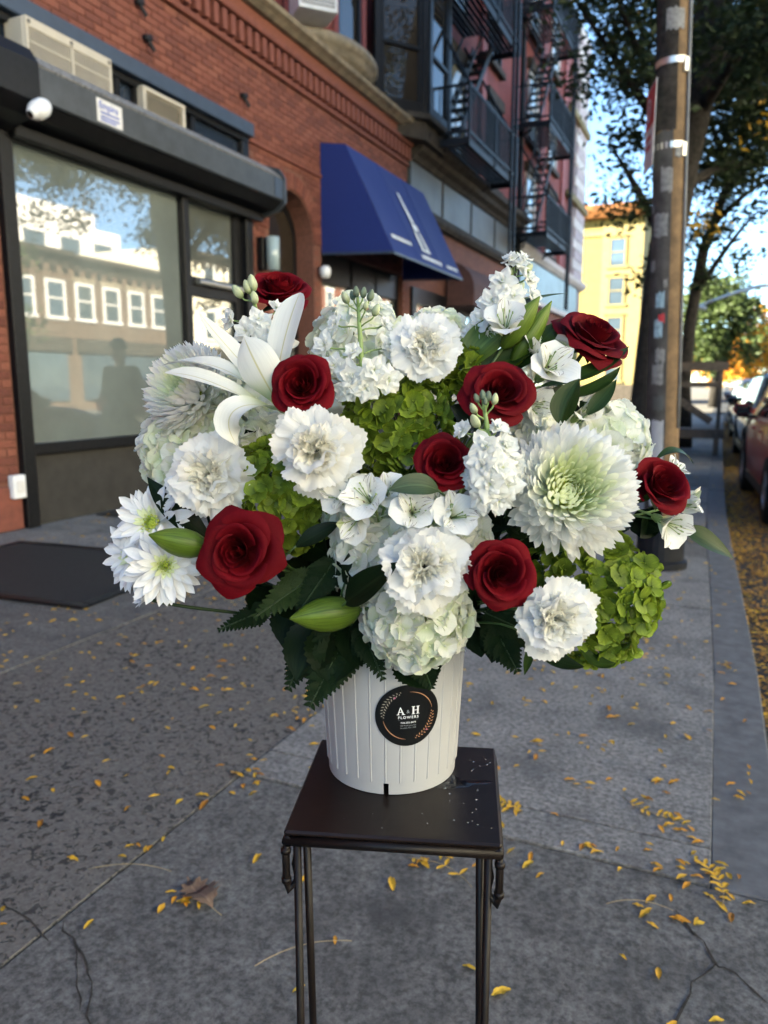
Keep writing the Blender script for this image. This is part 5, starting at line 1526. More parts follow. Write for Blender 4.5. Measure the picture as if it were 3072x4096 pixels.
# ------------------------------------------------------------------ pot
PC = Vector((-.392, .912, SZ))
PH, PR0, PR1 = .188, .0885, .0985
pot = thing('flower_pot', 'white ribbed plastic flower bucket with a round black sticker', 'flower pot', PC)
def pot_r(z): return PR0 + (PR1 - PR0) * (z / PH)
n = 420; prof = []
ribs = 30
v = []; f = []
zs = [0.0, .004, .0155, .0160, .018, .05, .10, .15, PH - .012, PH - .010, PH]
for j, z in enumerate(zs):
    for i in range(n):
        a = 2 * math.pi * i / n
        r_ = pot_r(z)
        if z >= .018 and z < PH - .011:
            r_ += .0009 if (i % (n // ribs)) == 0 else (-.0001 if (i % (n // ribs)) in (1, n // ribs - 1) else 0.0)
        elif z < .016: r_ += -.0012
        elif z > PH - .011: r_ += .002
        v.append((PC.x + r_*math.cos(a), PC.y + r_*math.sin(a), PC.z + z + .001))
notch_a = math.atan2(*(Vector((on_ground(833, 1722, SZ) - PC).yx)))
ni = int(round(notch_a / (2*math.pi) * n)) % n
for j in range(len(zs) - 1):
    for i in range(n):
        if j in (0, 1) and ((i - ni) % n) in (n - 2, n - 1, 0, 1, 2) : continue
        f.append((j*n+i, j*n+(i+1) % n, (j+1)*n+(i+1) % n, (j+1)*n+i))
k = len(v)
for z, rr in ((PH, PR1 - .003), (.02, PR0 - .003), (.0192, PR0 - .003)):
    for i in range(n):
        a = 2*math.pi*i/n; v.append((PC.x + rr*math.cos(a), PC.y + rr*math.sin(a), PC.z + z + .001))
jj = len(zs) - 1
for i in range(n):
    i2 = (i + 1) % n
    f.append((jj*n+i, jj*n+i2, k+i2, k+i)); f.append((k+i, k+i2, k+n+i2, k+n+i))
f.append(tuple(k + n + i for i in range(n)))
wpart('bucket', mesh('bucket', v, f, 'pot_white'), pot)
# sticker
sp = at(882, 1547, .95); sa = math.atan2(sp.y - PC.y, sp.x - PC.x)
view_p = Vector((0, 0, EYE))
best = None
for i in range(200):       # the point of the pot wall on that sight line
    d_ = .80 + .3 * i / 200; q = at(882, 1547, d_); rr = math.hypot(q.x - PC.x, q.y - PC.y)
    if rr <= pot_r(q.z - PC.z) + .001: best = q; break
sa = math.atan2(best.y - PC.y, best.x - PC.x); sz_ = best.z - PC.z
def on_pot(x, y, off=.0016):
    r_ = pot_r(sz_ + y) + off; a = sa + x / pot_r(sz_)
    return Vector((PC.x + r_*math.cos(a), PC.y + r_*math.sin(a), PC.z + sz_ + y + .001))
SR = .0415
v = [on_pot(0, 0)]; f = []
rings, seg = 8, 56
for j in range(1, rings + 1):
    for i in range(seg):
        a = 2*math.pi*i/seg; v.append(on_pot(SR*j/rings*math.cos(a), SR*j/rings*math.sin(a)))
for i in range(seg): f.append((0, 1+i, 1+(i+1) % seg))
for j in range(rings - 1):
    for i in range(seg): f.append((1+j*seg+i, 1+(j+1)*seg+i, 1+(j+1)*seg+(i+1) % seg, 1+j*seg+(i+1) % seg))
stk = wpart('sticker', mesh('sticker', v, f, 'sticker_black', True), pot)
def poly_on(pts, mat, name, off=.0019):
    mb = MB()
    for q in pts: mb.add([on_pot(x*.001, y*.001, off) for x, y in q], [tuple(range(len(q)))])
    return mb.part(name, mat, stk)
def sh(q, dx, dy, k=1.0): return [(x*k + dx, y*k + dy) for x, y in q]
def rect(x0, y0, x1, y1): return [(x0, y0), (x1, y0), (x1, y1), (x0, y1)]
Aq = [[(-3.9, 0), (-2.7, 0), (-.2, 9), (-.9, 9.6)], [(-.9, 9.6), (-.2, 9.6), (4.3, 0), (2.0, 0), (-.4, 7.2)], rect(-2.3, 2.6, 2.4, 3.5), rect(-5.0, -.7, -1.5, 0), rect(.9, -.7, 5.4, 0)]
Hq = [rect(-3.6, 0, -1.4, 9.2), rect(2.2, 0, 4.4, 9.2), rect(-1.4, 4.2, 2.2, 5.2), rect(-4.7, -.7, -.3, 0), rect(1.1, -.7, 5.5, 0), rect(-4.7, 9.2, -.3, 9.9), rect(1.1, 9.2, 5.5, 9.9)]
poly_on([sh(q, -9.6, 2.2) for q in Aq] , 'print_white', 'lettering')
poly_on([sh(q, 8.6, 2.2) for q in Hq], 'print_white', 'lettering')
flat_text('&', .0065, 'print_grey', lambda x, y: on_pot(x - .0006, y + .0035, .0019), parent=stk)
flat_text('FLOWERS', .0048, 'print_white', lambda x, y: on_pot(x, y - .0038, .0019), parent=stk, bold=.00012, space=1.35)
poly_on([rect(-13, -6.0, 13, -5.8)], 'print_grey', 'rule_line')
flat_text('718-255-3477', .0033, 'print_white', lambda x, y: on_pot(x, y - .0105, .0019), parent=stk, bold=.00005, space=1.05)
flat_text('652 Washington Ave', .0024, 'print_grey', lambda x, y: on_pot(x, y - .0140, .0019), parent=stk)
flat_text('Brooklyn, NY 11238', .0024, 'print_grey', lambda x, y: on_pot(x, y - .0172, .0019), parent=stk)
for a0, a1 in ((12, 88), (192, 265)):
    pts = []
    for i in range(14):
        t0, t1 = R(a0 + (a1-a0)*i/14), R(a0 + (a1-a0)*(i+1)/14)
        w0 = .45*math.sin(math.pi*i/14) + .12; w1 = .45*math.sin(math.pi*(i+1)/14) + .12
        pts.append([((32-w0)*math.cos(t0), (32-w0)*math.sin(t0)), ((32+w0)*math.cos(t0), (32+w0)*math.sin(t0)), ((32+w1)*math.cos(t1), (32+w1)*math.sin(t1)), ((32-w1)*math.cos(t1), (32-w1)*math.sin(t1))])
    poly_on(pts, 'print_copper', 'copper_arc')
rn = random.Random(2)
for a0, a1, mt_ in ((105, 185, 'print_sage'), (285, 365, 'print_copper')):
    pts = []
    for i in range(22):
        t = R(a0 + (a1 - a0) * (i + .5) / 22); s = 1 if i % 2 else -1
        bx, by = 32*math.cos(t), 32*math.sin(t); dr = t + math.pi/2 + s*1.0
        L = 3.6 * math.sin(math.pi*(i + 2)/25) + 1.5
        pts.append([(bx, by), (bx + L*.5*math.cos(dr) - .7*math.sin(dr), by + L*.5*math.sin(dr) + .7*math.cos(dr)), (bx + L*math.cos(dr), by + L*math.sin(dr)), (bx + L*.5*math.cos(dr) + .7*math.sin(dr), by + L*.5*math.sin(dr) - .7*math.cos(dr))])
    poly_on(pts, mt_, 'leaf_sprig')
for t, rr in ((R(125), 30), (R(318), 33)):
    poly_on([[(rr*math.cos(t) + 1.7*math.cos(a) * (1 if i % 2 else .5), rr*math.sin(t) + 1.7*math.sin(a) * (1 if i % 2 else .5)) for i, a in enumerate(np.linspace(0, 2*math.pi, 11)[:-1])]], 'print_pink', 'printed_blossom', .0021)
# water spilt on the stand
pud = thing('water_puddle', 'shallow water puddle beside the foot of the white bucket', 'puddle', PC + Vector((.1, .02, 0)))
pc_ = on_ground(985, 1690, SZ)
v = [(pc_.x, pc_.y, SZ + .0016)]; f = []
for i in range(26):
    a = 2*math.pi*i/26; rr = .022*(1 + .35*math.sin(3*a + 1) + .2*math.sin(5*a))
    q = ex*(rr*1.5*math.cos(a)) + ey*(rr*.7*math.sin(a)); v.append((pc_.x + q.x, pc_.y + q.y, SZ + .0004))
for i in range(26): f.append((0, 1+i, 1+(i+1) % 26))
wpart('water_film', mesh('water_film', v, f, 'water_drop', True), pud)
drop = MB().lathe([(0, .0011), (.0007, .0009), (.0012, .0003), (.0012, 0)], 8).mesh('water_drop', 'water_drop', True)
rn = random.Random(9)
for i in range(34):
    u, v_ = rn.uniform(960, 1062), rn.uniform(1640, 1790)
    if i > 28: u, v_ = rn.uniform(720, 980), rn.uniform(1735, 1790)
    q = on_ground(u, v_, SZ)
    if not (.006 < (q - SO).dot(ex) < sw - .006): continue
    if (q - PC).to_2d().length < PR0 + .003: continue
    o = bpy.data.objects.new('water_drop', drop); lnk(o); o.location = (q.x, q.y, SZ + .0001); s_ = rn.uniform(.5, 1.1); o.scale = (s_, s_, s_)
    tag(o, 'tiny water drop beaded on the brown stand top', 'water drop', 'water drops on the stand top')

# ------------------------------------------------------------------ flower building blocks
THROAT = PC + Vector((0, 0, PH - .02))
def frame_at(pos, nrm, scale=1.0, roll=0.0):
    q = Vector(nrm).normalized().to_track_quat('Z', 'Y')
    return Matrix.Translation(pos) @ q.to_matrix().to_4x4() @ Matrix.Rotation(roll, 4, 'Z') @ Matrix.Scale(scale, 4)
def flower(name, label, cat, M_, group):
    o = bpy.data.objects.new(name, None); o.empty_display_size = .02; lnk(o); o.matrix_basis = M_
    o['label'] = label; o['category'] = cat; o['group'] = group
    return o
def put(name, me, parent, M_, color=None):
    o = bpy.data.objects.new(name, me); lnk(o, parent); o.matrix_basis = M_
    if color: o.color = (*color, 1)
    return o
def stem(parent, head, nrm, rad=.0022, mat='stem_green', spread=.045, name='stem'):
    head = Vector(head); nrm = Vector(nrm)
    rn = random.Random(hash((round(head.x, 4), round(head.z, 4))) & 0xffff)
    a = rn.uniform(0, 6.28); base = THROAT + Vector((spread*math.cos(a), spread*math.sin(a), -.02))
    d_ = (head - base).length
    pts = bez(head, head - nrm * d_ * .30, base + Vector((0, 0, d_ * .35)) + (head - base) * .08, base, 12)
    v, f, uv = tube_vf(pts, rad, 6)
    return wpart(name, mesh(name, v, f, mat, True), parent)
def px(d): return 1.8517 / 3050 * d
def ribbon(path, width, nrm, cup=0.0, ruffle=0.0, nu=6, twist=0.0, seed=0, fold=0.0, serr=0):
    """strap-shaped petal or leaf along a path; width(t) is the half width"""
    path = [Vector(p) for p in path]; nv = len(path) - 1
    nrm = Vector(nrm).normalized(); rn = random.Random(seed); ph = rn.uniform(0, 6)
    v = []; uv = []; f = []
    for j, p in enumerate(path):
        t = j / nv
        d_ = (path[min(j+1, nv)] - path[max(j-1, 0)]).normalized()
        n_ = (nrm - d_ * nrm.dot(d_)); n_ = n_.normalized() if n_.length > 1e-4 else d_.orthogonal().normalized()
        side = d_.cross(n_)
        if twist:
            q = Matrix.Rotation(twist * t, 3, d_); n_ = q @ n_; side = q @ side
        w = width(t)
        for i in range(nu + 1):
            s = -1 + 2*i/nu
            ww = w * (1 + (serr * (1 if j % 2 else -1) if abs(s) > .9 else 0))
            off = cup * w * s*s + fold * w * abs(s) + ruffle * math.sin(9*t + ph + (2 if s > 0 else 0)) * abs(s)**1.5 * w
            v.append(p + side * (s * ww) + n_ * off); uv.append(((s+1)/2, t))
    for j in range(nv):
        for i in range(nu): a = j*(nu+1)+i; f.append((a, a+1, a+nu+2, a+nu+1))
    return v, f, uv
def leafw(w, peak=.4, tip=.0):
    def g(t):
        if t < peak: return w * (.22 + .78 * math.sin(math.pi/2 * t/peak))
        return w * max(.02 + tip, math.cos(math.pi/2 * ((t-peak)/(1-peak))**1.25))
    return g
def leaf(parent, pts, wpx, mat, nrm=None, cup=.25, fold=0.0, ruffle=.05, name='leaf', peak=.4, seed=0, twist=0.0):
    """pts: measured (u, v, depth) base, middle(s), tip"""
    P = [at(*p) for p in pts]
    if len(P) == 3: path = bez(P[0], P[0].lerp(P[1], .66), P[2].lerp(P[1], .66), P[2], 14)
    else: path = bez(P[0], P[1], P[2], P[3], 16)
    d = sum(p[2] for p in pts) / len(pts)
    nrm = facing(*(nrm or (0, .5, 1)))
    v, f, uv = ribbon(path, leafw(wpx * px(d) / 2, peak), nrm, cup, ruffle, 6, twist, seed, fold)
    return wpart(name, mesh(name, v, f, mat, True, uv), parent)

# ---- rose
def rose_petal_mesh(i, N, rn, op=1.0):
    """one petal: wraps round the axis, bellies out and rolls its lip"""
    t = i / (N - 1)
    if t < .42:
        k = t / .42; Rb = .05 + .33 * k; h = .84 - .03 * k; F = .0 + .05 * k; C = 0.0; a = 2.0 - .75 * k
    elif t < .74:
        k = (t - .42) / .32; Rb = .42 + .20 * k; h = .80 - .10 * k; F = .10 + .16 * k; C = .03 + .09 * k; a = 1.20 - .22 * k
    else:
        k = (t - .74) / .26; Rb = .66 + .06 * k; h = .66 - .22 * k; F = .30 + .08 * k; C = .12 + .08 * k; a = .98 - .10 * k
    if t > .42: Rb *= 1 - (1 - op) * .55; F *= op; C *= op; h *= 1 + (1 - op) * .45
    sp = .05 + .05 * min(1, t * 1.4)
    ph = rn.uniform(0, 6.28); tipk = rn.uniform(.35, 1.0); wob = rn.uniform(.012, .03) * (.4 + t)
    point = rn.uniform(.4, 1.2) if t > .5 else .2
    skew = rn.uniform(-.25, .25) * t
    def fn(s, v):
        vv = v * (1 - .24 * abs(s)**2.4 + .07 * point * math.exp(-((s - skew)/.20)**2))
        r_ = .03 + (Rb - .03) * math.sin(min(vv, .75)/.75 * math.pi/2) ** .9
        fl = max(0, (vv - .55)/.45)
        r_ += F * fl**1.5
        e = max(0, abs(s - skew) - .30)/.70
        ec = e**1.6 * fl * tipk * (0 if t < .4 else 1)
        r_ += .10 * ec + sp * s * (1 - .25*v)
        z_ = h * (1 - (1 - min(vv, 1))**1.45) - C * fl**2.4 - .20 * ec
        wp = .40 + .60 * math.sin(math.pi * min(1, .10 + vv * .60))
        r_ += wob * math.sin(3.1*s + ph) * fl
        z_ += wob * math.sin(4.3*s + ph*2) * fl
        phi = s * a * wp
        return Vector((r_*math.cos(phi), r_*math.sin(phi), z_))
    return grid_vf(fn, 12, 12)
ROSE_N = 22
def rose_set(seed, op):
    rn = random.Random(seed); out_ = []
    for i in range(ROSE_N):
        v, f, uv = rose_petal_mesh(i, ROSE_N, rn, op)
        out_.append(mesh('petal', v, f, 'rose_red', True, uv))
    return out_
ROSES = [rose_set(1, 1.0), rose_set(2, .82), rose_set(3, .66), rose_set(4, 1.12)]
sepal_me = None
def rose(label, u, v, size, d, face, roll=0.0, kind=0, squash=1.0):
    r_ = size * px(d) / 2 * .98
    nrm = facing(*face)
    pos = at(u, v, d) - nrm * r_ * .50
    o = flower('rose', label, 'rose', frame_at(pos, nrm, r_, roll), 'red roses in the bouquet')
    rn = random.Random(kind * 7 + int(u)); tone = rn.uniform(.85, 1.25)
    for i in range(ROSE_N):
        put('petal', ROSES[kind % 4][i], o, Matrix.Rotation(i * 2.39996 + rn.uniform(-.15, .15), 4, 'Z') @ Matrix.Rotation(rn.uniform(-.05, .08), 4, 'Y'), (tone * rn.uniform(.82, 1.15),) * 3)
    sm = MB()
    for i in range(5):
        a = i * 2*math.pi/5
        sm.add(*ribbon([Vector((math.cos(a)*(.05 + .42*t), math.sin(a)*(.05 + .42*t), .02 - .12*t*t)) for t in np.linspace(0, 1, 6)], leafw(.12, .3), (0, 0, 1), .2, 0, 4))
    me = sm.mesh('sepals', 'leaf_green', True, True); q = put('sepals', me, o, Matrix.Identity(4))
    stem(o, pos, nrm, .0028, 'stem_green')
    return o

# ---- carnation
def carnation_petal(fan, L, ruf, rn, nu=26, nv=9):
    ph = [rn.uniform(0, 6.28) for _ in range(5)]; fr_ = rn.uniform(2.0, 3.2)
    ser = [rn.uniform(.008, .035) for _ in range(nu + 1)]
    curl = rn.uniform(-.45, .10)
    def fn(s, t):
        phi = s * fan * (.30 + .70 * t**.7)
        i = int(round((s + 1)/2*nu))
        edge = 1 - .12 * abs(s)**3 + (ser[i] * (1 if i % 2 else -1)) * t**7 + .05*math.sin(4*s + ph[3])*t**3
        r_ = L * t * edge
        z = ruf * t**1.8 * (math.sin(fr_*2.2*phi + ph[0]) * .65 + .35*math.sin(fr_*5.0*phi + ph[1]))
        z += curl * L * .40 * t**3 + .05 * L * math.sin(6*t + ph[4]) * t
        r_ -= .06 * L * t**3 * math.sin(fr_*3*phi + ph[2])
        return Vector((r_*math.cos(phi) + .0, r_*math.sin(phi), z))
    return grid_vf(fn, nu, nv)
def carn_set(seed):
    rn = random.Random(seed); S_ = {'out': [], 'mid': [], 'in': []}
    for k_, n_, fan, L, ruf in (('out', 7, .80, 1.0, .10), ('mid', 7, .85, .80, .16), ('in', 6, 1.05, .50, .17)):
        for i in range(n_):
            v, f, uv = carnation_petal(fan * rn.uniform(.85, 1.15), L * rn.uniform(.9, 1.08), ruf, rn); S_[k_].append(mesh('petal', v, f, 'carnation_white', True, uv))
    return S_
CARN = carn_set(5)
def carnation(label, u, v, size, d, face, roll=0.0, seed=0, tint=(1, 1, 1)):
    r_ = size * px(d) / 2 * .95
    nrm = facing(*face); pos = at(u, v, d) - nrm * r_ * .35
    o = flower('carnation', label, 'carnation', frame_at(pos, nrm, r_, roll), 'white carnations in the bouquet')
    rn = random.Random(seed)
    for k_, n_, t0, t1, off in (('out', 8, -.08, .20, .0), ('out', 7, .20, .45, .02), ('mid', 8, .42, .75, .03), ('mid', 7, .70, 1.0, .05), ('in', 9, .75, 1.2, .22), ('in', 9, 1.0, 1.5, .16), ('in', 7, 1.1, 1.7, .08)):
        a0 = rn.uniform(0, 6.28)
        for i in range(n_):
            a = a0 + 2*math.pi*i/n_ + rn.uniform(-.35, .35); tl = rn.uniform(t0, t1) + rn.gauss(0, .10) + .12*math.sin(a + seed*1.7)
            M_ = Matrix.Rotation(a, 4, 'Z') @ Matrix.Translation((.02 + off, 0, off)) @ Matrix.Rotation(-tl, 4, 'Y') @ Matrix.Rotation(rn.uniform(-.5, .5), 4, 'X') @ Matrix.Scale(rn.uniform(.82, 1.12), 4)
            put('petal', rn.choice(CARN[k_]), o, M_, tint if k_ != 'in' else (tint[0], tint[1]*.985, tint[2]*.92))
    cal = MB().lathe([(.05, -.75), (.14, -.68), (.17, -.35), (.22, -.05), (.12, .05)], 12).mesh('calyx', 'stem_green', True); put('calyx', cal, o, Matrix.Identity(4))
    stem(o, pos - nrm * r_ * .6, nrm, .002, 'stem_green')
    return o

# ---- chrysanthemums
def strap_petal(L, w, cup, curve, tipcurl, nu=4, nv=8, blunt=.5):
    def fn(s, t):
        ww = w * (.35 + .65*math.sin(math.pi/2*min(1, t/.55))) * (1 if t < .72 else max(.05, math.cos((t-.72)/.28*math.pi/2)**blunt))
        ang = curve * t + tipcurl * max(0, t-.6)**1.5
        x = L * t * math.cos(ang * .5); z = L * t * math.sin(ang * .5)
        return Vector((x, s*ww, z + cup * ww * s*s))
    return grid_vf(fn, nu, nv)
rn = random.Random(3)
MUM = [mesh('petal', *[(v, f, 'mum_white', True, uv) for v, f, uv in (strap_petal(1, rn.uniform(.10, .125), rn.uniform(.4, .8), rn.uniform(.2, .7), rn.uniform(.4, 1.5)),)][0]) for _ in range(7)]
DAISY = [mesh('petal', *[(v, f, 'daisy_white', True, uv) for v, f, uv in (strap_petal(1, rn.uniform(.105, .135), rn.uniform(.2, .6), rn.uniform(-.35, .15), rn.uniform(-.8, .3), blunt=.7),)][0]) for _ in range(6)]
EYE_P = [mesh('floret', *[(v, f, 'mum_eye', True, uv) for v, f, uv in (strap_petal(1, .22, 1.2, .5, 1.0, 3, 4),)][0]) for _ in range(1)]
def big_mum(label, u, v, size, d, face, roll=0.0, seed=0, N=430):
    r_ = size * px(d) / 2 * 1.0
    nrm = facing(*face); pos = at(u, v, d) - nrm * r_ * .45
    o = flower('chrysanthemum', label, 'chrysanthemum', frame_at(pos, nrm, r_, roll), 'large football chrysanthemums')
    rn = random.Random(seed); heart = MB()
    for k in range(N):
        q = (k + .5) / N
        al = R(112) * q ** .58
        th = k * 2.399963 + rn.uniform(-.08, .08)
        core = .20 + .10 * min(1, q * 2.5)
        base = Vector((core*math.sin(al)*math.cos(th), core*math.sin(al)*math.sin(th), core*math.cos(al)*.62 + .16))
        L = .12 + .62 * min(1, q / .42) ** .85 * rn.uniform(.90, 1.06)
        lift = al - .20 - .16 * min(1, q*2)
        wk = .62 if q < .15 else .72
        M_ = Matrix.Translation(base) @ Matrix.Rotation(th, 4, 'Z') @ Matrix.Rotation(lift - math.pi/2, 4, 'Y') @ Matrix.Rotation(rn.uniform(-.30, .30), 4, 'X') @ Matrix.Diagonal((L, L*wk, L*.75, 1))
        if q < N and k < N - 300:
            me = MUM[k % len(MUM)]
            heart.add([M_ @ p.co for p in me.vertices], [tuple(p.vertices) for p in me.polygons], [(0.5, (i_ // 5) / 8) for i_ in range(len(me.vertices))])
            continue
        put('petal', rn.choice(MUM), o, M_, (.985, 1.0, .90) if q < .40 else (1, 1, 1))
    h = put('petal_heart', heart.mesh('petal_heart', 'mum_heart', True, True), o, Matrix.Identity(4)); h['kind'] = 'stuff'
    core_me = MB().lathe([(0, .30), (.10, .28), (.22, .20), (.30, .08), (.26, -.04), (0, -.10)], 14).mesh('receptacle', 'mum_eye', True); put('receptacle', core_me, o, Matrix.Identity(4))
    stem(o, pos, nrm, .0032, 'stem_dark')
    return o
def daisy(label, u, v, size, d, face, roll=0.0, seed=0, rows=((.15, 20, 1.0), (.38, 18, .92), (.65, 15, .72), (.95, 12, .45)), st=None):
    r_ = size * px(d) / 2
    nrm = facing(*face); pos = at(u, v, d) - nrm * r_ * .15
    o = flower('daisy_chrysanthemum', label, 'chrysanthemum', frame_at(pos, nrm, r_, roll), 'white daisy chrysanthemums on one spray')
    rn = random.Random(seed)
    for tl, n_, L in rows:
        a0 = rn.uniform(0, 6)
        for i in range(n_):
            a = a0 + 2*math.pi*i/n_ + rn.uniform(-.12, .12); l = L * rn.uniform(.88, 1.08)
            M_ = Matrix.Rotation(a, 4, 'Z') @ Matrix.Translation((.06, 0, .03*tl)) @ Matrix.Rotation(-tl + rn.uniform(-.15, .12), 4, 'Y') @ Matrix.Rotation(rn.uniform(-.3, .3), 4, 'X') @ Matrix.Diagonal((l, l*.95 + .05, l, 1))
            put('petal', rn.choice(DAISY), o, M_, (1, 1, 1) if L > .5 else (.92, .98, .62))
    for k in range(34):
        q = (k + .5)/34; th = k*2.39996; rr = .20*math.sqrt(q)
        M_ = Matrix.Translation((rr*math.cos(th), rr*math.sin(th), .04)) @ Matrix.Rotation(th, 4, 'Z') @ Matrix.Rotation(-(1.5 - .5*q), 4, 'Y') @ Matrix.Diagonal((.20 + .06*q, .16, .2, 1))
        put('floret', EYE_P[0], o, M_, (.85, .95, .6) if q < .6 else (1, 1, .85))
    put('calyx', MB().lathe([(0, -.20), (.10, -.18), (.20, -.06), (.22, .02)], 12).mesh('calyx', 'stem_dark', True), o, Matrix.Identity(4))
    if st: 
        P = [pos] + [at(*q) for q in st]
        vv, ff, uu = tube_vf(bez(P[0], P[0] - nrm*.02, P[1], P[2], 10), .0022, 6); wpart('stem', mesh('stem', vv, ff, 'stem_dark', True), o)
    else: stem(o, pos, nrm, .002, 'stem_dark')
    return o

# ---- hydrangeas
def floret_mesh(mat, seed, wide=1.0, cupk=.25, point=.0, ped=1.2):
    rn = random.Random(seed); mb = MB(); np_ = 4 if rn.random() < .8 else 5
    for i in range(np_):
        a = i*2*math.pi/np_ + rn.uniform(-.12, .12); tl = rn.uniform(-.15, .55)*cupk*2.4; k = rn.uniform(.86, 1.12); ph = rn.uniform(0, 6)
        M_ = Matrix.Rotation(a, 3, 'Z') @ Matrix.Rotation(-tl, 3, 'Y') @ Matrix.Rotation(rn.uniform(-.25, .25), 3, 'X')
        def fn(s, t):
            # round blade: circle-like outline
            w = wide * .60 * math.sqrt(max(0.0, 1 - ((t - .56)/.56)**2) if t < .56 else max(0.0, 1 - ((t - .56)/.445)**2)) + .035
            return M_ @ Vector((.05 + k*t*(1 - .06*s*s), s*w*k, cupk*(.55*t*t - .30*t + .22*s*s*t) + .045*math.sin(3*s + ph)*t + (i % 2)*.03))
        mb.add(*grid_vf(fn, 6, 7))
    mb.lathe([(.0, .15), (.06, .14), (.095, .08), (.08, 0), (.04, -.05), (.035, -ped)], 7)
    return mb.mesh('floret', mat, True, True)
HW = [floret_mesh('hydrangea_white', 10 + i, 1.05, .22 + .08*(i % 3)) for i in range(6)]
HG = [floret_mesh('hydrangea_green', 30 + i, .95, .30 + .14*(i % 3), .25) for i in range(6)]
def hydrangea(label, u, v, size, d, face, kind='white', N=70, fs=None, seed=0, back=.35, squash=(1, 1, 1), group=None):
    r_ = size * px(d) / 2
    nrm = facing(*face)
    fs = fs or (.0165 if kind == 'white' else .0140)
    pos = at(u, v, d) - nrm * r_ * .62
    o = flower('hydrangea', label, 'hydrangea', frame_at(pos, nrm, 1.0), group or ('white hydrangea heads' if kind == 'white' else 'green hydrangea heads'))
    rn = random.Random(seed); rr = r_ - fs*.35
    for k in range(N):
        q = (k + .5)/N
        ct = 1 - q*(1 + back); st_ = math.sqrt(max(0, 1 - ct*ct)); th = k*2.399963 + rn.uniform(-.2, .2)
        dn = Vector((st_*math.cos(th)*squash[0], st_*math.sin(th)*squash[1], ct*squash[2]))
        p = dn * rr * rn.uniform(.90, 1.06)
        nn = (dn.normalized() + Vector((rn.gauss(0, .28), rn.gauss(0, .28), rn.gauss(0, .28)))).normalized()
        M_ = Matrix.Translation(p) @ nn.to_track_quat('Z', 'Y').to_matrix().to_4x4() @ Matrix.Rotation(rn.uniform(0, 6.28), 4, 'Z') @ Matrix.Scale(fs * rn.uniform(.82, 1.15), 4)
        if kind == 'white':
            g_ = rn.random(); col = (1, 1, 1) if g_ < .7 else (.95, .99, .86)
        else:
            g_ = rn.uniform(.78, 1.12); col = (g_, g_, g_*rn.uniform(.7, 1.1))
        put('floret', rn.choice(HW if kind == 'white' else HG), o, M_, col)
    # branching cluster stalks inside the head
    mb = MB()
    for k in range(9):
        q = (k + .5)/9; ct = 1 - q*1.1; s_ = math.sqrt(max(0, 1-ct*ct)); th = k*2.4
        mb.tube([(0, 0, -r_*.5), (s_*math.cos(th)*r_*.3, s_*math.sin(th)*r_*.3, ct*r_*.3), (s_*math.cos(th)*r_*.75, s_*math.sin(th)*r_*.75, ct*r_*.75)], [.002, .0016, .001], 5)
    put('cluster_stalk', mb.mesh('cluster_stalk', 'stem_pale' if kind == 'white' else 'stem_green', True), o, Matrix.Identity(4))
    stem(o, pos - nrm*r_*.45, nrm, .003, 'stem_green')
    return o

# ---- stock
def stock_floret(seed):
    rn = random.Random(seed); mb = MB()
    for tl0, n_, L in ((.15, 5, 1.0), (.6, 5, .78), (1.05, 4, .55)):
        a0 = rn.uniform(0, 6)
        for i in range(n_):
            a = a0 + 2*math.pi*i/n_ + rn.uniform(-.2, .2); ph = rn.uniform(0, 6); tl = tl0 + rn.uniform(-.2, .2); l = L*rn.uniform(.85, 1.1); cu = rn.uniform(-.3, .1)
            M_ = Matrix.Rotation(a, 3, 'Z') @ Matrix.Rotation(-tl, 3, 'Y') @ Matrix.Rotation(rn.uniform(-.4, .4), 3, 'X')
            def fn(s, t):
                w = .46*math.sin(math.pi*min(1, .08 + .82*t))**.7
                return M_ @ Vector((.04 + l*t*(1 - .15*s*s + .05*math.sin(4*s + ph)), s*w*l, .10*l*math.sin(3.3*s + ph)*t + cu*l*t*t))
            mb.add(*grid_vf(fn, 6, 5))
    mb.lathe([(.10, .05), (.09, -.15), (.05, -.35), (.04, -1.0)], 7)
    return mb.mesh('floret', 'stock_white', True, True)
STK = [stock_floret(50 + i) for i in range(5)]
def bud_mesh(mat, name='bud'):
    return MB().lathe([(.0, -.05), (.16, 0), (.30, .25), (.34, .55), (.24, .9), (.08, 1.12), (0, 1.15)], 9).mesh(name, mat, True)
def bud_mesh_uv(mat, name='bud'):
    def fn(s, t):
        prof = [(0, 0), (.12, .22), (.35, .34), (.65, .30), (.9, .16), (1.0, .02)]
        for (a, ra), (b_, rb) in zip(prof[:-1], prof[1:]):
            if a <= t <= b_: rr = ra + (rb-ra)*(t-a)/(b_-a); break
        ang = s*math.pi; rr *= 1 + .10*math.cos(3*ang)
        return Vector((rr*math.cos(ang), rr*math.sin(ang), t*1.15))
    v, f, uv = grid_vf(fn, 12, 10); return mesh(name, v, f, mat, True, uv)
BUDL, BUDD = bud_mesh_uv('stock_bud'), bud_mesh_uv('stock_bud_dark')
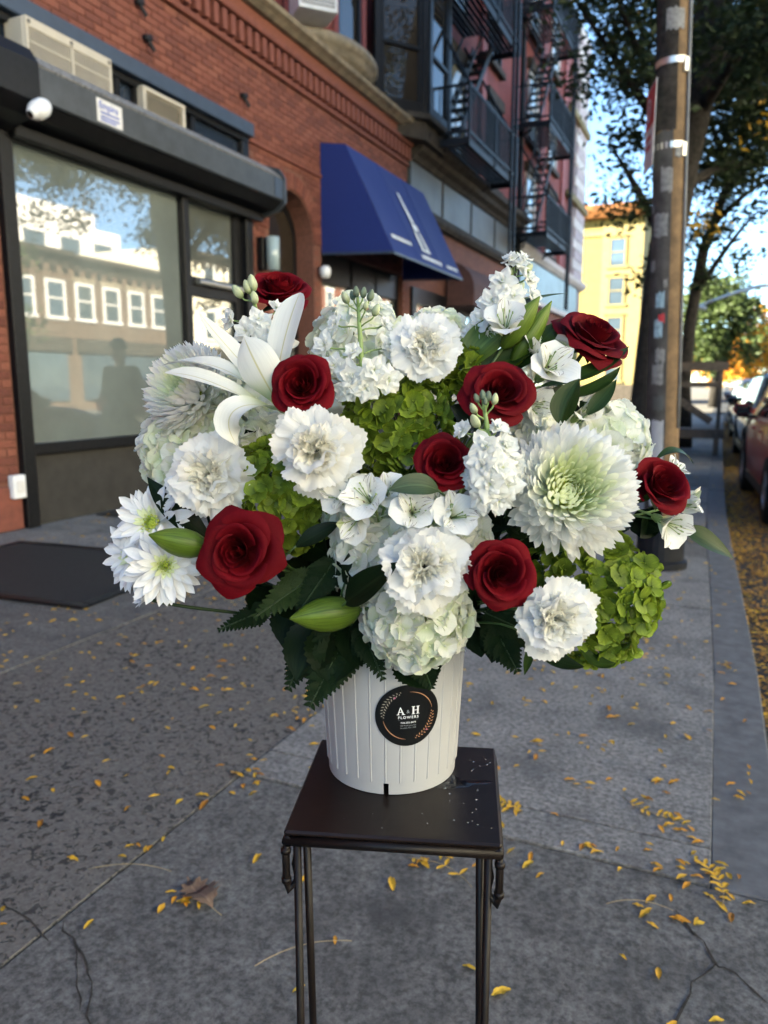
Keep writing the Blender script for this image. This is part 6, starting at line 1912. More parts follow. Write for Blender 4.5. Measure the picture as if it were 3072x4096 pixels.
def stock(label, top, bottom, florets, buds, seed=0, stemw=.0034, fsz=.017):
    """spike between two measured points (u,v,d); florets (u,v,d,(face),scale); buds (u,v,d,size,dark)"""
    T, B = at(*top), at(*bottom); axis = (T - B).normalized()
    o = flower('stock_stem', label, 'stock', Matrix.Translation(B), 'white stock spikes')
    rn = random.Random(seed)
    v, f, uv = tube_vf([B - axis*.015, B, B.lerp(T, .5), T], [stemw, stemw, stemw*.85, stemw*.5], 8); wpart('spike_stem', mesh('spike_stem', v, f, 'stem_pale', True), o)
    for (u, v_, d, face, k) in florets:
        p = at(u, v_, d); nn = facing(*face); M_ = Matrix.Translation(-B) @ frame_at(p, nn, fsz*k, rn.uniform(0, 6.28))
        put('floret', rn.choice(STK), o, M_)
        hit = B + axis * max(0.0, min((T-B).length, (p - B).dot(axis) - .012))
        vv, ff, uu = tube_vf(bez(hit, hit.lerp(p, .4) + axis*.004, p - nn*fsz*k*1.0, p - nn*fsz*k*.3, 5), .0011, 5); wpart('pedicel', mesh('pedicel', vv, ff, 'stem_pale', True), o)
    for (u, v_, d, sz_b, dark) in buds:
        p = at(u, v_, d); hit = B + axis * max(0.0, min((T-B).length, (p - B).dot(axis) - .016)); nn = ((p - hit).normalized() + axis*.9).normalized()
        s_ = sz_b * px(d)
        put('bud', BUDD if dark else BUDL, o, Matrix.Translation(-B) @ frame_at(p - nn*s_*.5, nn, s_, rn.uniform(0, 6)))
        vv, ff, uu = tube_vf(bez(hit, hit + (p-hit)*.5, p - nn*s_*.9, p - nn*s_*.45, 5), .0010, 5); wpart('pedicel', mesh('pedicel', vv, ff, 'stem_pale', True), o)
    stem(o, B - axis*.012, (axis*.35 - CF).normalized(), .0026, 'stem_green')
    return o

# ---- alstroemeria
def al_petal(mat, L, w, open0, open1, tip, seed):
    rn = random.Random(seed); ph = rn.uniform(0, 6)
    pts = [Vector((0, 0, 0))]; n_ = 10
    for j in range(n_):
        a = open0 + (open1 - open0)*(j/(n_-1))**1.3; pts.append(pts[-1] + Vector((math.sin(a), 0, math.cos(a)))*L/n_)
    v = []; uv = []; f = []; nu = 6
    for j, p in enumerate(pts):
        t = j/n_; ww = w*(.22 + .78*math.sin(math.pi/2*min(1, t/.62))) if t < .62 else w*max(.06, math.cos(math.pi/2*((t-.62)/.38)**1.6)**(.6 if tip else .4))
        for i in range(nu+1):
            s = -1 + 2*i/nu; v.append(p + Vector((-.22*ww*s*s*(1-.3*t), s*ww, .10*ww*s*s + .05*math.sin(5*t + ph + s)*t*L*.5*abs(s)))); uv.append(((s+1)/2, t))
    for j in range(n_):
        for i in range(nu): a = j*(nu+1)+i; f.append((a, a+1, a+nu+2, a+nu+1))
    return mesh('petal', v, f, mat, True, uv)
AL_O = [al_petal('alstro_white', 1.0, .36, .25, 1.25 + .1*i, False, 70+i) for i in range(3)]
AL_I = [al_petal('alstro_streak', 1.02, .20, .22, .95 + .1*i, True, 80+i) for i in range(2)]
AL_G = al_petal('alstro_green', 1.0, .26, .2, .9, True, 90)
def alstroemeria(label, u, v, size, d, face, roll=0.0, seed=0, openk=1.0, green=0):
    r_ = size * px(d) * .60
    nrm = facing(*face); pos = at(u, v, d) - nrm * r_ * .55
    o = flower('alstroemeria', label, 'alstroemeria', frame_at(pos, nrm, r_, roll), 'white alstroemeria blooms')
    rn = random.Random(seed)
    for i in range(6):
        a = i*math.pi/3; inner = i % 2
        me = rn.choice(AL_I) if inner else rn.choice(AL_O)
        if i < green*2 and not inner: me = AL_G
        k = rn.uniform(.92, 1.08)
        put('petal', me, o, Matrix.Rotation(a + rn.uniform(-.1, .1), 4, 'Z') @ Matrix.Rotation((openk-1)*.6 + rn.uniform(-.1, .1), 4, 'Y') @ Matrix.Diagonal((k, k, k, 1)))
    for i in range(5):
        a = rn.uniform(0, 6.28); tl = rn.uniform(.1, .45)
        tip = Vector((math.sin(tl)*math.cos(a), math.sin(tl)*math.sin(a), math.cos(tl)))*.75
        put('stamen', MB().tube([(0, 0, .05), tip*.5 + Vector((0, 0, .05)), tip], .012, 5).obox(tip, (.04, .03, .08), Matrix.Identity(3), .01).mesh('stamen', 'stem_pale', True), o, Matrix.Identity(4))
    put('calyx', MB().lathe([(.02, -.30), (.09, -.22), (.13, -.06), (.10, .10), (.05, .16)], 9).mesh('calyx', 'stem_pale', True), o, Matrix.Identity(4))
    stem(o, pos - nrm*r_*.25, nrm, .0016, 'stem_pale')
    return o

# ---- lily
def lily_bud(label, tip, base, wpx, mat='lily_bud', parent=None, name='lily_bud', stalk=True):
    T, B = at(*tip), at(*base); ax_ = (T - B); L = ax_.length; w = wpx*px((tip[2]+base[2])/2)/2
    prof = [(0, .30), (.08, .62), (.25, .92), (.42, 1.0), (.6, .90), (.78, .62), (.92, .26), (1.0, .05)]
    me_v, me_f, me_uv = [], [], []
    q = ax_.normalized().to_track_quat('Z', 'Y').to_matrix()
    mb = MB()
    for k in range(3):      # three sepals wrapped round the bud
        a0 = k*2*math.pi/3 + .5
        def fn(s, t):
            for (a, ra), (b_, rb) in zip(prof[:-1], prof[1:]):
                if a <= t <= b_: rr = ra + (rb-ra)*(t-a)/(b_-a); break
            ang = a0 + s*math.pi/3*1.02
            rr *= 1 + .10*math.cos(s*math.pi*.5)**2 - .05
            return B + q @ Vector((rr*w*math.cos(ang), rr*w*math.sin(ang), t*L))
        mb.add(*grid_vf(fn, 8, 16))
    if parent is None:
        o = flower('lily_bud', label, 'lily bud', Matrix.Translation(B), 'green lily buds'); 
        mb.part('sepals', mat, o, True, True)
        if stalk: stem(o, B, ax_.normalized(), .0022, 'stem_green')
        return o
    return mb.part(name, mat, parent, True, True)

# ---- ferns
def fern(label, base, tip, wpx, mat='fern_green', nrm=(0, .3, 1), n=13, seed=0, droop=.0):
    B, T = at(*base), at(*tip); d = (base[2]+tip[2])/2
    o = flower('leather_fern', label, 'fern', Matrix.Translation(B), 'dark fern fronds round the pot rim')
    nn = facing(*nrm); rn = random.Random(seed)
    path = bez(B, B.lerp(T, .33) + CU*droop, B.lerp(T, .66) + CU*droop, T, 20)
    v, f, uv = tube_vf(path, [.0012]*20 + [.0005], 5); wpart('rachis', mesh('rachis', v, f, 'stem_dark', True), o)
    W = wpx*px(d)/2
    for k in range(n):
        t = .10 + .86*k/(n-1); i = min(19, int(t*20)); p = path[i].lerp(path[i+1], t*20 - i)
        ax_ = (path[i+1] - path[i]).normalized(); side = ax_.cross(nn).normalized()
        L = W * (1.0 - .85*t**1.3) * (1 if t > .15 else .8)
        for s in (-1, 1):
            dr = (side*s + ax_*.75).normalized(); mb = MB()
            tip_ = p + dr*L + nn*rn.uniform(-.2, .1)*L
            pth = [p.lerp(tip_, q) + nn*(.06*L*math.sin(3*q)) for q in np.linspace(0, 1, 15)]
            vv, ff, uu = ribbon(pth, leafw(L*.30, .22), nn + dr*rn.uniform(-.2, .2), .15, 0, 4, 0, k, 0, .32)
            wpart('pinna', mesh('pinna', vv, ff, mat, True, uu), o)
    wpart('rachis', mesh('rachis', *tube_vf([B, B.lerp(THROAT, .5) + Vector((0, 0, .01)), THROAT - Vector((0, 0, .03))], .0013, 5)[:2], 'stem_dark', True), o)
    return o
def broad_leaf(o, base, tip, wpx, mat, nrm=(0, .3, 1), seed=0, bow=.0, serr=.05):
    B, T = at(*base), at(*tip); d = (base[2]+tip[2])/2
    path = bez(B, B.lerp(T, .35) + CU*bow, B.lerp(T, .7) + CU*bow, T, 22)
    v, f, uv = ribbon(path, leafw(wpx*px(d)/2, .42), facing(*nrm), .22, .06, 6, 0, seed, 0, serr)
    return wpart('leaf', mesh('leaf', v, f, mat, True, uv), o)
# ------------------------------------------------------------------ the bouquet
rose('large red rose beside the green lily bud and daisy spray', 514, 1192, 176, .83, (-.12, .05, 1), .4, 3)
rose('red rose tucked against the open white lily', 652, 832, 160, .87, (-.12, .12, 1), 1.7, 1)
rose('red rose between green hydrangea and the budded stock spike', 1082, 846, 160, .88, (.12, .30, 1), 3.0, 0)
rose('red rose facing sideways above long alstroemeria leaves', 1282, 722, 172, .955, (.32, .75, .72), 4.4, 0)
rose('red rose in the middle below the green hydrangea', 962, 1000, 152, .83, (-.05, .22, 1), 2.2, 1)
rose('red rose at the outer edge beside the big chrysanthemum', 1428, 1048, 172, .90, (.25, .40, .9), 1.1, 2)
rose('red rose between two carnations low in the bouquet', 1083, 1238, 176, .81, (.05, .05, 1), 5.2, 1)
rose('red rose half hidden behind the tall lily petal', 602, 626, 168, 1.02, (.12, .72, .65), .9, 1)

carnation('white carnation at the top beside the tall stock spike', 922, 742, 150, .90, (.05, .30, 1), .3, 1)
carnation('white carnation below the rose by the lily', 682, 972, 184, .82, (-.02, .05, 1), 1.3, 2, (1, .99, .97))
carnation('white carnation above the large red rose', 446, 1028, 178, .88, (-.15, -.05, 1), 2.1, 3)
carnation('white carnation in the middle over the low white hydrangea', 918, 1226, 188, .80, (.02, .02, 1), 3.3, 4)
carnation('white carnation on the lower green hydrangea', 1204, 1340, 182, .81, (.08, .0, 1), 4.3, 5)

big_mum('huge white chrysanthemum with a lime green eye', 1238, 1052, 318, .84, (.08, .25, 1), .4, 1, 440)
big_mum('white chrysanthemum half covered by lily petals', 392, 832, 225, .97, (-.60, .35, .8), .9, 2, 400)

SP_ = [(400, 1250, .92), (520, 1300, .95)]
daisy('white daisy chrysanthemum with yellow green eye facing out of the spray', 356, 1222, 172, .875, (.25, .05, 1), .2, 1, st=[(470, 1235, .92), (600, 1270, .98)])
daisy('white daisy chrysanthemum topmost of the spray by the dark leaf', 326, 1128, 188, .925, (-.35, .25, 1), 1.2, 2, st=[(430, 1200, .95), (600, 1270, .98)])
daisy('white daisy chrysanthemum outermost of the spray', 290, 1202, 170, .94, (-.55, .0, .8), 2.2, 3, st=[(400, 1240, .96), (600, 1280, .99)])
daisy('small half open daisy chrysanthemum lowest on the spray', 318, 1292, 62, .93, (-.55, .35, .5), .5, 4, rows=((.75, 14, 1.1), (1.0, 12, 1.0), (1.2, 10, .8)), st=[(430, 1315, .95), (570, 1330, .99)])

hydrangea('white hydrangea head beneath the lily at the outer edge', 388, 985, 222, .985, (-.35, .15, 1), 'white', 90, seed=1)
hydrangea('white hydrangea head behind the lily centre', 500, 905, 210, .985, (-.2, .3, 1), 'white', 80, seed=2)
hydrangea('white hydrangea head crowning the top behind the stock', 772, 700, 205, 1.00, (-.05, .55, .9), 'white', 74, seed=3)
hydrangea('white hydrangea head peeping over the top carnation', 945, 700, 130, 1.0, (.1, .6, .8), 'white', 48, seed=4)
hydrangea('white hydrangea head hanging low over the pot rim', 905, 1345, 238, .86, (0, -.12, 1), 'white', 110, seed=5)
hydrangea('white hydrangea head behind the middle carnation', 812, 1205, 225, .885, (-.1, .1, 1), 'white', 90, seed=6)
hydrangea('white hydrangea head glimpsed under the streaked alstroemeria', 990, 1165, 150, .89, (.1, .1, 1), 'white', 60, seed=16)
hydrangea('white hydrangea head behind the huge chrysanthemum', 1340, 938, 212, .97, (.40, .4, .9), 'white', 86, seed=7)
hydrangea('white hydrangea head between the lily and the half covered chrysanthemum', 478, 862, 165, 1.0, (-.3, .3, 1), 'white', 58, seed=21)
hydrangea('small white hydrangea head at the edge below the half covered chrysanthemum', 338, 958, 140, 1.0, (-.5, .1, .9), 'white', 50, seed=22)
hydrangea('cream hydrangea head in the gap under the upper rose', 1172, 905, 130, .935, (.1, .2, 1), 'white', 46, seed=23)
hydrangea('white hydrangea head under the alstroemeria beside the carnation', 760, 1095, 150, .90, (-.1, .1, 1), 'white', 54, seed=24)
hydrangea('green hydrangea head in the centre under the top carnation', 868, 900, 262, .93, (0, .18, 1), 'green', 150, seed=8, back=.15)
hydrangea('green hydrangea head glimpsed beside the top carnation', 1010, 775, 120, .97, (.2, .45, .9), 'green', 46, seed=9)
hydrangea('green hydrangea head between the two carnations and large rose', 598, 1062, 258, .90, (-.02, .1, 1), 'green', 150, seed=10)
hydrangea('white hydrangea head tucked between rose and hanging lily petal', 575, 945, 120, .95, (-.1, .1, 1), 'white', 44, seed=18)
hydrangea('green hydrangea head bulging at the lower outer side', 1312, 1298, 312, .92, (.18, -.05, 1), 'green', 185, .0145, seed=11, back=.30)

F0 = (0, .2, 1)
stock('white stock spike with green buds standing at the top', (772, 632, .90), (782, 790, .90),
      [(700, 745, .90, (-.6, .3, 1), 1.0), (722, 790, .89, (-.5, 0, 1), 1.05), (842, 745, .91, (.6, .3, .9), .9), (760, 815, .875, (-.2, -.1, 1), 1.15), (808, 800, .87, (.2, -.1, 1), 1.15), (840, 822, .88, (.4, -.3, 1), 1.1), (790, 838, .875, (0, -.4, 1), 1.1), (752, 842, .88, (-.3, -.5, 1), 1.0), (725, 700, .92, (-.8, .4, .6), .8), (830, 700, .92, (.8, .5, .5), .8), (762, 760, .89, (-.3, .4, 1), .8)],
      [(747, 645, .895, 26, False), (770, 632, .89, 22, True), (785, 634, .895, 22, True), (800, 640, .89, 24, True), (812, 672, .89, 26, False), (762, 640, .90, 20, True), (790, 662, .885, 18, False)], 1)
stock('white stock spike with dark green buds before the red rose', (1043, 862, .80), (1062, 985, .82),
      [(1000, 930, .81, (-.7, .5, .7), .8), (1075, 925, .81, (.3, .8, .7), .85), (1050, 965, .80, (-.3, .2, 1), 1.1), (1090, 962, .81, (.6, .2, .9), 1.05), (1042, 1005, .80, (-.4, -.1, 1), 1.15), (1085, 1010, .80, (.4, 0, 1), 1.15), (1058, 1045, .80, (-.1, -.2, 1), 1.2), (1095, 1050, .81, (.4, -.3, 1), 1.1), (1040, 1078, .81, (-.2, -.4, 1), 1.0), (1078, 1082, .81, (.1, -.5, 1), 1.05), (1112, 1000, .825, (.7, 0, .8), 1.0), (1115, 1040, .825, (.7, -.2, .8), 1.0), (1020, 1030, .82, (-.6, 0, .8), 1.0)],
      [(1030, 862, .80, 20, True), (1043, 856, .80, 22, True), (1055, 858, .80, 22, True), (1068, 864, .80, 24, False), (1024, 884, .80, 24, False), (1028, 912, .80, 32, False), (1048, 868, .795, 16, True)], 2)
stock('white stock spike rising highest beside the alstroemeria', (1118, 545, .985), (1080, 690, .985),
      [(1118, 572, .98, (0, .9, .6), 1.0), (1085, 608, .97, (-.4, .4, 1), 1.15), (1140, 600, .98, (.7, .4, .7), 1.05), (1062, 650, .97, (-.5, .3, 1), 1.2), (1110, 640, .965, (.2, .3, 1), 1.2), (1148, 640, .98, (.8, .2, .6), .95), (1040, 690, .975, (-.6, .3, .9), 1.15), (1080, 680, .965, (0, .1, 1), 1.1), (1020, 720, .98, (-.6, .2, .9), 1.0), (1060, 725, .975, (0, -.1, 1), 1.0), (1132, 560, .985, (.5, .8, .5), .8), (1102, 560, .985, (-.5, .8, .5), .8)],
      [(1100, 590, .98, 20, False), (1140, 582, .98, 24, False), (1124, 622, .97, 22, False)], 3)
stock('white stock spike with pale buds above the lily', (538, 612, .97), (572, 740, .98),
      [(498, 690, .97, (-.9, .2, .7), .9), (560, 690, .965, (0, .3, 1), 1.0), (530, 715, .965, (-.4, .1, 1), 1.05), (585, 715, .965, (.2, .2, 1), 1.1), (600, 665, .98, (.5, .7, .5), .8), (560, 740, .965, (-.1, -.1, 1), 1.0), (615, 740, .975, (.4, 0, 1), .95)],
      [(515, 632, .965, 30, False), (535, 622, .965, 28, False), (545, 615, .965, 34, False), (550, 645, .965, 26, False)], 4)

alstroemeria('white alstroemeria bloom opening above the green lily buds', 1092, 690, 143, .925, (-.1, .65, .85), .6, 1)
alstroemeria('white alstroemeria bloom in front of the sideways rose', 1192, 785, 161, .90, (.25, .35, 1), 1.4, 2)
alstroemeria('white alstroemeria bloom half hidden behind the buds', 1160, 745, 109, .95, (.5, .6, .7), 2.4, 3)
alstroemeria('white alstroemeria bloom over the cluster by the carnation below the lily', 790, 1072, 152, .82, (-.25, .35, 1), .3, 4, green=0)
alstroemeria('white alstroemeria bloom drooping above the dark gap', 765, 1130, 134, .83, (-.4, -.45, .9), 2.9, 5, .8, 1)
alstroemeria('white alstroemeria bloom with dark streaks under the greyish leaf', 892, 1100, 143, .82, (.0, .25, 1), 3.4, 6)
alstroemeria('white alstroemeria bloom touching the stock below the central rose', 985, 1110, 152, .825, (.2, .25, 1), 5.0, 7)
alstroemeria('white alstroemeria bloom hanging under the outer rose', 1455, 1140, 134, .90, (.45, -.45, .9), .9, 8)
alstroemeria('white alstroemeria bloom with green tips beyond the outer rose', 1490, 1085, 122, .93, (.85, .25, .5), 2.0, 9, .75, 1)
alstroemeria('white alstroemeria bloom just behind the outer rose', 1462, 1012, 97, .96, (.6, .7, .5), 3.0, 10)
alstroemeria('cream alstroemeria bloom under the upper rose beside the leaves', 1160, 880, 128, .92, (.5, -.3, .9), 1.0, 11, .8)
alstroemeria('white alstroemeria bloom between long leaves and huge chrysanthemum', 1262, 885, 109, .93, (.3, .4, .9), 4.0, 12)

alstroemeria('white alstroemeria bloom nearest the carnation below the lily', 735, 1072, 120, .835, (-.45, .15, 1), 1.9, 13)
alstroemeria('white alstroemeria bloom peeping over the greyish leaf', 838, 1060, 120, .835, (.1, .45, 1), .8, 14)
alstroemeria('white alstroemeria bloom under the stem of the stock', 950, 1088, 110, .835, (.0, .35, 1), 2.6, 15)
# open lily
LB = at(590, 862, .945)
lily = flower('lily', 'open white lily with long curling petals', 'lily', Matrix.Translation(LB), 'lilies')
def lily_petal(pts, wpx, nrm, cup=.30, ruffle=.07, seed=0, peak=.5, twist=0.0):
    P = [at(*p) for p in pts]; path = bez(*P, 22); d = pts[1][2]
    w = wpx*px(d)/2
    def g(t):
        if t < peak: return w*(.35 + .65*math.sin(math.pi/2*t/peak))
        return w*max(.03, math.cos(math.pi/2*((t-peak)/(1-peak))**1.7)**.75)
    v, f, uv = ribbon(path, g, facing(*nrm), cup, ruffle, 8, twist, seed)
    return wpart('petal', mesh('petal', v, f, 'lily_white', True, uv), lily)
lily_petal([(592, 862, .94), (600, 780, .925), (622, 690, .93), (648, 632, .955)], 76, (-.55, .1, 1), .30, .03, 1, .62)
lily_petal([(605, 880, .915), (570, 820, .87), (545, 775, .865), (527, 728, .885)], 96, (-.35, .15, 1), -.25, .04, 2, .45)
lily_petal([(585, 855, .95), (530, 790, .93), (480, 740, .93), (430, 676, .945)], 54, (-.2, .8, .6), .25, .10, 3, .45, .5)
lily_petal([(585, 865, .945), (510, 800, .90), (440, 765, .90), (350, 790, .93)], 66, (-.1, .9, .55), .25, .08, 4, .5, .2)
lily_petal([(590, 885, .93), (520, 860, .88), (440, 800, .875), (354, 806, .90)], 62, (.0, .9, .6), .30, .06, 5, .5)
lily_petal([(612, 893, .92), (540, 850, .84), (455, 880, .84), (512, 962, .865)], 70, (-.15, .75, .7), .30, .05, 6, .5, -.25)
for i, (u, v_) in enumerate(((545, 800), (530, 815), (555, 780))):
    P = bez(LB, LB.lerp(at(u, v_, .91), .4), LB.lerp(at(u, v_, .91), .8), at(u, v_, .905), 6); v, f, uv = tube_vf(P, .0011, 5); wpart('stamen', mesh('stamen', v, f, 'stem_pale', True), lily)
stem(lily, LB, facing(-.5, .2, .8), .003, 'stem_green')
lily_bud('plump green lily bud pointing out above the daisies', (321, 1155, .845), (450, 1184, .86), 64)
lily_bud('plump green lily bud low over the dark fern', (626, 1336, .85), (775, 1318, .88), 78)
lily_bud('long green lily bud leaning beside the highest stock', (1166, 640, .93), (1085, 752, .95), 48)
lily_bud('pale green lily bud pointing out behind the alstroemeria', (1192, 650, .95), (1105, 790, .96), 44)

# long leaves on their own stems
def leaf_stem(label, pts, w, mat, nrm=(0, .5, 1), **k):
    B = at(*pts[0]); o = flower('long_leaf', label, 'leaf', Matrix.Translation(B), 'long leaves between the blooms')
    leaf(o, pts, w, mat, nrm, **k); stem(o, B, (at(*pts[1]) - B).normalized(), .0014, 'stem_green'); return o
leaf_stem('long green leaf sweeping out under the sideways rose', [(1170, 835, .93), (1290, 815, .92), (1359, 748, .95)], 46, 'leaf_green', (.1, .8, .6))
leaf_stem('second long green leaf below the sideways rose', [(1200, 862, .93), (1300, 850, .92), (1340, 792, .94)], 34, 'leaf_green', (.1, .7, .6))
leaf_stem('upright green leaf standing over the huge chrysanthemum', [(1212, 915, .87), (1215, 870, .865), (1252, 818, .875)], 58, 'leaf_green', (-.5, .1, 1), fold=.25)
leaf_stem('narrow green leaf pointing up beside the pole', [(1268, 895, .92), (1300, 865, .92), (1332, 820, .93)], 36, 'leaf_green', (-.3, .3, 1))
leaf_stem('dark leaf rising between alstroemeria and sideways rose', [(1110, 800, .96), (1170, 740, .95), (1214, 690, .97)], 52, 'leaf_green', (-.3, .5, 1))
leaf_stem('dark twisted leaf behind the upright green leaf', [(1190, 900, .93), (1210, 850, .92), (1280, 860, .94)], 70, 'leaf_dark', (0, .3, 1), ruffle=.15)
leaf_stem('thin greyish leaf arching beside the highest stock', [(1092, 690, .98), (1130, 640, .98), (1225, 634, 1.0)], 24, 'leaf_greyish', (0, .9, .5))
leaf_stem('broad bright green leaf behind the top alstroemeria', [(1000, 800, .97), (1050, 720, .96), (1150, 672, .98)], 82, 'leaf_bright', (-.2, .5, 1), fold=.15)
leaf_stem('broad dark leaf under the top alstroemeria', [(1010, 840, .97), (1080, 780, .95), (1170, 745, .96)], 62, 'leaf_green', (-.2, .6, 1), fold=.2)
leaf_stem('thin curling leaf above the outer rose', [(1420, 990, .93), (1455, 960, .93), (1485, 975, .94), (1500, 1008, .95)], 26, 'leaf_green', (.2, .8, .5))
leaf_stem('pointed green leaf drooping at the far outer edge', [(1470, 1140, .92), (1530, 1165, .91), (1584, 1206, .93)], 50, 'leaf_green', (-.1, .6, .8))
leaf_stem('pointed dark leaf between carnation and daisies', [(450, 1160, .93), (370, 1110, .91), (318, 1030, .93)], 58, 'leaf_dark', (.5, .2, .8))
leaf_stem('greyish green leaf under the central rose', [(945, 1058, .82), (900, 1035, .80), (838, 1060, .81)], 52, 'leaf_greyish', (0, .4, 1))
leaf_stem('curved dark leaf in front of the middle carnation', [(748, 1300, .84), (790, 1270, .80), (862, 1214, .79)], 66, 'leaf_dark', (-.3, .3, 1), fold=.2)
leaf_stem('short dark leaf beneath the drooping alstroemeria', [(745, 1260, .88), (770, 1215, .87), (790, 1165, .88)], 48, 'leaf_dark', (0, .2, 1))
leaf_stem('dark leaf crossing the green hydrangea by the large rose', [(640, 1180, .86), (690, 1150, .85), (735, 1128, .86)], 40, 'leaf_dark', (0, .5, 1))
leaf_stem('small green leaf hanging under the lower carnation', [(1150, 1390, .88), (1142, 1420, .88), (1133, 1458, .89)], 20, 'leaf_green')
leaf_stem('olive leaf curling below the lower carnation', [(1150, 1385, .90), (1200, 1440, .89), (1262, 1440, .90)], 60, 'leaf_dark', (0, .8, .5))
leaf_stem('olive leaf under the bulging green hydrangea', [(1255, 1400, .92), (1290, 1445, .91), (1330, 1432, .92)], 46, 'leaf_green', (0, .8, .5))

# ferns and filler foliage
fern('leather fern frond hanging down the front of the pot', (770, 1330, .95), (668, 1528, .90), 175, n=15, seed=1)
fern('leather fern frond pointing at the street from under the rose', (690, 1330, .96), (622, 1492, .93), 130, n=13, seed=2)
fern('leather fern frond dangling beside the low hydrangea', (775, 1340, .93), (828, 1470, .90), 105, n=11, seed=3)
fern('small leather fern frond below the daisy stem', (590, 1310, .96), (470, 1362, .95), 80, n=12, seed=4)
fern('leather fern frond under the low red rose', (1055, 1330, .95), (1118, 1452, .92), 130, n=12, seed=5)
fern('leather fern frond against the lower carnation', (1040, 1320, .95), (1150, 1370, .93), 110, n=11, seed=6)
fern('pale leather fern frond under the large red rose', (690, 1235, .90), (548, 1335, .86), 120, 'fern_light', n=11, seed=7)
fern('leather fern frond beside the pale one under the rose', (730, 1200, .90), (640, 1330, .87), 110, n=11, seed=8)
fern('leather fern frond filling the gap beside the lower lily bud', (760, 1230, .95), (690, 1300, .90), 120, n=11, seed=9)
fern('leather fern frond at the pot rim below the hydrangea', (900, 1400, .92), (932, 1488, .885), 110, n=10, seed=10)
def sprig(label, leaves, mat='leaf_dark', serr=.05):
    B = at(*leaves[0][0]); o = flower('leafy_sprig', label, 'foliage', Matrix.Translation(B), 'dark leafy sprigs inside the bouquet')
    for i, (b_, t_, w, nr) in enumerate(leaves): broad_leaf(o, b_, t_, w, mat, nr, i, .0, serr)
    mb = MB()
    for b_, t_, w, nr in leaves: mb.tube([at(*b_), at(*b_).lerp(THROAT, .6) + Vector((0, 0, .02)), THROAT], .0012, 5)
    mb.part('twig', 'stem_dark', o, True); return o
sprig('dark serrated leaves hanging over the pot below the lily bud', [((700, 1330, .95), (640, 1470, .92), 120, (-.3, .2, 1)), ((730, 1340, .95), (715, 1480, .91), 130, (0, .2, 1)), ((660, 1290, .97), (612, 1400, .95), 110, (-.4, .2, 1)), ((770, 1340, .95), (770, 1440, .92), 100, (.2, .1, 1))])
sprig('dark pointed leaf hanging at the middle of the pot rim', [((880, 1400, .93), (930, 1490, .885), 110, (.1, .1, 1)), ((860, 1390, .94), (840, 1440, .91), 70, (0, .1, 1))])
sprig('dark leaves under the low red rose', [((1040, 1330, .96), (1110, 1440, .94), 90, (.3, .2, 1)), ((1020, 1320, .97), (1040, 1420, .94), 80, (0, .2, 1)), ((1060, 1300, .96), (1160, 1400, .94), 90, (.3, .1, 1)), ((1080, 1340, .96), (1062, 1432, .95), 60, (0, 0, 1))])
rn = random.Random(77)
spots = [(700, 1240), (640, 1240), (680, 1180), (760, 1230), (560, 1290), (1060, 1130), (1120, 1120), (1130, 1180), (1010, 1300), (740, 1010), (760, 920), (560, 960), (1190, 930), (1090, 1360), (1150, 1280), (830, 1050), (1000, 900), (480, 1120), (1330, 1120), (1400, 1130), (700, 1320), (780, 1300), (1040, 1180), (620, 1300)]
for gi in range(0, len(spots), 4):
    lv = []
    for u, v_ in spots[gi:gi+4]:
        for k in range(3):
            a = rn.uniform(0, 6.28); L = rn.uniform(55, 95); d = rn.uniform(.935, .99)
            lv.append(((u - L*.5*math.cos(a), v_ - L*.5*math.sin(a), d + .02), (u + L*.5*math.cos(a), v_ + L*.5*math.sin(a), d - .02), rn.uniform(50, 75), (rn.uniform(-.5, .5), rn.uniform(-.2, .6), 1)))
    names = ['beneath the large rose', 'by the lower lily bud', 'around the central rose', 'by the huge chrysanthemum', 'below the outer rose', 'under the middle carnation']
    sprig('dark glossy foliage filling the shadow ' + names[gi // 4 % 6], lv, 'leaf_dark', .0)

# ------------------------------------------------------------------ fallen leaves
LEAFLET = []
for i in range(6):
    rn = random.Random(100 + i)
    pth = [Vector((-.5 + t, 0, .02 + .10*rn.uniform(.3, 1.5)*math.sin(math.pi*t)**2 + rn.uniform(0, .1)*t*t)) for t in np.linspace(0, 1, 9)]
    v, f, uv = ribbon(pth, leafw(rn.uniform(.15, .19), .45), (0, 0, 1), rn.uniform(.15, .5), .1, 4, rn.uniform(-.4, .4), i)
    LEAFLET.append(mesh('fallen_leaflet', v, f, 'yellow_leaflet', True, uv))
cols = [(1, 1, 1), (1, .92, .8), (1.0, .78, .6), (1, 1.0, 1.0), (.9, .70, .5), (1, 1.08, 1.2), (.55, .40, .45)]
rl = random.Random(1234)
spots = []
def dens(x, y):
    k = 1.0
    if x < -1.42: k = 1.25
    if x > -.45: k = 1.5
    if y < 1.6: k *= .6
    return k
tries = 0
while len(spots) < 205 and tries < 20000:
    tries += 1
    y = 1.1 + 2.7 * rl.random(); x = rl.uniform(-3.5, .17)
    if rl.random() * 1.6 > dens(x, y): continue
    g = Vector((x, y, 0)); fw = -math.sin(YAW)*x + math.cos(YAW)*y; rt = math.cos(YAW)*x + math.sin(YAW)*y
    z_ = fw*math.cos(PITCH) + EYE*math.sin(PITCH); uu_ = (1536 + 3050*rt/z_)/1.8517
    if not (-20 < uu_ < 1680): continue
    spots.append((x, y, rl.uniform(0, 6.28), rl.choice((.022, .030, .034, .038, .042, .050)) * rl.uniform(.9, 1.1)))
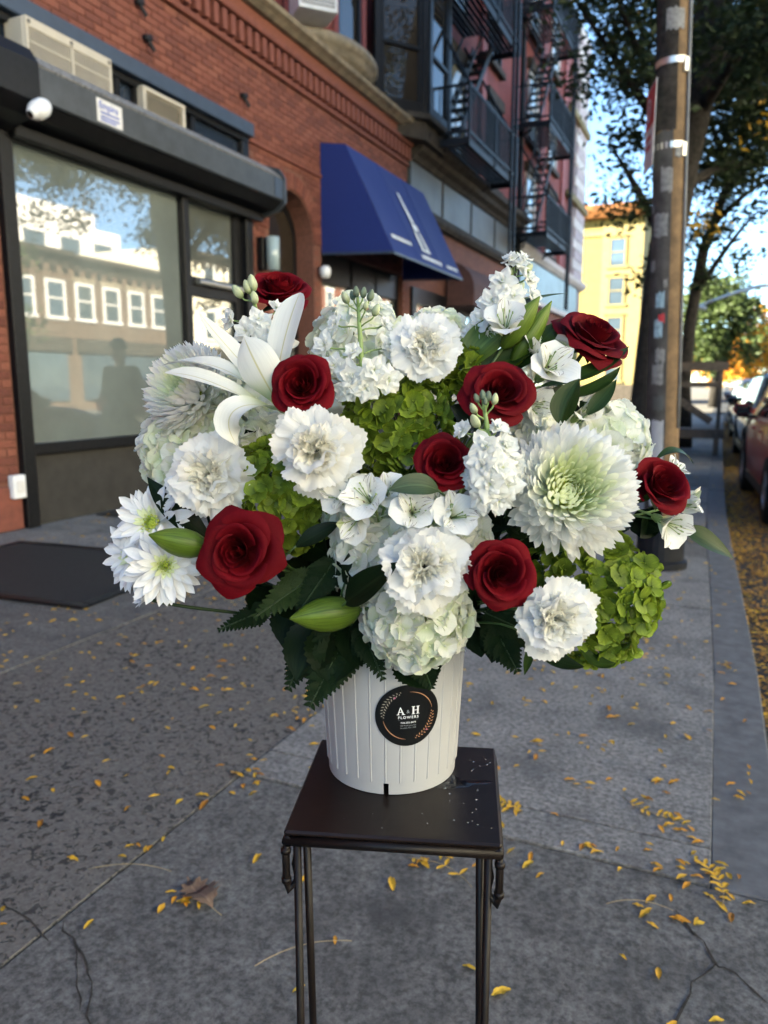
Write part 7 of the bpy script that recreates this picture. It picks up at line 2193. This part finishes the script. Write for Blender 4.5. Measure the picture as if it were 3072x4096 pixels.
# drifts measured from the photograph: joint corners and the pile at the kerb
for (u, v_, su, sv, n_) in ((545, 1680, 14, 26, 12), (640, 1545, 30, 22, 8), (1545, 1920, 45, 30, 16), (1430, 1870, 70, 16, 10), (1290, 1835, 60, 10, 8), (930, 1865, 32, 10, 7), (1110, 1750, 20, 6, 6), (1460, 1770, 40, 14, 8), (1590, 1710, 40, 30, 8), (390, 1945, 28, 14, 7), (300, 1830, 50, 14, 6)):
    for i in range(n_):
        p = on_ground(u + rl.gauss(0, su), v_ + rl.gauss(0, sv)); spots.append((p.x, p.y, rl.uniform(0, 6.28), rl.uniform(.026, .042)))
for x, y, a, s in spots[:300]:
    o = bpy.data.objects.new('fallen_leaflet', rl.choice(LEAFLET)); lnk(o)
    o.location = (x, y, .0025 if y > 2.0 else -.004); o.rotation_euler = (rl.uniform(-.12, .12), rl.uniform(-.12, .12), a); o.scale = (s, s, s)
    ci = rl.randrange(len(cols)); o.color = (*cols[ci], 1)
    hue = ('bright yellow', 'golden yellow', 'orange tinged', 'bright yellow', 'amber', 'lemon yellow', 'dull brown')[ci]
    zone = 'on the pebbled paving' if -2.95 < x < -1.42 else 'on the plain paving towards the shop' if x <= -2.95 else 'on the cracked dark slab under the stand' if y < 2.01 else 'along the joint before the pale slabs' if y < 2.2 else 'on the kerb stones' if x > kerb_x(y) - .187 else 'on the pale slabs beyond the stand'
    tag(o, hue + ' leaflet fallen ' + zone, 'leaf', 'yellow leaflets fallen on the pavement')
def litter(name, n, fx, mat, size, seed, label, lift=0.0):
    rn = random.Random(seed); V = []; Fc = []; U = []
    base = LEAFLET[0]; bv = [v.co.copy() for v in base.vertices]; bf = [tuple(p.vertices) for p in base.polygons]
    # light version: four corner leaf
    bv = [Vector((-.5, 0, .05)), Vector((0, .17, .12)), Vector((.5, 0, .06)), Vector((0, -.17, .12)), Vector((0, 0, .04))]; bf = [(0, 4, 1), (4, 2, 1), (0, 3, 4), (3, 2, 4)]
    for i in range(n):
        x, y, z = fx(rn); s = size*rn.uniform(.7, 1.3); M_ = Matrix.Translation((x, y, z + lift)) @ Matrix.Rotation(rn.uniform(0, 6.28), 4, 'Z') @ Matrix.Rotation(rn.uniform(-.35, .35), 4, 'X') @ Matrix.Scale(s, 4)
        k = len(V); V += [M_ @ q for q in bv]; Fc += [tuple(k + j for j in q) for q in bf]; U += [(rn.random(), rn.random())] * 5
    o = wpart(name, mesh(name, V, Fc, mat, False, U)); o['kind'] = 'stuff'; return tag(o, label, 'leaves')
def gut(rn):
    y = -1.5 + 34*rn.random()**1.35; x = kerb_x(y) + .004 + abs(rn.gauss(0, .36)); return (min(x, kerb_x(y) + 1.1), y, -.126 + .02*rn.random())
litter('leaf_litter', 15000, gut, 'litter_leaf', .042, 5, 'brown and orange leaf litter heaped in the gutter')
litter('leaf_litter', 2600, lambda rn: (lambda y: (kerb_x(y) + .004 + abs(rn.gauss(0, .25)), y, -.11))(-1.5 + 28*rn.random()**1.3), 'yellow_leaflet', .038, 6, 'yellow leaflets strewn over the brown litter in the gutter')
litter('leaf_scatter', 1900, lambda rn: (rn.uniform(-5.5, .15), 3.7 + 22*rn.random()**1.8, .003), 'yellow_leaflet', .036, 7, 'thin scatter of yellow leaflets further up the pavement')
litter('leaf_scatter', 330, lambda rn: (rn.uniform(-3.6, -.1), 1.75 + 2.3*rn.random()**.8, .003), 'yellow_leaflet', .034, 17, 'loose scatter of yellow leaflets over the pebbled paving')
litter('leaf_scatter', 110, lambda rn: (-5.0 - abs(rn.gauss(0, .25)) - .3, 5.0 + 3.5*rn.random(), .016), 'litter_leaf', .045, 8, 'brown leaves drifted against the shop front')
# compound leaf twigs still carrying leaflets
def twig(label, a, b_, n_, seed):
    A, B = on_ground(*a), on_ground(*b_); A.z = B.z = .004; rn = random.Random(seed)
    o = thing('leaf_twig', label, 'leaf', A, 'leaf stalks fallen on the pavement')
    dv = B - A; mid = A.lerp(B, .5) + Vector((-dv.y, dv.x, 0)) * rn.choice((-.28, .28, .2)) + Vector((0, 0, .004)); path = bez(A, A.lerp(mid, .7), B.lerp(mid, .7), B, 12)
    v, f, uv = tube_vf(path, [.0009]*12 + [.0005], 5); wpart('stalk', mesh('stalk', v, f, 'twig', True), o)
    for k in range(n_):
        t = .30 + .68*k/max(1, n_-1); i = min(11, int(t*12)); p = path[i]; dr = (path[i+1] - path[i]).normalized(); sd_ = Vector((-dr.y, dr.x, 0))
        for s in (-1, 1):
            if rn.random() < .22: continue
            e = p + (sd_*s + dr*rn.uniform(-.1, 1.1)).normalized()*rn.uniform(.016, .034) + Vector((0, 0, rn.uniform(.001, .008)))
            vv, ff, uu = ribbon([p.lerp(e, q) for q in np.linspace(0, 1, 7)], leafw(.0058, .5), (0, 0, 1), .3, .1, 4); wpart('leaflet', mesh('leaflet', vv, ff, 'yellow_leaflet', True, uu), o)
    return o
twig('yellow compound leaf lying across the slab joint at the kerb', (1560, 1960), (1500, 1855), 9, 1)
twig('yellow compound leaf on the pale slab beside the kerb', (1340, 1720), (1460, 1770), 7, 2)
twig('yellow compound leaf under the plant stand', (1020, 1920), (880, 1855), 4, 3)
twig('yellow compound leaf beside the top of the stand', (1130, 1760), (1075, 1735), 5, 4)
twig('bare curved leaf stalk near the brown oak leaf', (190, 1880), (370, 1885), 0, 5)
twig('bare leaf stalk behind the leg of the stand', (550, 2090), (760, 2035), 0, 6)
twig('bare bowed leaf stalk on the cracked slab', (1310, 1955), (1455, 1970), 0, 7)
twig('bare leaf stalk by the shop mat', (70, 1300), (130, 1260), 0, 8)
# the big brown oak leaf
C0 = on_ground(432, 1935); ok = thing('oak_leaf', 'big curled brown oak leaf lying on the pavement', 'leaf', C0)
out_l = [(-.95, 0), (-.62, .10), (-.72, .34), (-.55, .30), (-.50, .52), (-.36, .34), (-.18, .36), (-.20, .62), (-.02, .50), (.06, .66), (.14, .38), (.30, .34), (.36, .52), (.46, .34), (.60, .30), (.66, .12), (.9, .0)]
pl = out_l + [(x, -y*.9) for x, y in out_l[-2:0:-1]]
ang = R(-28); v = []; f = []
def okp(x, y): 
    X_, Y_ = x*.085, y*.085; q = Matrix.Rotation(ang, 2) @ Vector((X_, Y_)); return (C0.x + q.x, C0.y + q.y, .006 + .028*abs(y)**1.3 + .010*math.sin(4*x) + .012*(x > .3)*(x-.3))
nn = len(out_l)
for x, y in out_l: v.append(okp(x, y))
for x, y in out_l: v.append(okp(x, 0.0))
for x, y in out_l: v.append(okp(x, -y*.9))
for i in range(nn-1): f += [(i, i+1, nn+i+1, nn+i), (nn+i, nn+i+1, 2*nn+i+1, 2*nn+i)]
uvs = [((1.0), (x+1)/2) for x, y in out_l] + [(.5, (x+1)/2) for x, y in out_l] + [(0.0, (x+1)/2) for x, y in out_l]
wpart('blade', mesh('blade', v, f, 'brown_leaf', True, uvs), ok)
e0, e1 = Vector(okp(.88, 0)), Vector(okp(1.35, .05)); MB().tube([e0, e0.lerp(e1, .5), e1], .0012, 5).part('stalk', 'twig', ok)
